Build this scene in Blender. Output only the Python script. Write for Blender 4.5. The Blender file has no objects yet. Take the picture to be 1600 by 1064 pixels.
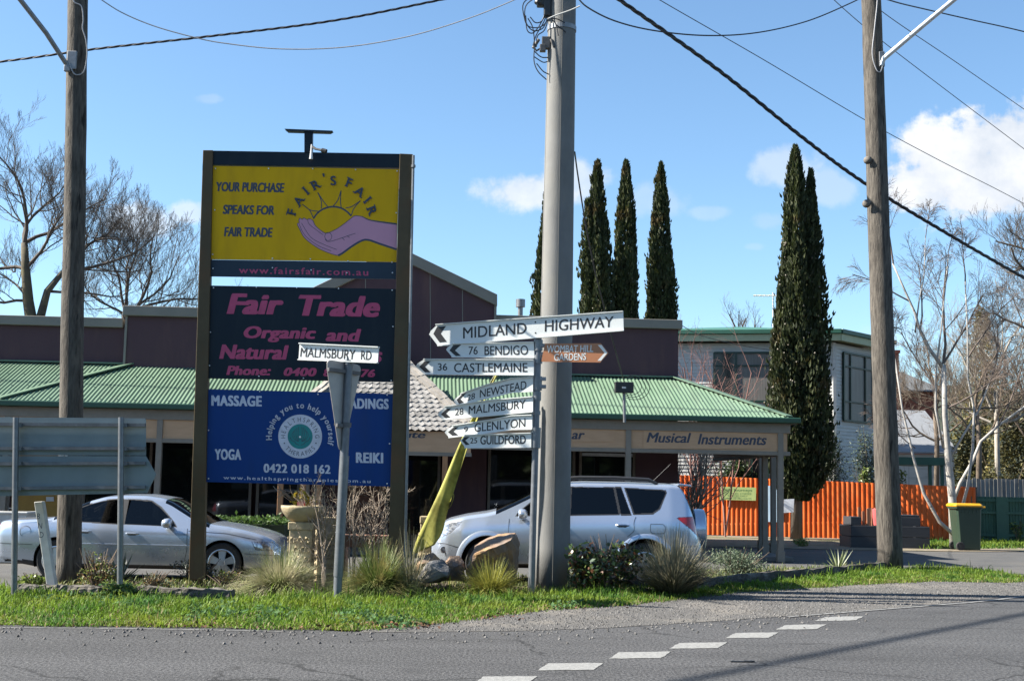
import bpy, math, random
import numpy as np
from mathutils import Vector, Matrix

scene = bpy.context.scene
COL = scene.collection
R_ = math.radians
# ------------------------------------------------------------------ camera
FPX = 2000.0; CAM_H = 1.65
PITCH = math.atan((758 - 532) / FPX); ROLL = R_(1.1)
_F = np.array([0, math.cos(PITCH), math.sin(PITCH)])
_R0 = np.array([1.0, 0, 0]); _U0 = np.array([0, -math.sin(PITCH), math.cos(PITCH)])
_RT = math.cos(ROLL) * _R0 + math.sin(ROLL) * _U0
_UP = -math.sin(ROLL) * _R0 + math.cos(ROLL) * _U0
CAM = np.array([0.0, 0.0, CAM_H])
cam_data = bpy.data.cameras.new("camera")
cam = bpy.data.objects.new("camera", cam_data)
COL.objects.link(cam)
cam_data.sensor_width = 36.0
cam_data.lens = 36.0 * FPX / 1600.0
cam_data.clip_start = 0.1
cam_data.clip_end = 3000
M = Matrix(((_RT[0], _UP[0], -_F[0], CAM[0]), (_RT[1], _UP[1], -_F[1], CAM[1]),
            (_RT[2], _UP[2], -_F[2], CAM[2]), (0, 0, 0, 1)))
cam.matrix_world = M
scene.camera = cam

# ------------------------------------------------------------------ sun, sky, exposure
LIGHT = Vector((1.0, 0.03, -0.84)).normalized()        # direction the sunlight travels
SUN_EL = math.asin(-LIGHT.z)
SUN_AZ = math.atan2(-LIGHT.x, -LIGHT.y)                 # clockwise from +Y
sun_data = bpy.data.lights.new("sun", 'SUN')
sun_data.energy = 5.0
sun_data.angle = R_(0.53)
sun_data.color = (1.0, 0.94, 0.84)
sun = bpy.data.objects.new("sun", sun_data)
COL.objects.link(sun)
sun.rotation_euler = LIGHT.to_track_quat('-Z', 'Y').to_euler()
sun.location = (-30, 10, 40)
scene.view_settings.view_transform = 'Standard'
scene.view_settings.look = 'None'
scene.view_settings.exposure = 1.78
scene.view_settings.gamma = 1.0
scene.cycles.max_bounces = 8
scene.cycles.transparent_max_bounces = 12

def ray(x, y):
    return _F + (x - 800) / FPX * _RT - (y - 532) / FPX * _UP
def P(x, y, Y):
    d = ray(x, y); return Vector(CAM + d * (Y / d[1]))
def G(x, y, z=0.0):
    d = ray(x, y); return Vector(CAM + d * ((z - CAM_H) / d[2]))
def sky_uv(x, y):
    d = ray(x, y); return d[0] / d[1], d[2] / d[1]

world = bpy.data.worlds.new("World")
scene.world = world
world.use_nodes = True
wt = world.node_tree
for n in list(wt.nodes): wt.nodes.remove(n)
def N(tree, typ, **kw):
    n = tree.nodes.new(typ)
    for k, v in kw.items(): setattr(n, k, v)
    return n
class NT:
    """tiny node-graph helper"""
    def __init__(s, tree): s.t = tree
    def val(s, sock, v):
        if hasattr(v, 'is_output') or isinstance(v, bpy.types.NodeSocket): s.t.links.new(v, sock)
        else: sock.default_value = v
    def math(s, op, a, b=0.0, c=0.0, clamp=False):
        n = N(s.t, 'ShaderNodeMath', operation=op, use_clamp=clamp)
        s.val(n.inputs[0], a); s.val(n.inputs[1], b); s.val(n.inputs[2], c)
        return n.outputs[0]
    def noise(s, vec, scale, detail=4.0, rough=0.55, dist=0.0, out='Fac'):
        n = N(s.t, 'ShaderNodeTexNoise')
        if vec is not None: s.t.links.new(vec, n.inputs['Vector'])
        n.inputs['Scale'].default_value = scale; n.inputs['Detail'].default_value = detail
        n.inputs['Roughness'].default_value = rough; n.inputs['Distortion'].default_value = dist
        return n.outputs[out]
    def ramp(s, fac, stops, interp='LINEAR'):
        n = N(s.t, 'ShaderNodeValToRGB')
        n.color_ramp.interpolation = interp
        els = n.color_ramp.elements
        while len(els) < len(stops): els.new(0.5)
        for e, (p, c) in zip(els, stops):
            e.position = p
            e.color = (c, c, c, 1) if isinstance(c, (int, float)) else tuple(c) + (1,) * (4 - len(c))
        s.val(n.inputs[0], fac)
        return n.outputs[0]
    def mix(s, fac, a, b, mode='MIX'):
        n = N(s.t, 'ShaderNodeMix', data_type='RGBA', blend_type=mode)
        s.val(n.inputs[0], fac)
        for i, v in ((6, a), (7, b)):
            if isinstance(v, tuple) and len(v) == 3: v = v + (1,)
            s.val(n.inputs[i], v)
        return n.outputs[2]
    def maprange(s, v, a, b, c=0.0, d=1.0, smooth=False):
        n = N(s.t, 'ShaderNodeMapRange')
        if smooth: n.interpolation_type = 'SMOOTHSTEP'
        s.val(n.inputs[0], v)
        for i, q in enumerate((a, b, c, d)): n.inputs[1 + i].default_value = q
        return n.outputs[0]

w = NT(wt)
sky = N(wt, 'ShaderNodeTexSky')
sky.sky_type = 'NISHITA'
sky.sun_disc = False
sky.sun_elevation = SUN_EL
sky.sun_rotation = SUN_AZ
sky.altitude = 600
sky.air_density = 1.0
sky.dust_density = 0.7
sky.ozone_density = 3.2
SKY_STR = 0.064
bg = N(wt, 'ShaderNodeBackground')
wt.links.new(w.mix(1.0, sky.outputs[0], (0.93, 1.035, 1.03), 'MULTIPLY'), bg.inputs[0])
bg.inputs[1].default_value = SKY_STR
# clouds: real directions in the sky dome (tangent coordinates about north)
tc = N(wt, 'ShaderNodeTexCoord')
sep = N(wt, 'ShaderNodeSeparateXYZ')
wt.links.new(tc.outputs['Generated'], sep.inputs[0])
ysafe = w.math('MAXIMUM', sep.outputs[1], 0.05)
cu = w.math('DIVIDE', sep.outputs[0], ysafe)
cv = w.math('DIVIDE', sep.outputs[2], ysafe)
comb = N(wt, 'ShaderNodeCombineXYZ')
wt.links.new(cu, comb.inputs[0]); wt.links.new(cv, comb.inputs[1])
n1 = w.noise(comb.outputs[0], 22.0, 7.0, 0.58)
n2 = w.noise(comb.outputs[0], 7.0, 3.0, 0.5)
n3_ = w.noise(comb.outputs[0], 75.0, 6.0, 0.6)
nn = w.math('ADD', w.math('MULTIPLY', w.math('SUBTRACT', n3_, 0.5), 0.7), w.math('ADD', w.math('MULTIPLY', w.math('SUBTRACT', n1, 0.5), 1.9), w.math('MULTIPLY', w.math('SUBTRACT', n2, 0.5), 0.8)))
CLOUDS = [  # pixel centre, half sizes (px), strength
    (1510, 266, 130, 76, 1.0), (1590, 232, 120, 84, 1.0), (1450, 290, 70, 42, .95), (1540, 300, 120, 44, 1.0),
    (835, 300, 100, 32, .8), (900, 284, 60, 42, .6),
    (1225, 262, 58, 40, .42), (1290, 292, 55, 30, .30), (1110, 332, 40, 14, .2), (1025, 312, 60, 30, .25),
    (325, 154, 26, 9, .16), (295, 332, 40, 20, .55), (210, 345, 70, 30, .6), (1205, 345, 40, 18, .2), (1395, 520, 60, 20, .15),
    (1180, 385, 20, 8, .15)]
tot = None
for (px, py, a, b, st) in CLOUDS:
    u0, v0 = sky_uv(px, py)
    du = w.math('MULTIPLY', w.math('SUBTRACT', cu, u0), FPX / a)
    dv = w.math('MULTIPLY', w.math('SUBTRACT', cv, v0), FPX / b)
    r2 = w.math('SQRT', w.math('ADD', w.math('MULTIPLY', du, du), w.math('MULTIPLY', dv, dv)))
    m = w.math('ADD', w.math('SUBTRACT', 1.0, r2), nn)
    m = w.maprange(m, -0.15 if st > .9 else -0.1, 0.28 if st > .9 else 0.55, 0.0, st, smooth=True)
    tot = m if tot is None else w.math('MAXIMUM', tot, m)
front = w.maprange(sep.outputs[1], 0.2, 0.4)
tot = w.math('MULTIPLY', tot, front)
cshade = w.ramp(w.math('ADD', w.math('MULTIPLY', n1, 0.75), w.math('MULTIPLY', n2, 0.35)),
                [(0.38, (0.62, 0.69, 0.80)), (0.62, (0.90, 0.92, 0.95))])
bg2 = N(wt, 'ShaderNodeBackground')
wt.links.new(cshade, bg2.inputs[0])
bg2.inputs[1].default_value = 0.33
mixs = N(wt, 'ShaderNodeMixShader')
wt.links.new(tot, mixs.inputs[0]); wt.links.new(bg.outputs[0], mixs.inputs[1]); wt.links.new(bg2.outputs[0], mixs.inputs[2])
wo = N(wt, 'ShaderNodeOutputWorld')
wt.links.new(mixs.outputs[0], wo.inputs[0])

# ------------------------------------------------------------------ materials
MATS = {}
def mat(name, c1, c2=None, scale=6.0, rough=0.7, rough2=None, bump=0.0, bscale=None, stretch=(1, 1, 1), metal=0.0, spec=0.5,
        c3=None, s3=1.0, detail=5.0, lo=0.35, hi=0.65, dist=0.0, coat=0.0, island=0.0, trans=0.0, lo3=0.5, hi3=0.68):
    if name in MATS: return MATS[name]
    m = bpy.data.materials.new(name); m.use_nodes = True
    t = m.node_tree; q = NT(t)
    bs = t.nodes['Principled BSDF']
    tcn = N(t, 'ShaderNodeTexCoord')
    mp = N(t, 'ShaderNodeMapping'); mp.inputs['Scale'].default_value = stretch
    t.links.new(tcn.outputs['Object'], mp.inputs[0])
    vec = mp.outputs[0]
    if c2 is None: c2 = tuple(x * 0.82 for x in c1)
    nz = q.noise(vec, scale, detail, 0.6, dist)
    colr = q.mix(q.ramp(nz, [(lo, 0.0), (hi, 1.0)]), c1, c2)
    if c3 is not None:
        n3 = q.noise(vec, s3, 4.0, 0.6)
        colr = q.mix(q.ramp(n3, [(lo3, 0.0), (hi3, 1.0)]), colr, c3)
    if island:
        geo = N(t, 'ShaderNodeNewGeometry')
        f = q.maprange(geo.outputs['Random Per Island'], 0, 1, 1 - island, 1 + island)
        mul = N(t, 'ShaderNodeVectorMath', operation='SCALE')
        t.links.new(colr, mul.inputs[0]); t.links.new(f, mul.inputs['Scale'])
        colr = mul.outputs[0]
    t.links.new(colr, bs.inputs['Base Color'])
    bs.inputs['Roughness'].default_value = rough
    if rough2 is not None:
        t.links.new(q.maprange(nz, 0.3, 0.7, rough, rough2), bs.inputs['Roughness'])
    bs.inputs['Metallic'].default_value = metal
    bs.inputs['Specular IOR Level'].default_value = spec
    if coat:
        bs.inputs['Coat Weight'].default_value = coat; bs.inputs['Coat Roughness'].default_value = 0.06
    if bump:
        bn = N(t, 'ShaderNodeBump'); bn.inputs['Strength'].default_value = bump
        bn.inputs['Distance'].default_value = 0.02
        t.links.new(q.noise(vec, bscale or scale * 3, 6.0, 0.65), bn.inputs['Height'])
        t.links.new(bn.outputs[0], bs.inputs['Normal'])
    if trans:
        tr = N(t, 'ShaderNodeBsdfTranslucent'); t.links.new(colr, tr.inputs[0])
        mx = N(t, 'ShaderNodeMixShader'); mx.inputs[0].default_value = trans
        out = t.nodes['Material Output']
        t.links.new(bs.outputs[0], mx.inputs[1]); t.links.new(tr.outputs[0], mx.inputs[2])
        t.links.new(mx.outputs[0], out.inputs[0])
    MATS[name] = m
    return m

def glass_mat(name, tint=(0.10, 0.12, 0.12), amt=0.9):
    m = bpy.data.materials.new(name); m.use_nodes = True
    t = m.node_tree; q = NT(t)
    for n in list(t.nodes): t.nodes.remove(n)
    tr = N(t, 'ShaderNodeBsdfTransparent'); tr.inputs[0].default_value = tint + (1,)
    gl = N(t, 'ShaderNodeBsdfGlossy'); gl.inputs['Roughness'].default_value = 0.02
    gl.inputs[0].default_value = (amt, amt, amt, 1)
    fr = N(t, 'ShaderNodeFresnel'); fr.inputs[0].default_value = 1.5
    mx = N(t, 'ShaderNodeMixShader')
    t.links.new(fr.outputs[0], mx.inputs[0]); t.links.new(tr.outputs[0], mx.inputs[1]); t.links.new(gl.outputs[0], mx.inputs[2])
    o = N(t, 'ShaderNodeOutputMaterial'); t.links.new(mx.outputs[0], o.inputs[0])
    MATS[name] = m
    return m

# ------------------------------------------------------------------ object helpers
ORG = {}
def _tag(o, label=None, cat=None, group=None, kind=None):
    if label: o['label'] = label
    if cat: o['category'] = cat
    if group: o['group'] = group
    if kind: o['kind'] = kind
    return o
def thing(name, label, cat, loc=(0, 0, 0), group=None, rz=0.0):
    o = bpy.data.objects.new(name, None); COL.objects.link(o)
    o.location = loc; o.rotation_euler = (0, 0, rz); o.empty_display_size = 0.2
    ORG[o] = Vector((0, 0, 0)) if rz else Vector(loc)
    return _tag(o, label, cat, group)

class MB:
    def __init__(s): s.v = []; s.f = []; s.mi = []; s.cuts = []
    def cut(s): s.cuts.append((len(s.v), len(s.f)))
    def add(s, verts, faces, mi=0):
        b = len(s.v)
        s.v.extend([tuple(p) for p in verts])
        s.f.extend([tuple(b + i for i in f) for f in faces])
        s.mi.extend([mi] * len(faces))
        return s
    def box(s, c, size, ax=None, mi=0):
        c = Vector(c); hx, hy, hz = (q / 2 for q in size)
        if ax is None: ax = (Vector((1, 0, 0)), Vector((0, 1, 0)), Vector((0, 0, 1)))
        vs = [c + ax[0] * (i * hx) + ax[1] * (j * hy) + ax[2] * (k * hz) for i in (-1, 1) for j in (-1, 1) for k in (-1, 1)]
        s.add(vs, [(0, 1, 3, 2), (4, 6, 7, 5), (0, 4, 5, 1), (2, 3, 7, 6), (0, 2, 6, 4), (1, 5, 7, 3)], mi)
        return s
    def bar(s, a, b, wd, th, up=(0, 0, 1), mi=0):
        a, b = Vector(a), Vector(b); d = b - a; L = d.length; d.normalize()
        u = Vector(up); sd = d.cross(u); sd.normalize(); u2 = sd.cross(d)
        return s.box((a + b) / 2, (L, wd, th), (d, sd, u2), mi)
    def tube(s, pts, r, n=8, cap=True, mi=0, noise=0.0, rnd=None):
        pts = [Vector(p) for p in pts]
        k = len(pts); rr = r if isinstance(r, (list, tuple)) else [r] * k
        ref = None; rings = []
        for i in range(k):
            d = (pts[min(i + 1, k - 1)] - pts[max(i - 1, 0)])
            if d.length < 1e-9: d = Vector((0, 0, 1))
            d.normalize()
            if ref is None:
                ref = Vector((1, 0, 0)) if abs(d.x) < 0.8 else Vector((0, 1, 0))
            e1 = (ref - d * ref.dot(d)); e1.normalize(); e2 = d.cross(e1); ref = e1
            ring = []
            for j in range(n):
                a = 2 * math.pi * j / n
                q = rr[i] * (1 + (noise * (rnd.random() - .5) if noise else 0))
                ring.append(pts[i] + (e1 * math.cos(a) + e2 * math.sin(a)) * q)
            rings.append(ring)
        vs = [p for rg in rings for p in rg]
        fs = []
        for i in range(k - 1):
            for j in range(n):
                j2 = (j + 1) % n
                fs.append((i * n + j, i * n + j2, (i + 1) * n + j2, (i + 1) * n + j))
        if cap:
            fs.append(tuple(range(n - 1, -1, -1))); fs.append(tuple((k - 1) * n + j for j in range(n)))
        return s.add(vs, fs, mi)
    def prism(s, poly, vec, mi=0):
        poly = [Vector(p) for p in poly]; vec = Vector(vec); n = len(poly)
        vs = poly + [p + vec for p in poly]
        fs = [tuple(range(n)), tuple(range(2 * n - 1, n - 1, -1))]
        fs += [(i, i + n, (i + 1) % n + n, (i + 1) % n) for i in range(n)]
        return s.add(vs, fs, mi)
    def quad(s, a, b, c, d, mi=0): return s.add([a, b, c, d], [(0, 1, 2, 3)], mi)
    def lathe(s, c, prof, n=24, axis='z', mi=0):
        c = Vector(c); vs = []; fs = []; k = len(prof)
        for (r, h) in prof:
            for j in range(n):
                a = 2 * math.pi * j / n
                if axis == 'z': vs.append(c + Vector((r * math.cos(a), r * math.sin(a), h)))
                else: vs.append(c + Vector((r * math.cos(a), h, r * math.sin(a))))
        for i in range(k - 1):
            for j in range(n):
                j2 = (j + 1) % n
                fs.append((i * n + j, i * n + j2, (i + 1) * n + j2, (i + 1) * n + j))
        return s.add(vs, fs, mi)
    def build(s, name, mats, parent=None, smooth=False, bevel=0.0, angle=40, subsurf=0):
        me = bpy.data.meshes.new(name)
        off = ORG.get(parent, Vector((0, 0, 0))) if parent else Vector((0, 0, 0))
        if off.length > 0:
            arr = np.array(s.v, dtype=float) - np.array(off)
            vs = arr.tolist()
        else: vs = [tuple(p) for p in s.v]
        me.from_pydata(vs, [], s.f)
        if not isinstance(mats, (list, tuple)): mats = [mats]
        for m in mats: me.materials.append(m)
        if any(s.mi): me.polygons.foreach_set('material_index', s.mi)
        me.update()
        o = bpy.data.objects.new(name, me); COL.objects.link(o)
        if parent: o.parent = parent
        ORG[o] = off
        if smooth:
            me.polygons.foreach_set('use_smooth', [True] * len(me.polygons))
            if smooth != 'all':
                try: me.set_sharp_from_angle(angle=R_(angle))
                except Exception: pass
        if bevel:
            b = o.modifiers.new('bevel', 'BEVEL'); b.width = bevel; b.segments = 2; b.limit_method = 'ANGLE'; b.angle_limit = R_(40)
        if subsurf:
            b = o.modifiers.new('sub', 'SUBSURF'); b.levels = subsurf; b.render_levels = subsurf
        return o

def build_pieces(mb, name, mats, parent):
    """one object for each line of lettering"""
    cuts = sorted(set([(0, 0)] + mb.cuts + [(len(mb.v), len(mb.f))])); out = []
    for (v0, f0), (v1, f1) in zip(cuts[:-1], cuts[1:]):
        if f1 == f0: continue
        q = MB(); q.v = mb.v[v0:v1]; q.f = [tuple(i - v0 for i in f) for f in mb.f[f0:f1]]; q.mi = mb.mi[f0:f1]
        out.append(q.build(name, mats, parent))
    return out

class Plane:
    """a real plane in the world; at() finds where a sight line meets it"""
    def __init__(s, pt, ang=0.0):      # ang>0: right end nearer to the road
        s.p = Vector(pt); s.n = Vector((-math.sin(R_(ang)), -math.cos(R_(ang)), 0))
    def at(s, x, y, off=0.0):
        d = Vector(ray(x, y)); p0 = s.p + s.n * off - Vector(CAM)
        return Vector(CAM) + d * (p0.dot(s.n) / d.dot(s.n))
    def poly(s, pts, off=0.0): return [s.at(x, y, off) for x, y in pts]
def panel(mb, pl, pts, off=0.0, th=0.02, mi=0):
    mb.prism(pl.poly(pts, off), -pl.n * th, mi)

# ------------------------------------------------------------------ lettering
_tc = {}
def glyphs(body, bold=0.0, track=1.0):
    """flat letter outlines; bold = several shifted layers, each a hair proud of the last"""
    k = (body, bold, track)
    if k in _tc: return _tc[k]
    cu_ = bpy.data.curves.new('t', 'FONT'); cu_.body = body; cu_.size = 1.0; cu_.resolution_u = 4; cu_.space_character = track
    o = bpy.data.objects.new('t', cu_); COL.objects.link(o)
    me = bpy.data.meshes.new_from_object(o)
    v = np.array([p.co[:2] for p in me.vertices]); f = [tuple(p.vertices) for p in me.polygons]
    bpy.data.objects.remove(o); bpy.data.curves.remove(cu_); bpy.data.meshes.remove(me)
    v = np.concatenate([v, np.zeros((len(v), 1))], 1)
    if bold:
        sh_ = [(-1 + 2 * i / 8, (.35 if i % 2 else -.35)) for i in range(9)]
        n0 = len(v); vv = []; ff = []
        for i, (a, b) in enumerate(sh_):
            vv.append(v + np.array([a * bold, b * bold, i])); ff += [tuple(q + i * n0 for q in t) for t in f]
        v = np.concatenate(vv); f = ff
    _tc[k] = (v, f); return v, f
LAYER = 0.00012; PAINT = 0.25
def text_quad(mb, pl, body, tl, tr, br, bl, bold=0.0, shear=0.0, off=0.006, mi=0, track=1.0):
    v, f = glyphs(body, bold, track)
    zz = v[:, 2]; v = v[:, :2]
    mb.cut()
    lo, hi = v.min(0), v.max(0)
    uv = (v - lo) / (hi - lo)
    asp = (hi - lo)[1] / (hi - lo)[0]
    if shear:
        x = uv[:, 0] + shear * asp * uv[:, 1]
        uv[:, 0] = (x - x.min()) / (x.max() - x.min())
    T = [np.array(q, float) for q in (tl, tr, br, bl)]
    out = []
    for (u, t), z_ in zip(uv, zz):
        p = (T[3] * (1 - u) + T[2] * u) * (1 - t) + (T[0] * (1 - u) + T[1] * u) * t
        out.append(pl.at(p[0], p[1], off * PAINT + z_ * LAYER))
    mb.add(out, f, mi)
def text_rect(mb, pl, body, x0, y0, x1, y1, slope=0.0, **kw):
    d = (x1 - x0) * slope
    text_quad(mb, pl, body, (x0, y0), (x1, y0 + d), (x1, y1 + d), (x0, y1), **kw)
def text_char(mb, pl, ch, cx, cy, h, rot, wscale=1.0, bold=0.0, off=0.006, serif=False, mi=0, cap=0.72, base=True):
    """one character centred on a pixel, rot = clockwise degrees"""
    v, f = glyphs(ch, bold)
    v = v.copy()
    v[:, 0] -= (v[:, 0].max() + v[:, 0].min()) / 2
    if base: v[:, 1] -= cap / 2
    else: v[:, 1] -= (v[:, 1].max() + v[:, 1].min()) / 2
    v *= h / cap; v[:, 0] *= wscale
    a = R_(rot); c, s_ = math.cos(a), math.sin(a)
    def T(q): return (cx + q[0] * c + q[1] * s_, cy + q[0] * s_ - q[1] * c)
    mb.add([pl.at(*T(q[:2]), off * PAINT + q[2] * LAYER) for q in v], f, mi)
    if serif:
        hw = v[:, 0].max(); bars = []
        lw = h * 0.09; L = h * 0.36
        if ch in 'AR': bars = [(-hw + h * .07, -h / 2), (hw - h * .07, -h / 2)]
        if ch == 'F': bars = [(-hw + h * .09, -h / 2), (-hw + h * .04, h / 2 - lw)]
        if ch == 'I': bars = [(0, -h / 2), (0, h / 2 - lw)]
        if ch == 'R': bars.append((-hw + h * .04, h / 2 - lw))
        for bx, by in bars:
            mb.add([pl.at(*T(q), off * PAINT + .0015) for q in ((bx - L / 2, by), (bx + L / 2, by), (bx + L / 2, by + lw), (bx - L / 2, by + lw))], [(0, 1, 2, 3)], mi)
def stroke(mb, pl, pts, wd, off=0.007, mi=0):
    """painted line of pixel width wd (number or per-point list)"""
    P_ = [np.array(p, float) for p in pts]; n = len(P_)
    ww = wd if isinstance(wd, (list, tuple)) else [wd] * n
    L = []; Rr = []
    for i in range(n):
        d = P_[min(i + 1, n - 1)] - P_[max(i - 1, 0)]; d = d / (np.linalg.norm(d) + 1e-9)
        nn_ = np.array([-d[1], d[0]]) * ww[i] / 2
        L.append(P_[i] + nn_); Rr.append(P_[i] - nn_)
    vs = [pl.at(*q, off * PAINT) for q in L] + [pl.at(*q, off * PAINT) for q in Rr]
    mb.add(vs, [(i, i + 1, n + i + 1, n + i) for i in range(n - 1)], mi)
def spline(pts, k=8):
    P_ = [np.array(p, float) for p in pts]
    P_ = [2 * P_[0] - P_[1]] + P_ + [2 * P_[-1] - P_[-2]]
    out = []
    for i in range(1, len(P_) - 2):
        a, b, c, d = P_[i - 1:i + 3]
        for j in range(k):
            t = j / k
            out.append(0.5 * ((2 * b) + (-a + c) * t + (2 * a - 5 * b + 4 * c - d) * t * t + (-a + 3 * b - 3 * c + d) * t ** 3))
    out.append(P_[-2]); return out
def disc(mb, pl, cx, cy, r, off, n=40, mi=0, r0=0.0):
    off *= PAINT
    if r0:
        vs = [pl.at(cx + q * math.cos(2 * math.pi * i / n), cy + q * math.sin(2 * math.pi * i / n), off) for q in (r0, r) for i in range(n)]
        mb.add(vs, [(i, (i + 1) % n, n + (i + 1) % n, n + i) for i in range(n)], mi)
    else:
        mb.add([pl.at(cx + r * math.cos(2 * math.pi * i / n), cy + r * math.sin(2 * math.pi * i / n), off) for i in range(n)], [tuple(range(n))], mi)

def in_poly(px, py, poly):
    """vectorised point in polygon"""
    px = np.asarray(px); py = np.asarray(py); c = np.zeros(px.shape, bool)
    n = len(poly); j = n - 1
    for i in range(n):
        xi, yi = poly[i][0], poly[i][1]; xj, yj = poly[j][0], poly[j][1]
        cond = ((yi > py) != (yj > py)) & (px < (xj - xi) * (py - yi) / (yj - yi + 1e-12) + xi)
        c ^= cond; j = i
    return c
# ================================================================== ground, road, verge
m_ground = mat('old_asphalt', (0.0693, 0.0672, 0.06384), (0.0483, 0.0483, 0.0483), scale=1.2, rough=0.9, bump=0.5, bscale=60, c3=(0.084, 0.0777, 0.0693), s3=0.25)
def road_material():
    m = bpy.data.materials.new('road_asphalt'); m.use_nodes = True; t = m.node_tree; q = NT(t); b = t.nodes['Principled BSDF']
    tcn = N(t, 'ShaderNodeTexCoord'); v = tcn.outputs['Object']
    def stretched(sx, sy, rz=0):
        mp = N(t, 'ShaderNodeMapping'); mp.inputs['Scale'].default_value = (sx, sy, 1); mp.inputs['Rotation'].default_value = (0, 0, rz); t.links.new(v, mp.inputs[0]); return mp.outputs[0]
    grain = q.noise(stretched(1, .55), 36, 3, .75)                    # seal chippings
    colr = q.mix(q.ramp(grain, [(.40, 0), (.60, 1)]), (.022, .022, .023), (.066, .066, .067))
    vor = N(t, 'ShaderNodeTexVoronoi'); vor.inputs['Scale'].default_value = 26; t.links.new(stretched(1, .6), vor.inputs['Vector'])
    colr = q.mix(q.math('MULTIPLY', q.ramp(vor.outputs['Distance'], [(.10, 1), (.22, 0)]), q.ramp(q.noise(v, 9, 2), [(.5, 0), (.62, .8)])), colr, (.12, .118, .112))
    wob = N(t, 'ShaderNodeVectorMath', operation='ADD'); t.links.new(v, wob.inputs[0])
    wn = N(t, 'ShaderNodeVectorMath', operation='SCALE'); t.links.new(q.noise(v, 2.2, 5, .6, out='Color'), wn.inputs[0]); wn.inputs['Scale'].default_value = .55; t.links.new(wn.outputs[0], wob.inputs[1])
    ve = N(t, 'ShaderNodeTexVoronoi', feature='DISTANCE_TO_EDGE'); ve.inputs['Scale'].default_value = .42; t.links.new(wob.outputs[0], ve.inputs['Vector'])
    crack = q.math('MULTIPLY', q.ramp(ve.outputs['Distance'], [(.004, 1), (.014, 0)]), q.ramp(q.noise(v, .35, 3, .5), [(.46, 0), (.56, .85)]))
    colr = q.mix(crack, colr, (.012, .012, .012))
    stain = q.math('MULTIPLY', q.ramp(q.noise(v, .8, 4, .65), [(.58, 0), (.72, .6)]), 1.0)
    colr = q.mix(stain, colr, (.026, .026, .027))
    lanes = q.noise(stretched(.10, .9, R_(-8)), 1.1, 3, .5)             # worn wheel paths along the road
    patch = q.noise(v, .45, 4, .6)
    f = q.math('ADD', q.maprange(lanes, .3, .7, .95, 1.42), q.maprange(patch, .3, .7, -.12, .12))
    mul = N(t, 'ShaderNodeVectorMath', operation='SCALE'); t.links.new(colr, mul.inputs[0]); t.links.new(f, mul.inputs['Scale'])
    t.links.new(mul.outputs[0], b.inputs['Base Color']); b.inputs['Roughness'].default_value = .85; b.inputs['Specular IOR Level'].default_value = .3
    bn = N(t, 'ShaderNodeBump'); bn.inputs['Strength'].default_value = .8; bn.inputs['Distance'].default_value = .02
    t.links.new(grain, bn.inputs['Height']); t.links.new(bn.outputs[0], b.inputs['Normal'])
    MATS['road_asphalt'] = m; return m
m_road = road_material()
m_gravel_bed = mat('gravel_bed', (0.1028, 0.09817, 0.09121), (0.04909, 0.04675, 0.04535), scale=26, rough=0.95, bump=1.0, bscale=45, detail=8, c3=(0.1496, 0.1356, 0.1169), s3=0.8)
m_soil = mat('verge_soil', (0.0595, 0.07, 0.021), (0.091, 0.077, 0.042), scale=5, rough=1.0, bump=0.8, bscale=30)
m_bed = mat('garden_soil', (0.063, 0.0455, 0.0315), (0.112, 0.0875, 0.063), scale=7, rough=1.0, bump=1.0, bscale=30)
m_paint = mat('road_paint', (0.2066, 0.2066, 0.1989), (0.09945, 0.09945, 0.09792), scale=22, rough=0.8, lo=0.45, hi=0.75, bump=0.3, bscale=80, detail=8)
m_paint_worn = mat('worn_road_paint', (0.20, 0.20, 0.195), (0.09, 0.09, 0.09), scale=14, rough=.85, lo=.4, hi=.6, detail=8)
m_straw = mat('dry_straw', (0.24, 0.20, 0.09), (0.15, 0.13, 0.05), scale=1.5, rough=.7, island=.35, trans=.35)
m_grass = mat('grass_blades', (0.088, 0.175, 0.018), (0.165, 0.215, 0.026), scale=0.9, rough=0.6, spec=.3, island=0.4, trans=0.45, c3=(0.045, 0.125, 0.026), s3=1.6)
m_hill = mat('hill_trees', (0.0176, 0.028, 0.0176), (0.04, 0.048, 0.032), scale=0.05, rough=1.0)

def sheet(name, pts, z, m):
    mb = MB(); mb.add([(p[0], p[1], z) for p in pts], [tuple(range(len(pts)))])
    o = mb.build(name, m); o['kind'] = 'structure'; return o
def g2(x, y): p = G(x, y); return (p.x, p.y)

mb = MB(); mb.add([(-900, -900, -0.012), (900, -900, -0.012), (900, 900, -0.012), (-900, 900, -0.012)], [(0, 1, 2, 3)])
mb.build('ground', m_ground)['kind'] = 'structure'
ROAD_EDGE = [(-700, 962), (-200, 976), (0, 979), (300, 983), (560, 988), (800, 986), (950, 981), (1150, 968), (1300, 957), (1450, 945), (1600, 930), (1750, 908)]
re_w = [g2(*p) for p in ROAD_EDGE]
sheet('road', [(-70, re_w[0][1] + .8)] + [(a_, b_ + (.8 if a_ < -2.4 else 0)) for a_, b_ in re_w] + [(70, 34), (70, -50), (-70, -50)], 0.0, m_road)
GR_TOP = [(600, 972), (700, 960), (860, 945), (1000, 932), (1150, 920), (1300, 910), (1450, 901), (1600, 897), (1750, 888)]
sheet('gravel_shoulder', [g2(*p) for p in ROAD_EDGE[4:]] + [g2(*p) for p in GR_TOP[::-1]], 0.004, m_gravel_bed)
GRASS_LOW = [(-620, 961), (-160, 973), (0, 976), (300, 980), (540, 985), (640, 980), (700, 972), (830, 955), (1000, 944), (1150, 926), (1300, 916), (1450, 908), (1570, 910), (1600, 908)]
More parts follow.
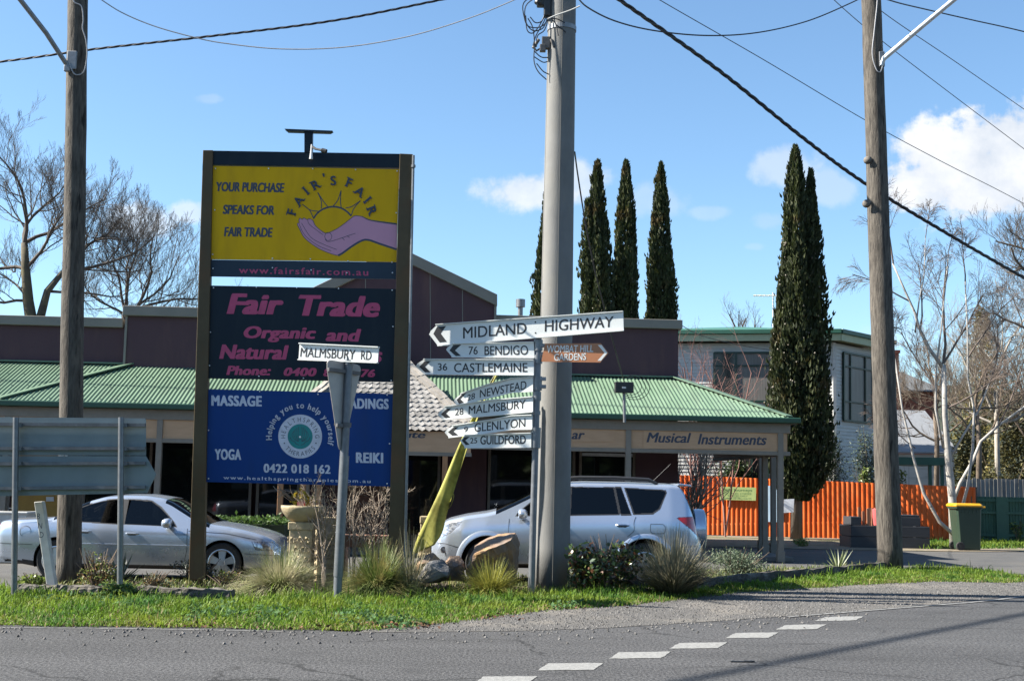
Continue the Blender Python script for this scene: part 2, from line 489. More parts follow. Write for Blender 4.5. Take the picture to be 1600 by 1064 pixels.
GRASS_UP = [(-620, 908), (-160, 918), (0, 922), (25, 930), (360, 938), (520, 938), (700, 931), (850, 928), (1000, 927), (1095, 922), (1150, 915), (1270, 903), (1385, 893), (1500, 891), (1600, 903)]
grass_poly = [g2(*p) for p in GRASS_LOW] + [g2(*p) for p in GRASS_UP[::-1]]
def rough_edge(pts, amp, seed, step=.12):
    r_ = random.Random(seed); out = []; a_ = 0
    for (x0, y0), (x1, y1) in zip(pts[:-1], pts[1:]):
        k = max(1, int(math.hypot(x1 - x0, y1 - y0) / step))
        for i in range(k):
            a_ = a_ * .7 + r_.gauss(0, amp) * .6; out.append((x0 + (x1 - x0) * i / k, y0 + (y1 - y0) * i / k + a_))
    return out + [pts[-1]]
_low = rough_edge([g2(*p) for p in GRASS_LOW], .06, 4)
sheet('grass_verge', _low + [g2(*p) for p in GRASS_UP[::-1]], 0.008, m_soil)
BED_UP = [(-160, 905), (330, 906), (700, 906), (1100, 900), (1385, 886)]
bed_poly = [g2(*p) for p in GRASS_UP[3:13]] + [g2(*p) for p in ((1385, 886), (1100, 893), (700, 906), (330, 908), (25, 911))]
sheet('garden_bed', bed_poly, 0.016, m_bed)
m_bark = mat('dry_ground', (0.204, 0.174, 0.126), (0.12, 0.09, 0.06), scale=4, rough=1.0, bump=0.6, bscale=30, c3=(0.078, 0.084, 0.03), s3=0.6)
sheet('dry_strip', [g2(1080, 836), g2(1330, 841), g2(1600, 846), g2(1700, 848), g2(1700, 862), g2(1480, 861), g2(1330, 859), g2(1080, 853)], 0.004, m_bark)

rnd_d = random.Random(41)
# painted marks
for k, (cx, cy, wpx) in enumerate([(1312, 967, 76), (1252, 980, 78), (1175, 993, 82), (1091, 1009, 90), (1000, 1024, 96), (892, 1042, 102), (790, 1063, 100)]):
    hh = 3.2 + k * 0.45
    q = [(cx - wpx * .5 + 15, cy - hh), (cx + wpx * .5, cy - hh - 1), (cx + wpx * .5 - 15, cy + hh - 1), (cx - wpx * .5, cy + hh)]
    mb = MB(); mb.add([(*g2(*p), 0.0045) for p in sum([[tuple(np.array(q[i_]) * (1 - t_) + np.array(q[(i_ + 1) % 4]) * t_ + np.array([rnd_d.gauss(0, .7), rnd_d.gauss(0, .16)])) for t_ in np.linspace(0, 1, 9)[:-1]] for i_ in range(4)], [])], [tuple(range(31, -1, -1))])
    o = mb.build('give_way_dash', m_paint); o['kind'] = 'structure'
def ribbon(name, pts, wd, z, m):
    P_ = [Vector((*g2(*p), z)) for p in pts]; mb = MB()
    P_ = [Vector((*q[:2], z)) for q in spline([tuple(p) for p in P_], 6)]
    L = []; Rr = []
    for i in range(len(P_)):
        d = P_[min(i + 1, len(P_) - 1)] - P_[max(i - 1, 0)]; d.normalize(); s_ = Vector((-d.y, d.x, 0)) * wd / 2
        L.append(P_[i] + s_); Rr.append(P_[i] - s_)
    n = len(P_)
    mb.add(L + Rr, [(n + i, n + i + 1, i + 1, i) for i in range(n - 1)])
    o = mb.build(name, m); o['kind'] = 'structure'
ribbon('edge_line', [(1230, 964), (1300, 958.5), (1450, 946.5), (1530, 940), (1600, 931.5), (1750, 910)], 0.085, 0.0085, m_paint_worn)
ribbon('edge_line', [(-600, 966.5), (-200, 977.5), (0, 980.5), (200, 982), (440, 986.5)], 0.05, 0.0045, m_paint_worn)

# hills all round (low wooded ridge on the horizon)
mb = MB(); rnd = random.Random(3); n = 180
vs = []; fs = []
for i in range(n):
    a = 2 * math.pi * i / n
    hgt = 29 + 4 * math.sin(3 * a + 1) + 4 * math.sin(9 * a) + rnd.uniform(-1.2, 1.2)
    for (rr, z) in ((330, -0.5), (360, hgt * .6), (400, hgt), (520, -0.5)):
        vs.append((rr * math.sin(a), rr * math.cos(a), z))
for i in range(n):
    j = (i + 1) % n
    for k in range(3): fs.append((i * 4 + k, j * 4 + k, j * 4 + k + 1, i * 4 + k + 1))
mb.add(vs, fs); mb.build('hills', m_hill, smooth='all')['kind'] = 'structure'

# grass blades (nobody could count them)
rs = np.random.RandomState(7)
def blades(name, poly, dens, hmean, m, seed=1, wmean=0.007, hmap=None, label=None, cat='grass', z0=0.008):
    rs = np.random.RandomState(seed)
    a = np.array(poly); lo = a.min(0); hi = a.max(0)
    nn_ = int((hi[0] - lo[0]) * (hi[1] - lo[1]) * dens)
    x = rs.uniform(lo[0], hi[0], nn_); y = rs.uniform(lo[1], hi[1], nn_)
    k = in_poly(x + rs.normal(0, .07, nn_), y + rs.normal(0, .07, nn_), poly); x = x[k]; y = y[k]; nn_ = len(x)
    clump = (np.sin(x * 2.1 + 1.3 * np.sin(y * 2.7)) * np.sin(y * 3.1 + x * .7) + np.sin(x * 5.3 + y * 4.1) * .6) * .5
    keep = rs.uniform(0, 1, nn_) < np.clip(0.8 + clump * .5, .25, 1)
    x = x[keep]; y = y[keep]; clump = clump[keep]; nn_ = len(x)
    h = hmean * np.exp(rs.normal(0, .35, nn_)) * (1 + .5 * clump)
    if hmap is not None: h = h * hmap(x, y)
    az = rs.uniform(0, 2 * np.pi, nn_); lean = np.abs(rs.normal(0.55, .4, nn_)); wd = wmean * rs.uniform(.6, 1.5, nn_)
    fx = np.cos(az); fy = np.sin(az); sx = -fy * wd; sy = fx * wd
    z = np.full(nn_, z0)
    v = np.empty((nn_, 5, 3))
    v[:, 0] = np.stack([x - sx, y - sy, z], 1); v[:, 1] = np.stack([x + sx, y + sy, z], 1)
    mx = x + fx * h * lean * .35; my = y + fy * h * lean * .35; mz = z + h * .6
    v[:, 2] = np.stack([mx + sx * .8, my + sy * .8, mz], 1); v[:, 3] = np.stack([mx - sx * .8, my - sy * .8, mz], 1)
    v[:, 4] = np.stack([x + fx * h * lean, y + fy * h * lean, z + h * (1 - .25 * lean)], 1)
    base = np.arange(nn_)[:, None] * 5
    q = (base + np.array([[0, 1, 2, 3]])).tolist(); t = (base + np.array([[3, 2, 4]])).tolist()
    me = bpy.data.meshes.new(name); me.from_pydata(v.reshape(-1, 3).tolist(), [], q + t); me.materials.append(m); me.update()
    o = bpy.data.objects.new(name, me); COL.objects.link(o); o['kind'] = 'stuff'
    if label: _tag(o, label, cat)
    return o
def edge_fade(x, y):   # shorter towards the road
    low = np.array([g2(*p) for p in GRASS_LOW]); up = np.array([g2(*p) for p in GRASS_UP])
    yl = np.interp(x, low[:, 0], low[:, 1]); yu = np.interp(x, up[:, 0], up[:, 1])
    t = np.clip((y - yl) / np.maximum(yu - yl, .2), 0, 1)
    return .45 + .9 * t
blades('grass', [(a_, b_ - .07) for a_, b_ in _low] + [g2(*p) for p in GRASS_UP[::-1]], 2100, 0.074, m_grass, seed=2, hmap=edge_fade, label='bright green grass growing on the verge beside the road')
blades('dry_grass', [(a_, b_ - .04) for a_, b_ in _low] + [g2(*p) for p in GRASS_UP[::-1]], 90, 0.06, m_straw, seed=22, label='dry straw coloured blades mixed through the verge grass')
blades('dry_grass', [(a_, b_ - .10) for a_, b_ in _low] + [(a_, b_ + .22) for a_, b_ in _low[::-1]], 420, 0.035, m_straw, seed=23, label='short dry grass fringe along the road edge')
m_weed = mat('weed_leaves', (0.06, 0.13, 0.045), (0.10, 0.17, 0.07), scale=3, rough=0.75, spec=.2, island=0.3, trans=0.35)
def leafy(mb, c, rx, ry, rz, n, ls, rnd, flat=0.4, shell=0.5, mi=0, asp=0.55, up=0.0, nmi=1):
    """n leaf quads spread through an ellipsoid volume"""
    c = Vector(c)
    for i in range(n):
        while True:
            d = Vector((rnd.uniform(-1, 1), rnd.uniform(-1, 1), rnd.uniform(-1, 1)))
            if 0.02 < d.length < 1 and (d.length > shell or rnd.random() < .35): break
        p = c + Vector((d.x * rx, d.y * ry, d.z * rz))
        if p.z < 0.01: p.z = 0.01 + rnd.random() * .05
        t = Vector((rnd.gauss(0, 1), rnd.gauss(0, 1), rnd.gauss(0, 1) * (1 - flat) + up)); t.normalize()
        t2 = t.cross(Vector((rnd.gauss(0, 1), rnd.gauss(0, 1), rnd.gauss(0, 1))))
        if t2.length < 1e-4: continue
        t2.normalize(); L = ls * rnd.uniform(.6, 1.35); W = L * asp
        mb.add([p, p + t * L * .5 + t2 * W * .5, p + t * L, p + t * L * .5 - t2 * W * .5], [(0, 1, 2, 3)], mi if nmi == 1 else rnd.randrange(nmi))
# low broad-leaved weeds in the grass
mb = MB(); rnd = random.Random(12)
for (px, py, sp, cnt) in [(120, 938, 70, 28), (220, 945, 60, 24), (330, 960, 60, 30), (620, 975, 50, 18), (700, 945, 90, 26), (430, 965, 60, 20), (560, 968, 40, 16), (60, 930, 40, 12), (880, 945, 40, 10)]:
    for i in range(cnt):
        x, y = g2(px + rnd.gauss(0, sp * .5), py + rnd.gauss(0, 6))
        leafy(mb, (x, y, .05), .10, .10, .06, 16, .045, rnd, asp=.7)
_tag(mb.build('weeds', m_weed), 'low broad leaved weeds scattered through the verge grass', 'weeds', kind='stuff')
# leaf litter and bare dirt at the road edge
mb = MB(); rnd = random.Random(19)
for (px, py, sp, cnt) in [(610, 979, 40, 170), (760, 966, 40, 60), (470, 983, 30, 40), (300, 979, 60, 40), (900, 951, 40, 40)]:
    for i in range(cnt):
        x, y = g2(px + rnd.gauss(0, sp), py + rnd.gauss(0, 2.2)); leafy(mb, (x, y, .03), .03, .03, .02, 1, .05, rnd, asp=.6, flat=.9, shell=0)
_tag(mb.build('leaf_litter', mat('red_brown_litter', (.13, .05, .025), (.08, .045, .025), scale=4, rough=.9, island=.4)), 'red brown leaf litter along the grass edge', 'leaf litter', kind='stuff')
# loose gravel
m_stone = mat('gravel_stones', (0.1113, 0.1065, 0.1016), (0.06292, 0.0605, 0.05808), scale=3, rough=0.9, island=0.55)
mb = MB(); rnd = random.Random(5)
gp = [g2(*p) for p in ROAD_EDGE[4:]] + [g2(*p) for p in GR_TOP[::-1]]
a = np.array(gp); lo = a.min(0); hi = a.max(0)
def pebble(x, y, s_):
    pts = []
    for k in range(6):
        an = k * math.pi / 3 + rnd.random() * .5; q = s_ * rnd.uniform(.7, 1.2)
        pts.append((x + math.cos(an) * q, y + math.sin(an) * q, .004))
    t = [(x + math.cos(k * 2.1 + 1) * s_ * .5, y + math.sin(k * 2.1 + 1) * s_ * .5, .004 + s_ * rnd.uniform(.6, 1.0)) for k in range(3)]
    mb.add(pts + t, [(0, 1, 7, 6) if False else (0, 1, 6), (1, 2, 7, 6), (2, 3, 7), (3, 4, 8, 7), (4, 5, 8), (5, 0, 6, 8), (6, 7, 8)])
cnt = 0
xs = rs.uniform(lo[0], hi[0], 60000); ys = rs.uniform(lo[1], hi[1], 60000); kk = in_poly(xs, ys, gp)
for x, y in zip(xs[kk][:16000], ys[kk][:16000]): pebble(x, y, rnd.uniform(.006, .017))
for i in range(420):
    t = rnd.random(); q = 1 - rnd.random() ** .5
    x = -6 + 11 * t; y = float(np.interp(x, [p[0] for p in re_w], [p[1] for p in re_w])) - abs(rnd.gauss(0, .55))
    pebble(x, y, rnd.uniform(.008, .022))
_tag(mb.build('loose_gravel', m_stone), 'loose grey gravel stones along the road edge', 'gravel', kind='stuff')
# ================================================================== shop building
m_maroon = mat('maroon_wall', (0.072, 0.036, 0.044), (0.062, 0.031, 0.039), scale=1.2, rough=0.85, c3=(0.098, 0.05, 0.05), s3=1.3, stretch=(1, 1, .22), bump=.15, bscale=40)
m_coping = mat('taupe_trim', (0.19, 0.17, 0.145), (0.165, 0.148, 0.126), scale=2, rough=0.6)
m_green = mat('green_roof_steel', (0.108, 0.168, 0.112), (0.088, 0.146, 0.094), scale=1.5, rough=0.5, c3=(0.078, 0.115, 0.078), s3=1.1, lo3=.52, hi3=.75, spec=.4, stretch=(3.5, .5, .5))
m_gutter = mat('dark_green_gutter', (0.0144, 0.056, 0.032), (0.0176, 0.064, 0.04), scale=4, rough=0.4)
m_tan = mat('tan_board', (0.47, 0.30, 0.18), (0.42, 0.265, 0.155), scale=3, rough=0.7, stretch=(1, 1, 4))
m_post = mat('taupe_post', (0.20, 0.175, 0.145), (0.17, 0.15, 0.12), scale=5, rough=0.6)
m_shopglass = mat('shop_glass', (0.006, 0.007, 0.008), (0.012, 0.013, 0.014), scale=.6, rough=0.03, spec=0.5)
m_frame = mat('window_frame_brown', (0.13, 0.105, 0.085), (0.10, 0.08, 0.065), scale=6, rough=0.5)
m_shingle = mat('grey_shingle', (0.272, 0.260, 0.245), (0.195, 0.185, 0.175), scale=5, rough=0.9, island=0.28, stretch=(1, 1, 3))
m_barge = mat('pale_barge', (0.341, 0.31, 0.2728), (0.248, 0.2232, 0.1922), scale=8, rough=0.85, island=0.12)
m_black = mat('black_plastic', (0.012, 0.012, 0.013), (0.02, 0.02, 0.02), scale=8, rough=0.45)
m_galv = mat('galvanised_steel', (0.189, 0.198, 0.207), (0.1485, 0.1575, 0.1665), scale=14, rough=0.42, metal=0.6, c3=(0.135, 0.1395, 0.144), s3=3)
m_ltr = mat('dark_lettering', (0.035, 0.045, 0.075), rough=0.5)
m_ochre = mat('ochre_panel', (0.42, 0.24, 0.05), (0.36, 0.20, 0.045), scale=4, rough=.7)
m_brickbrown = mat('brown_brick', (0.16, 0.075, 0.05), (0.11, 0.05, 0.035), scale=9, rough=.9, stretch=(1, 1, 3))
m_conc = mat('shop_slab', (0.15, 0.145, 0.135), (0.11, 0.105, 0.1), scale=5, rough=.9)

BO = Vector((6.57, 30.05, 0)); EAVE = 3.34; RIDGE = 4.45; DEP = 2.8
BU = (Vector((6.57, 30.05, 0)) - Vector((-11.55, 28.94, 0))).normalized()
BN = Vector((-BU.y, BU.x, 0)); BZ = Vector((0, 0, 1)); BAX = (BU, BN, BZ)
def B(u, n, z): return BO + BU * u + BN * n + BZ * z
class BP(Plane):
    def __init__(s, n): s.p = B(0, n, 0); s.n = -BN
def uv_of(p): d = p - BO; return d.dot(BU), d.z
shop = thing('shop_building', 'maroon row of shops with green corrugated verandah roof and tan fascia boards', 'shop', B(-8, 3, 0))
# walls: parapet blocks extruded back from their photographed outline
pw = BP(DEP)
def block(name, pts, n, depth, m, parent=shop, mb=None):
    mb = mb or MB(); mb.prism(BP(n).poly(pts), BN * depth); return mb.build(name, m, parent) if name else mb
mb = MB()
def ublock(u0, u1, n0, n1, z0, z1, b=None, mi=0):
    (b or mb).box(B((u0 + u1) / 2, (n0 + n1) / 2, (z0 + z1) / 2), (u1 - u0, n1 - n0, z1 - z0), BAX, mi)
uRend = uv_of(pw.at(1060, 520))[0]           # right end of the shop
zR = uv_of(pw.at(1000, 513))[1]
uG1 = uv_of(pw.at(773, 470))[0]
uL1 = uv_of(pw.at(200, 500))[0]; uL2 = uv_of(pw.at(474, 500))[0]
zL = uv_of(pw.at(100, 510))[1]; zL2 = uv_of(pw.at(260, 496))[1]
ublock(uG1 - .2, uRend, DEP + .02, 13, 2.9, zR)                      # right parapet block
ublock(uL1, uL2 + .4, DEP - .12, 12, 3.0, zL2)                        # forward block left of the sign
ublock(-26, uL1, DEP, 12, 3.0, zL)                                   # far left block
# gable block
gp_ = [(470, 600), (470, 470), (622, 396), (773, 470), (773, 600)]
mb.prism(BP(DEP - .25).poly(gp_), BN * 11)
ublock(-26, uRend, DEP + .35, 12.8, 0, 3.3)                           # body of the shops behind the glazing
mb.build('wall', m_maroon, shop)
mb = MB()
for k in range(1, 6):
    f = k / 6; px_ = 470 + (773 - 470) * f; top_y = 470 - 74 * (1 - abs(f - .5) * 2) + 6
    q0 = BP(DEP - .252).at(px_, top_y); q1 = BP(DEP - .252).at(px_ + 1, 590); mb.bar(q0, q1, .018, .008, up=(0, 1, 0))
mb.build('panel_joint', m_coping, shop)
# copings
cz = 0.235
mb = MB()
ublock(uG1 - .1, uRend + .09, DEP - .10, 13.1, zR, zR + cz, mb)
ublock(uL1 - .09, uL2, DEP - .24, 12.1, zL2, zL2 + cz + .01, mb)
ublock(-26.2, uL1 - .1, DEP - .11, 12.12, zL, zL + cz, mb)
gb = BP(DEP - .36)
for poly in ([(622, 385), (777, 460), (777, 478), (622, 403)], [(622, 385), (622, 403), (466, 478), (466, 460)]):
    mb.prism(gb.poly(poly), BN * 11.3)
mb.build('coping', m_coping, shop, bevel=.012)
mb = MB()
ublock(uL1 - .035, uL1 + .02, DEP - .15, DEP + .2, RIDGE - .1, zL2, mb)
ublock(uG1 - .02, uG1 + .04, DEP - .30, DEP - .2, RIDGE, RIDGE + 2.0, mb)
mb.build('corner_trim', m_coping, shop)
# flue pipe on the roof
mb = MB(); fc = BP(6).at(813, 491)
mb.tube([fc - Vector((0, 0, 1.0)), fc + Vector((0, 0, .22))], .07, 12); mb.tube([fc + Vector((0, 0, .20)), fc + Vector((0, 0, .42))], .13, 12)
mb.build('flue_pipe', m_galv, shop, smooth=True)
# corrugated verandah roof
pu_a, pu_b = uv_of(BP(-.45).at(447, 668))[0], uv_of(BP(-.45).at(735, 664))[0]
sl = math.atan2(RIDGE - EAVE, DEP)
UL = -24.0; UHIP = -2.24
def roof_strip(mb, u0, u1, pitch=.095, amp=.013, seg=8, mi=0):
    nrm = (BZ * math.cos(sl) - BN * math.sin(sl))
    k = int((u1 - u0) / pitch * seg); vs = []; fs = []
    for i in range(k + 1):
        u = u0 + (u1 - u0) * i / k
        off = amp * math.sin(2 * math.pi * u / pitch)
        t = 1.0 if u <= UHIP else max(0.0, (0 - u) / (0 - UHIP))
        for (tt) in (0, t):
            vs.append(B(u, -.08 * (1 - tt) + DEP * tt, EAVE + (RIDGE - EAVE) * tt) + nrm * off)
    fs = [(2 * i, 2 * i + 2, 2 * i + 3, 2 * i + 1) for i in range(k)]
    mb.add(vs, fs, mi)
mb = MB(); roof_strip(mb, UL, -0.02)
# right-hand return slope
vs = []; fs = []; k = int(8 / .095 * 8)
e2 = Vector(B(0.0, 0, EAVE)); 
for i in range(k + 1):
    nn2 = 8.0 * i / k; off = .017 * math.sin(2 * math.pi * nn2 / .095); t = min(1.0, nn2 / DEP)
    for tt in (0, t): vs.append(B(0.08 * (1 - tt) + UHIP * tt, nn2, EAVE + (RIDGE - EAVE) * tt + off))
mb.add(vs, [(2 * i, 2 * i + 2, 2 * i + 3, 2 * i + 1) for i in range(k)])
roof = mb.build('verandah_roof', m_green, shop, smooth='all')
mb = MB()
for tt in (.06, .36, .66, .93):
    u = UL + .05
    while u < -.25 - (2.0 * tt):
        if not (pu_a < u < pu_b): mb.box(B(u + .024, -.08 * (1 - tt) + DEP * tt, EAVE + (RIDGE - EAVE) * tt + .017), (.022, .022, .012), BAX)
        u += .38
mb.build('roof_screws', m_galv, roof)['kind'] = 'stuff'
mb = MB()
mb.bar(B(-.02, .02, EAVE + .05), B(UHIP, DEP, RIDGE + .05), .26, .025, up=(0, 0, 1))
a_ = BP(DEP - .1).at(203, 574); b_ = BP(-.02).at(-5, 624)
t0, t1 = uv_of(a_)[0], uv_of(b_)[0]
mb.bar(B(t0, DEP, RIDGE + .045), B(t1, .0, EAVE + .045), .30, .03)
mb.box(B((UL + UHIP) / 2, DEP - .03, RIDGE + .03), (UHIP - UL, .14, .04), BAX)
mb.build('ridge_capping', m_green, roof)
mb = MB()
pu0, pu1 = uv_of(BP(-.45).at(447, 668))[0], uv_of(BP(-.45).at(735, 664))[0]
ublock(UL, pu0, -.20, -.06, EAVE - .13, EAVE + .0, mb); ublock(pu1, .10, -.20, -.06, EAVE - .13, EAVE + .0, mb); ublock(.06, .20, -.20, 8, EAVE - .13, EAVE, mb)
mb.build('gutter', m_gutter, shop, bevel=.02)
# fascia
fp = BP(0.0)
zb0 = uv_of(fp.at(1100, 664))[1]; zb1 = uv_of(fp.at(1100, 703))[1]
mb = MB(); ublock(UL, 0.0, .0, .16, EAVE - .36, EAVE - .13, mb); ublock(UL, 0, .02, .14, zb1 - .09, zb1, mb)
ublock(-.1, .04, .16, 8, EAVE - .36, EAVE - .13, mb); ublock(-.08, .02, .16, 8, zb1 - .09, zb1, mb)
mb.build('verandah_beam', m_post, shop, bevel=.008)
mb = MB(); ublock(UL, -.08, .05, .09, zb1, EAVE - .36, mb); ublock(-.06, -.02, .2, 8, zb1, EAVE - .36, mb)
board = mb.build('fascia_board', m_tan, shop)
mb = MB()
pl_sb = BP(.035)
for pts in ([(1005, 671), (1203, 671), (1203, 701), (1005, 701)], [(893, 669), (961, 669), (961, 690), (893, 690)]):
    mb.prism(pl_sb.poly(pts), BN * .012)
sb = mb.build('name_board', m_tan, shop)
mb = MB()
text_rect(mb, pl_sb, 'Musical', 1010, 675.5, 1080, 691, slope=.012, bold=.03, shear=.25, off=.008)
text_rect(mb, pl_sb, 'Instruments', 1090, 677.5, 1198, 694, slope=.012, bold=.03, shear=.25, off=.008)
text_rect(mb, pl_sb, 'ar', 893, 676, 914, 686, slope=.012, bold=.03, shear=.25, off=.008)
build_pieces(mb, 'lettering', m_ltr, sb)
# verandah posts
for px in (8, 247, 480, 981, 1219):
    u = uv_of(BP(.08).at(px, 740))[0]
    mb = MB(); ublock(u - .065, u + .065, .01, .15, 0, EAVE - .13, mb)
    if px == 1219: ublock(u - .085, u + .085, -.01, .17, 0, .25, mb)
    mb.build('verandah_post', m_post, shop, bevel=.006)
for (px, nn2) in ((1196, 1.9), (1209, 3.3), (1190, 5.0)):
    u = uv_of(BP(nn2).at(px, 740))[0]
    mb = MB(); ublock(u - .065, u + .065, nn2, nn2 + .13, 0, zb1, mb); ublock(u - .085, u + .085, nn2 - .02, nn2 + .15, 0, .3, mb)
    mb.build('verandah_post', m_post, shop, bevel=.006)
mb = MB(); ublock(UL, .15, .3, 3.1, .0, .10, mb); mb.build('verandah_floor', m_conc, shop)
mb = MB(); mb.quad(B(UL, 0, EAVE - .2), B(-.02, 0, EAVE - .2), B(-.02, DEP, EAVE - .2), B(UL, DEP, EAVE - .2))
mb.build('soffit', m_coping, shop)
# shop front: glazing bays with frames, brick piers
gpn = BP(DEP + .12)
def ux(px): return uv_of(gpn.at(px, 740))[0]
bays = [(-260, -130), (-120, 20), (132, 190), (198, 238), (243, 395), (402, 470), (604, 688), (762, 898), (904, 992)]
for (x0, x1) in bays:
    u0, u1 = ux(x0), ux(x1)
    mb = MB()
    for (a, b2, c, d) in ((u0, u1, .12, .24), (u0, u1, 2.72, 2.86)): ublock(a, b2, DEP + .02, DEP + .16, c, d, mb)
    for a in (u0, u1 - .07): ublock(a, a + .07, DEP + .015, DEP + .165, .24, 2.72, mb)
    w_ = mb.build('window', m_frame, shop, bevel=.004)
    mb = MB(); ublock(u0 + .07, u1 - .07, DEP + .08, DEP + .10, .24, 2.72, mb); mb.build('pane', m_shopglass, w_)
for (x0, x1) in ((690, 760), (992, 1058), (-118 + 140, -118 + 141)):
    mb = MB(); ublock(ux(x0) + .002, ux(x1) - .002, DEP - .02, DEP + .36, .1, 3.2, mb); mb.build('pier', m_maroon, shop)
mb = MB(); ublock(ux(546), ux(603), DEP - .05, DEP + .36, .1, 3.2, mb); mb.build('brick_pier', m_brickbrown, shop)
mb = MB(); ublock(ux(22), ux(130), DEP + .01, DEP + .2, .1, 2.8, mb); mb.build('ochre_panel', m_ochre, shop)
mb = MB(); pq = BP(DEP - .01); mb.prism(pq.poly([(72, 776), (84, 776), (84, 783), (72, 783)]), BN * .015)
mb.build('notice', mat('white_paper', (.7, .7, .72)), shop)
# signs in the windows / white blind strips
mb = MB()
for pts in ([(908, 707), (990, 709), (990, 714), (908, 712)],): mb.prism(BP(DEP + .05).poly(pts), BN * .02)
mb.build('window_blind', mat('blind_white', (.5, .52, .55)), shop)
# shingled porch
pn = -0.45
pf = BP(pn)
zE = uv_of(pf.at(590, 670))[1]; uA = uv_of(pf.at(590, 600))[0]; uB = uv_of(pf.at(742, 668))[0]; hw = uB - uA
apn = 1.35; apz = uv_of(BP(apn).at(590, 533))[1]
AP = B(uA, apn, apz); CL = B(uA - hw, pn, zE); CR = B(uA + hw, pn, zE)
RB = B(uA, DEP + .3, apz); BL_ = B(uA - hw, DEP + .3, zE); BR_ = B(uA + hw, DEP + .3, zE)
mb = MB()
mb.add([AP, CL, CR, RB, BL_, BR_], [(1, 2, 0), (2, 5, 3, 0), (4, 1, 0, 3), (1, 4, 5, 2)])
porch = mb.build('porch_roof', mat('shingle_base', (.10, .09, .08)), shop)
mb = MB(); rnd = random.Random(4)
def shingles(C0, C1, top0, top1, rows, width, mb):
    """overlapping shingles on the face C0-C1 (eave) up to top0-top1"""
    nrm = (C1 - C0).cross(top0 - C0).normalized()
    for r in range(rows):
        t = r / rows; t2 = min(1.0, (r + 1.55) / rows)
        a0 = C0.lerp(top0, t); a1 = C1.lerp(top1, t); b0 = C0.lerp(top0, t2); b1 = C1.lerp(top1, t2)
        L = (a1 - a0).length; k = max(1, int(round(L / width))); sh = (r % 2) * .5
        for i in range(-1, k + 1):
            f0 = max(0, (i + sh + .03) / k); f1 = min(1, (i + sh + .97) / k)
            if f1 - f0 < .02 / 1: continue
            fm = (f0 + f1) / 2; dz = rnd.uniform(-.25, .25) / rows * .4
            la0 = a0.lerp(a1, f0); la1 = a0.lerp(a1, f1); lm = a0.lerp(a1, fm)
            ub = (b0 - a0); ul = (b1 - a1); up = ((b0.lerp(b1, .5)) - (a0.lerp(a1, .5)))
            dn = up.normalized() * -(.05 + rnd.uniform(-.012, .018))
            o1 = nrm * (.030 + rnd.uniform(0, .012)); o2 = nrm * .006
            lo_ = [la0 + o1, lm + dn + o1, la1 + o1]
            hi_ = [b0.lerp(b1, f1) + o2, b0.lerp(b1, f0) + o2]
            p = lo_ + hi_; q = [v - nrm * .016 for v in p]
            mb.add(p + q, [(0, 1, 2, 3, 4), (5, 6, 1, 0), (6, 7, 2, 1), (7, 8, 3, 2), (9, 5, 0, 4)])
shingles(CL, CR, AP, AP, 20, .16, mb)
shingles(CR, BR_, AP, RB, 20, .16, mb)
shingles(BL_, CL, RB, AP, 20, .16, mb)
mb.build('shingles', m_shingle, porch)
mb = MB()
for (c_, s_) in ((CR, 1), (CL, -1)):
    d = AP - c_; nseg = 16
    for i in range(nseg):
        p0 = c_ + d * (i / nseg) + Vector((0, 0, .05 + .012 * (i % 2))); p1 = c_ + d * ((i + 1.25) / nseg) + Vector((0, 0, .05 + .012 * (i % 2)))
        mb.bar(p0 - BU * s_ * .07 - BN * .02, p1 - BU * s_ * .07 - BN * .02, .11, .03, up=(-BN * .6 + BZ * .8))
        mb.bar(p0 + BU * s_ * .035 + BZ * .03, p1 + BU * s_ * .035 + BZ * .03, .10, .03, up=(-BN * .6 + BZ * .8))
mb.build('hip_capping', m_barge, porch)
mb = MB(); ublock(uA - hw + .08, uA + hw - .08, pn + .06, pn + .14, zE - .50, zE - .03, mb)
pb = mb.build('porch_fascia', m_tan, shop)
mb = MB(); pfp = BP(pn + .06); text_rect(mb, pfp, 'ute', 630, 675.5, 665, 684, slope=.01, bold=.03, shear=.2); build_pieces(mb, 'lettering', m_ltr, pb)
mb = MB(); ublock(uA - hw + .06, uA + hw - .06, pn + .04, pn + .18, zE - .58, zE - .50, mb); mb.build('porch_beam', m_post, shop)
for px in (437, 472, 497, 694):
    u = uv_of(pf.at(px, 780))[0]; mb = MB(); ublock(u - .06, u + .06, pn + .05, pn + .17, 0, zE - .58, mb)
    mb.build('porch_post', mat('orange_timber', (.36, .19, .09), (.28, .14, .065), scale=6, rough=.7, stretch=(3, 3, .4)), shop, bevel=.008)
# service box on its pole
mb = MB(); q0 = BP(-.25).at(976, 660); q1 = BP(-.25).at(975, 612)
mb.tube([q0, q1], .035, 10); pp = mb.build('service_pole', m_galv, shop, smooth=True)
mb = MB(); mb.box(BP(-.30).at(975, 605.5), (.43, .18, .25), BAX); bx_ = mb.build('service_box', m_black, pp, bevel=.015)
mb = MB(); mb.box(BP(-.395).at(975, 605.5), (.09, .01, .04), BAX); mb.build('badge', mat('badge_white', (.6, .6, .6)), bx_)
mb = MB()
for k in range(3):
    cpt = BP(-.2).at(985 + k * 3, 603 + k); rr = .26 + .05 * k
    mb.tube([cpt + BU * (rr * math.cos(a)) + BZ * (rr * math.sin(a) * .8) for a in np.linspace(-2.2, 1.9, 22)], .008, 5)
mb.build('cable_coil', m_black, bx_)
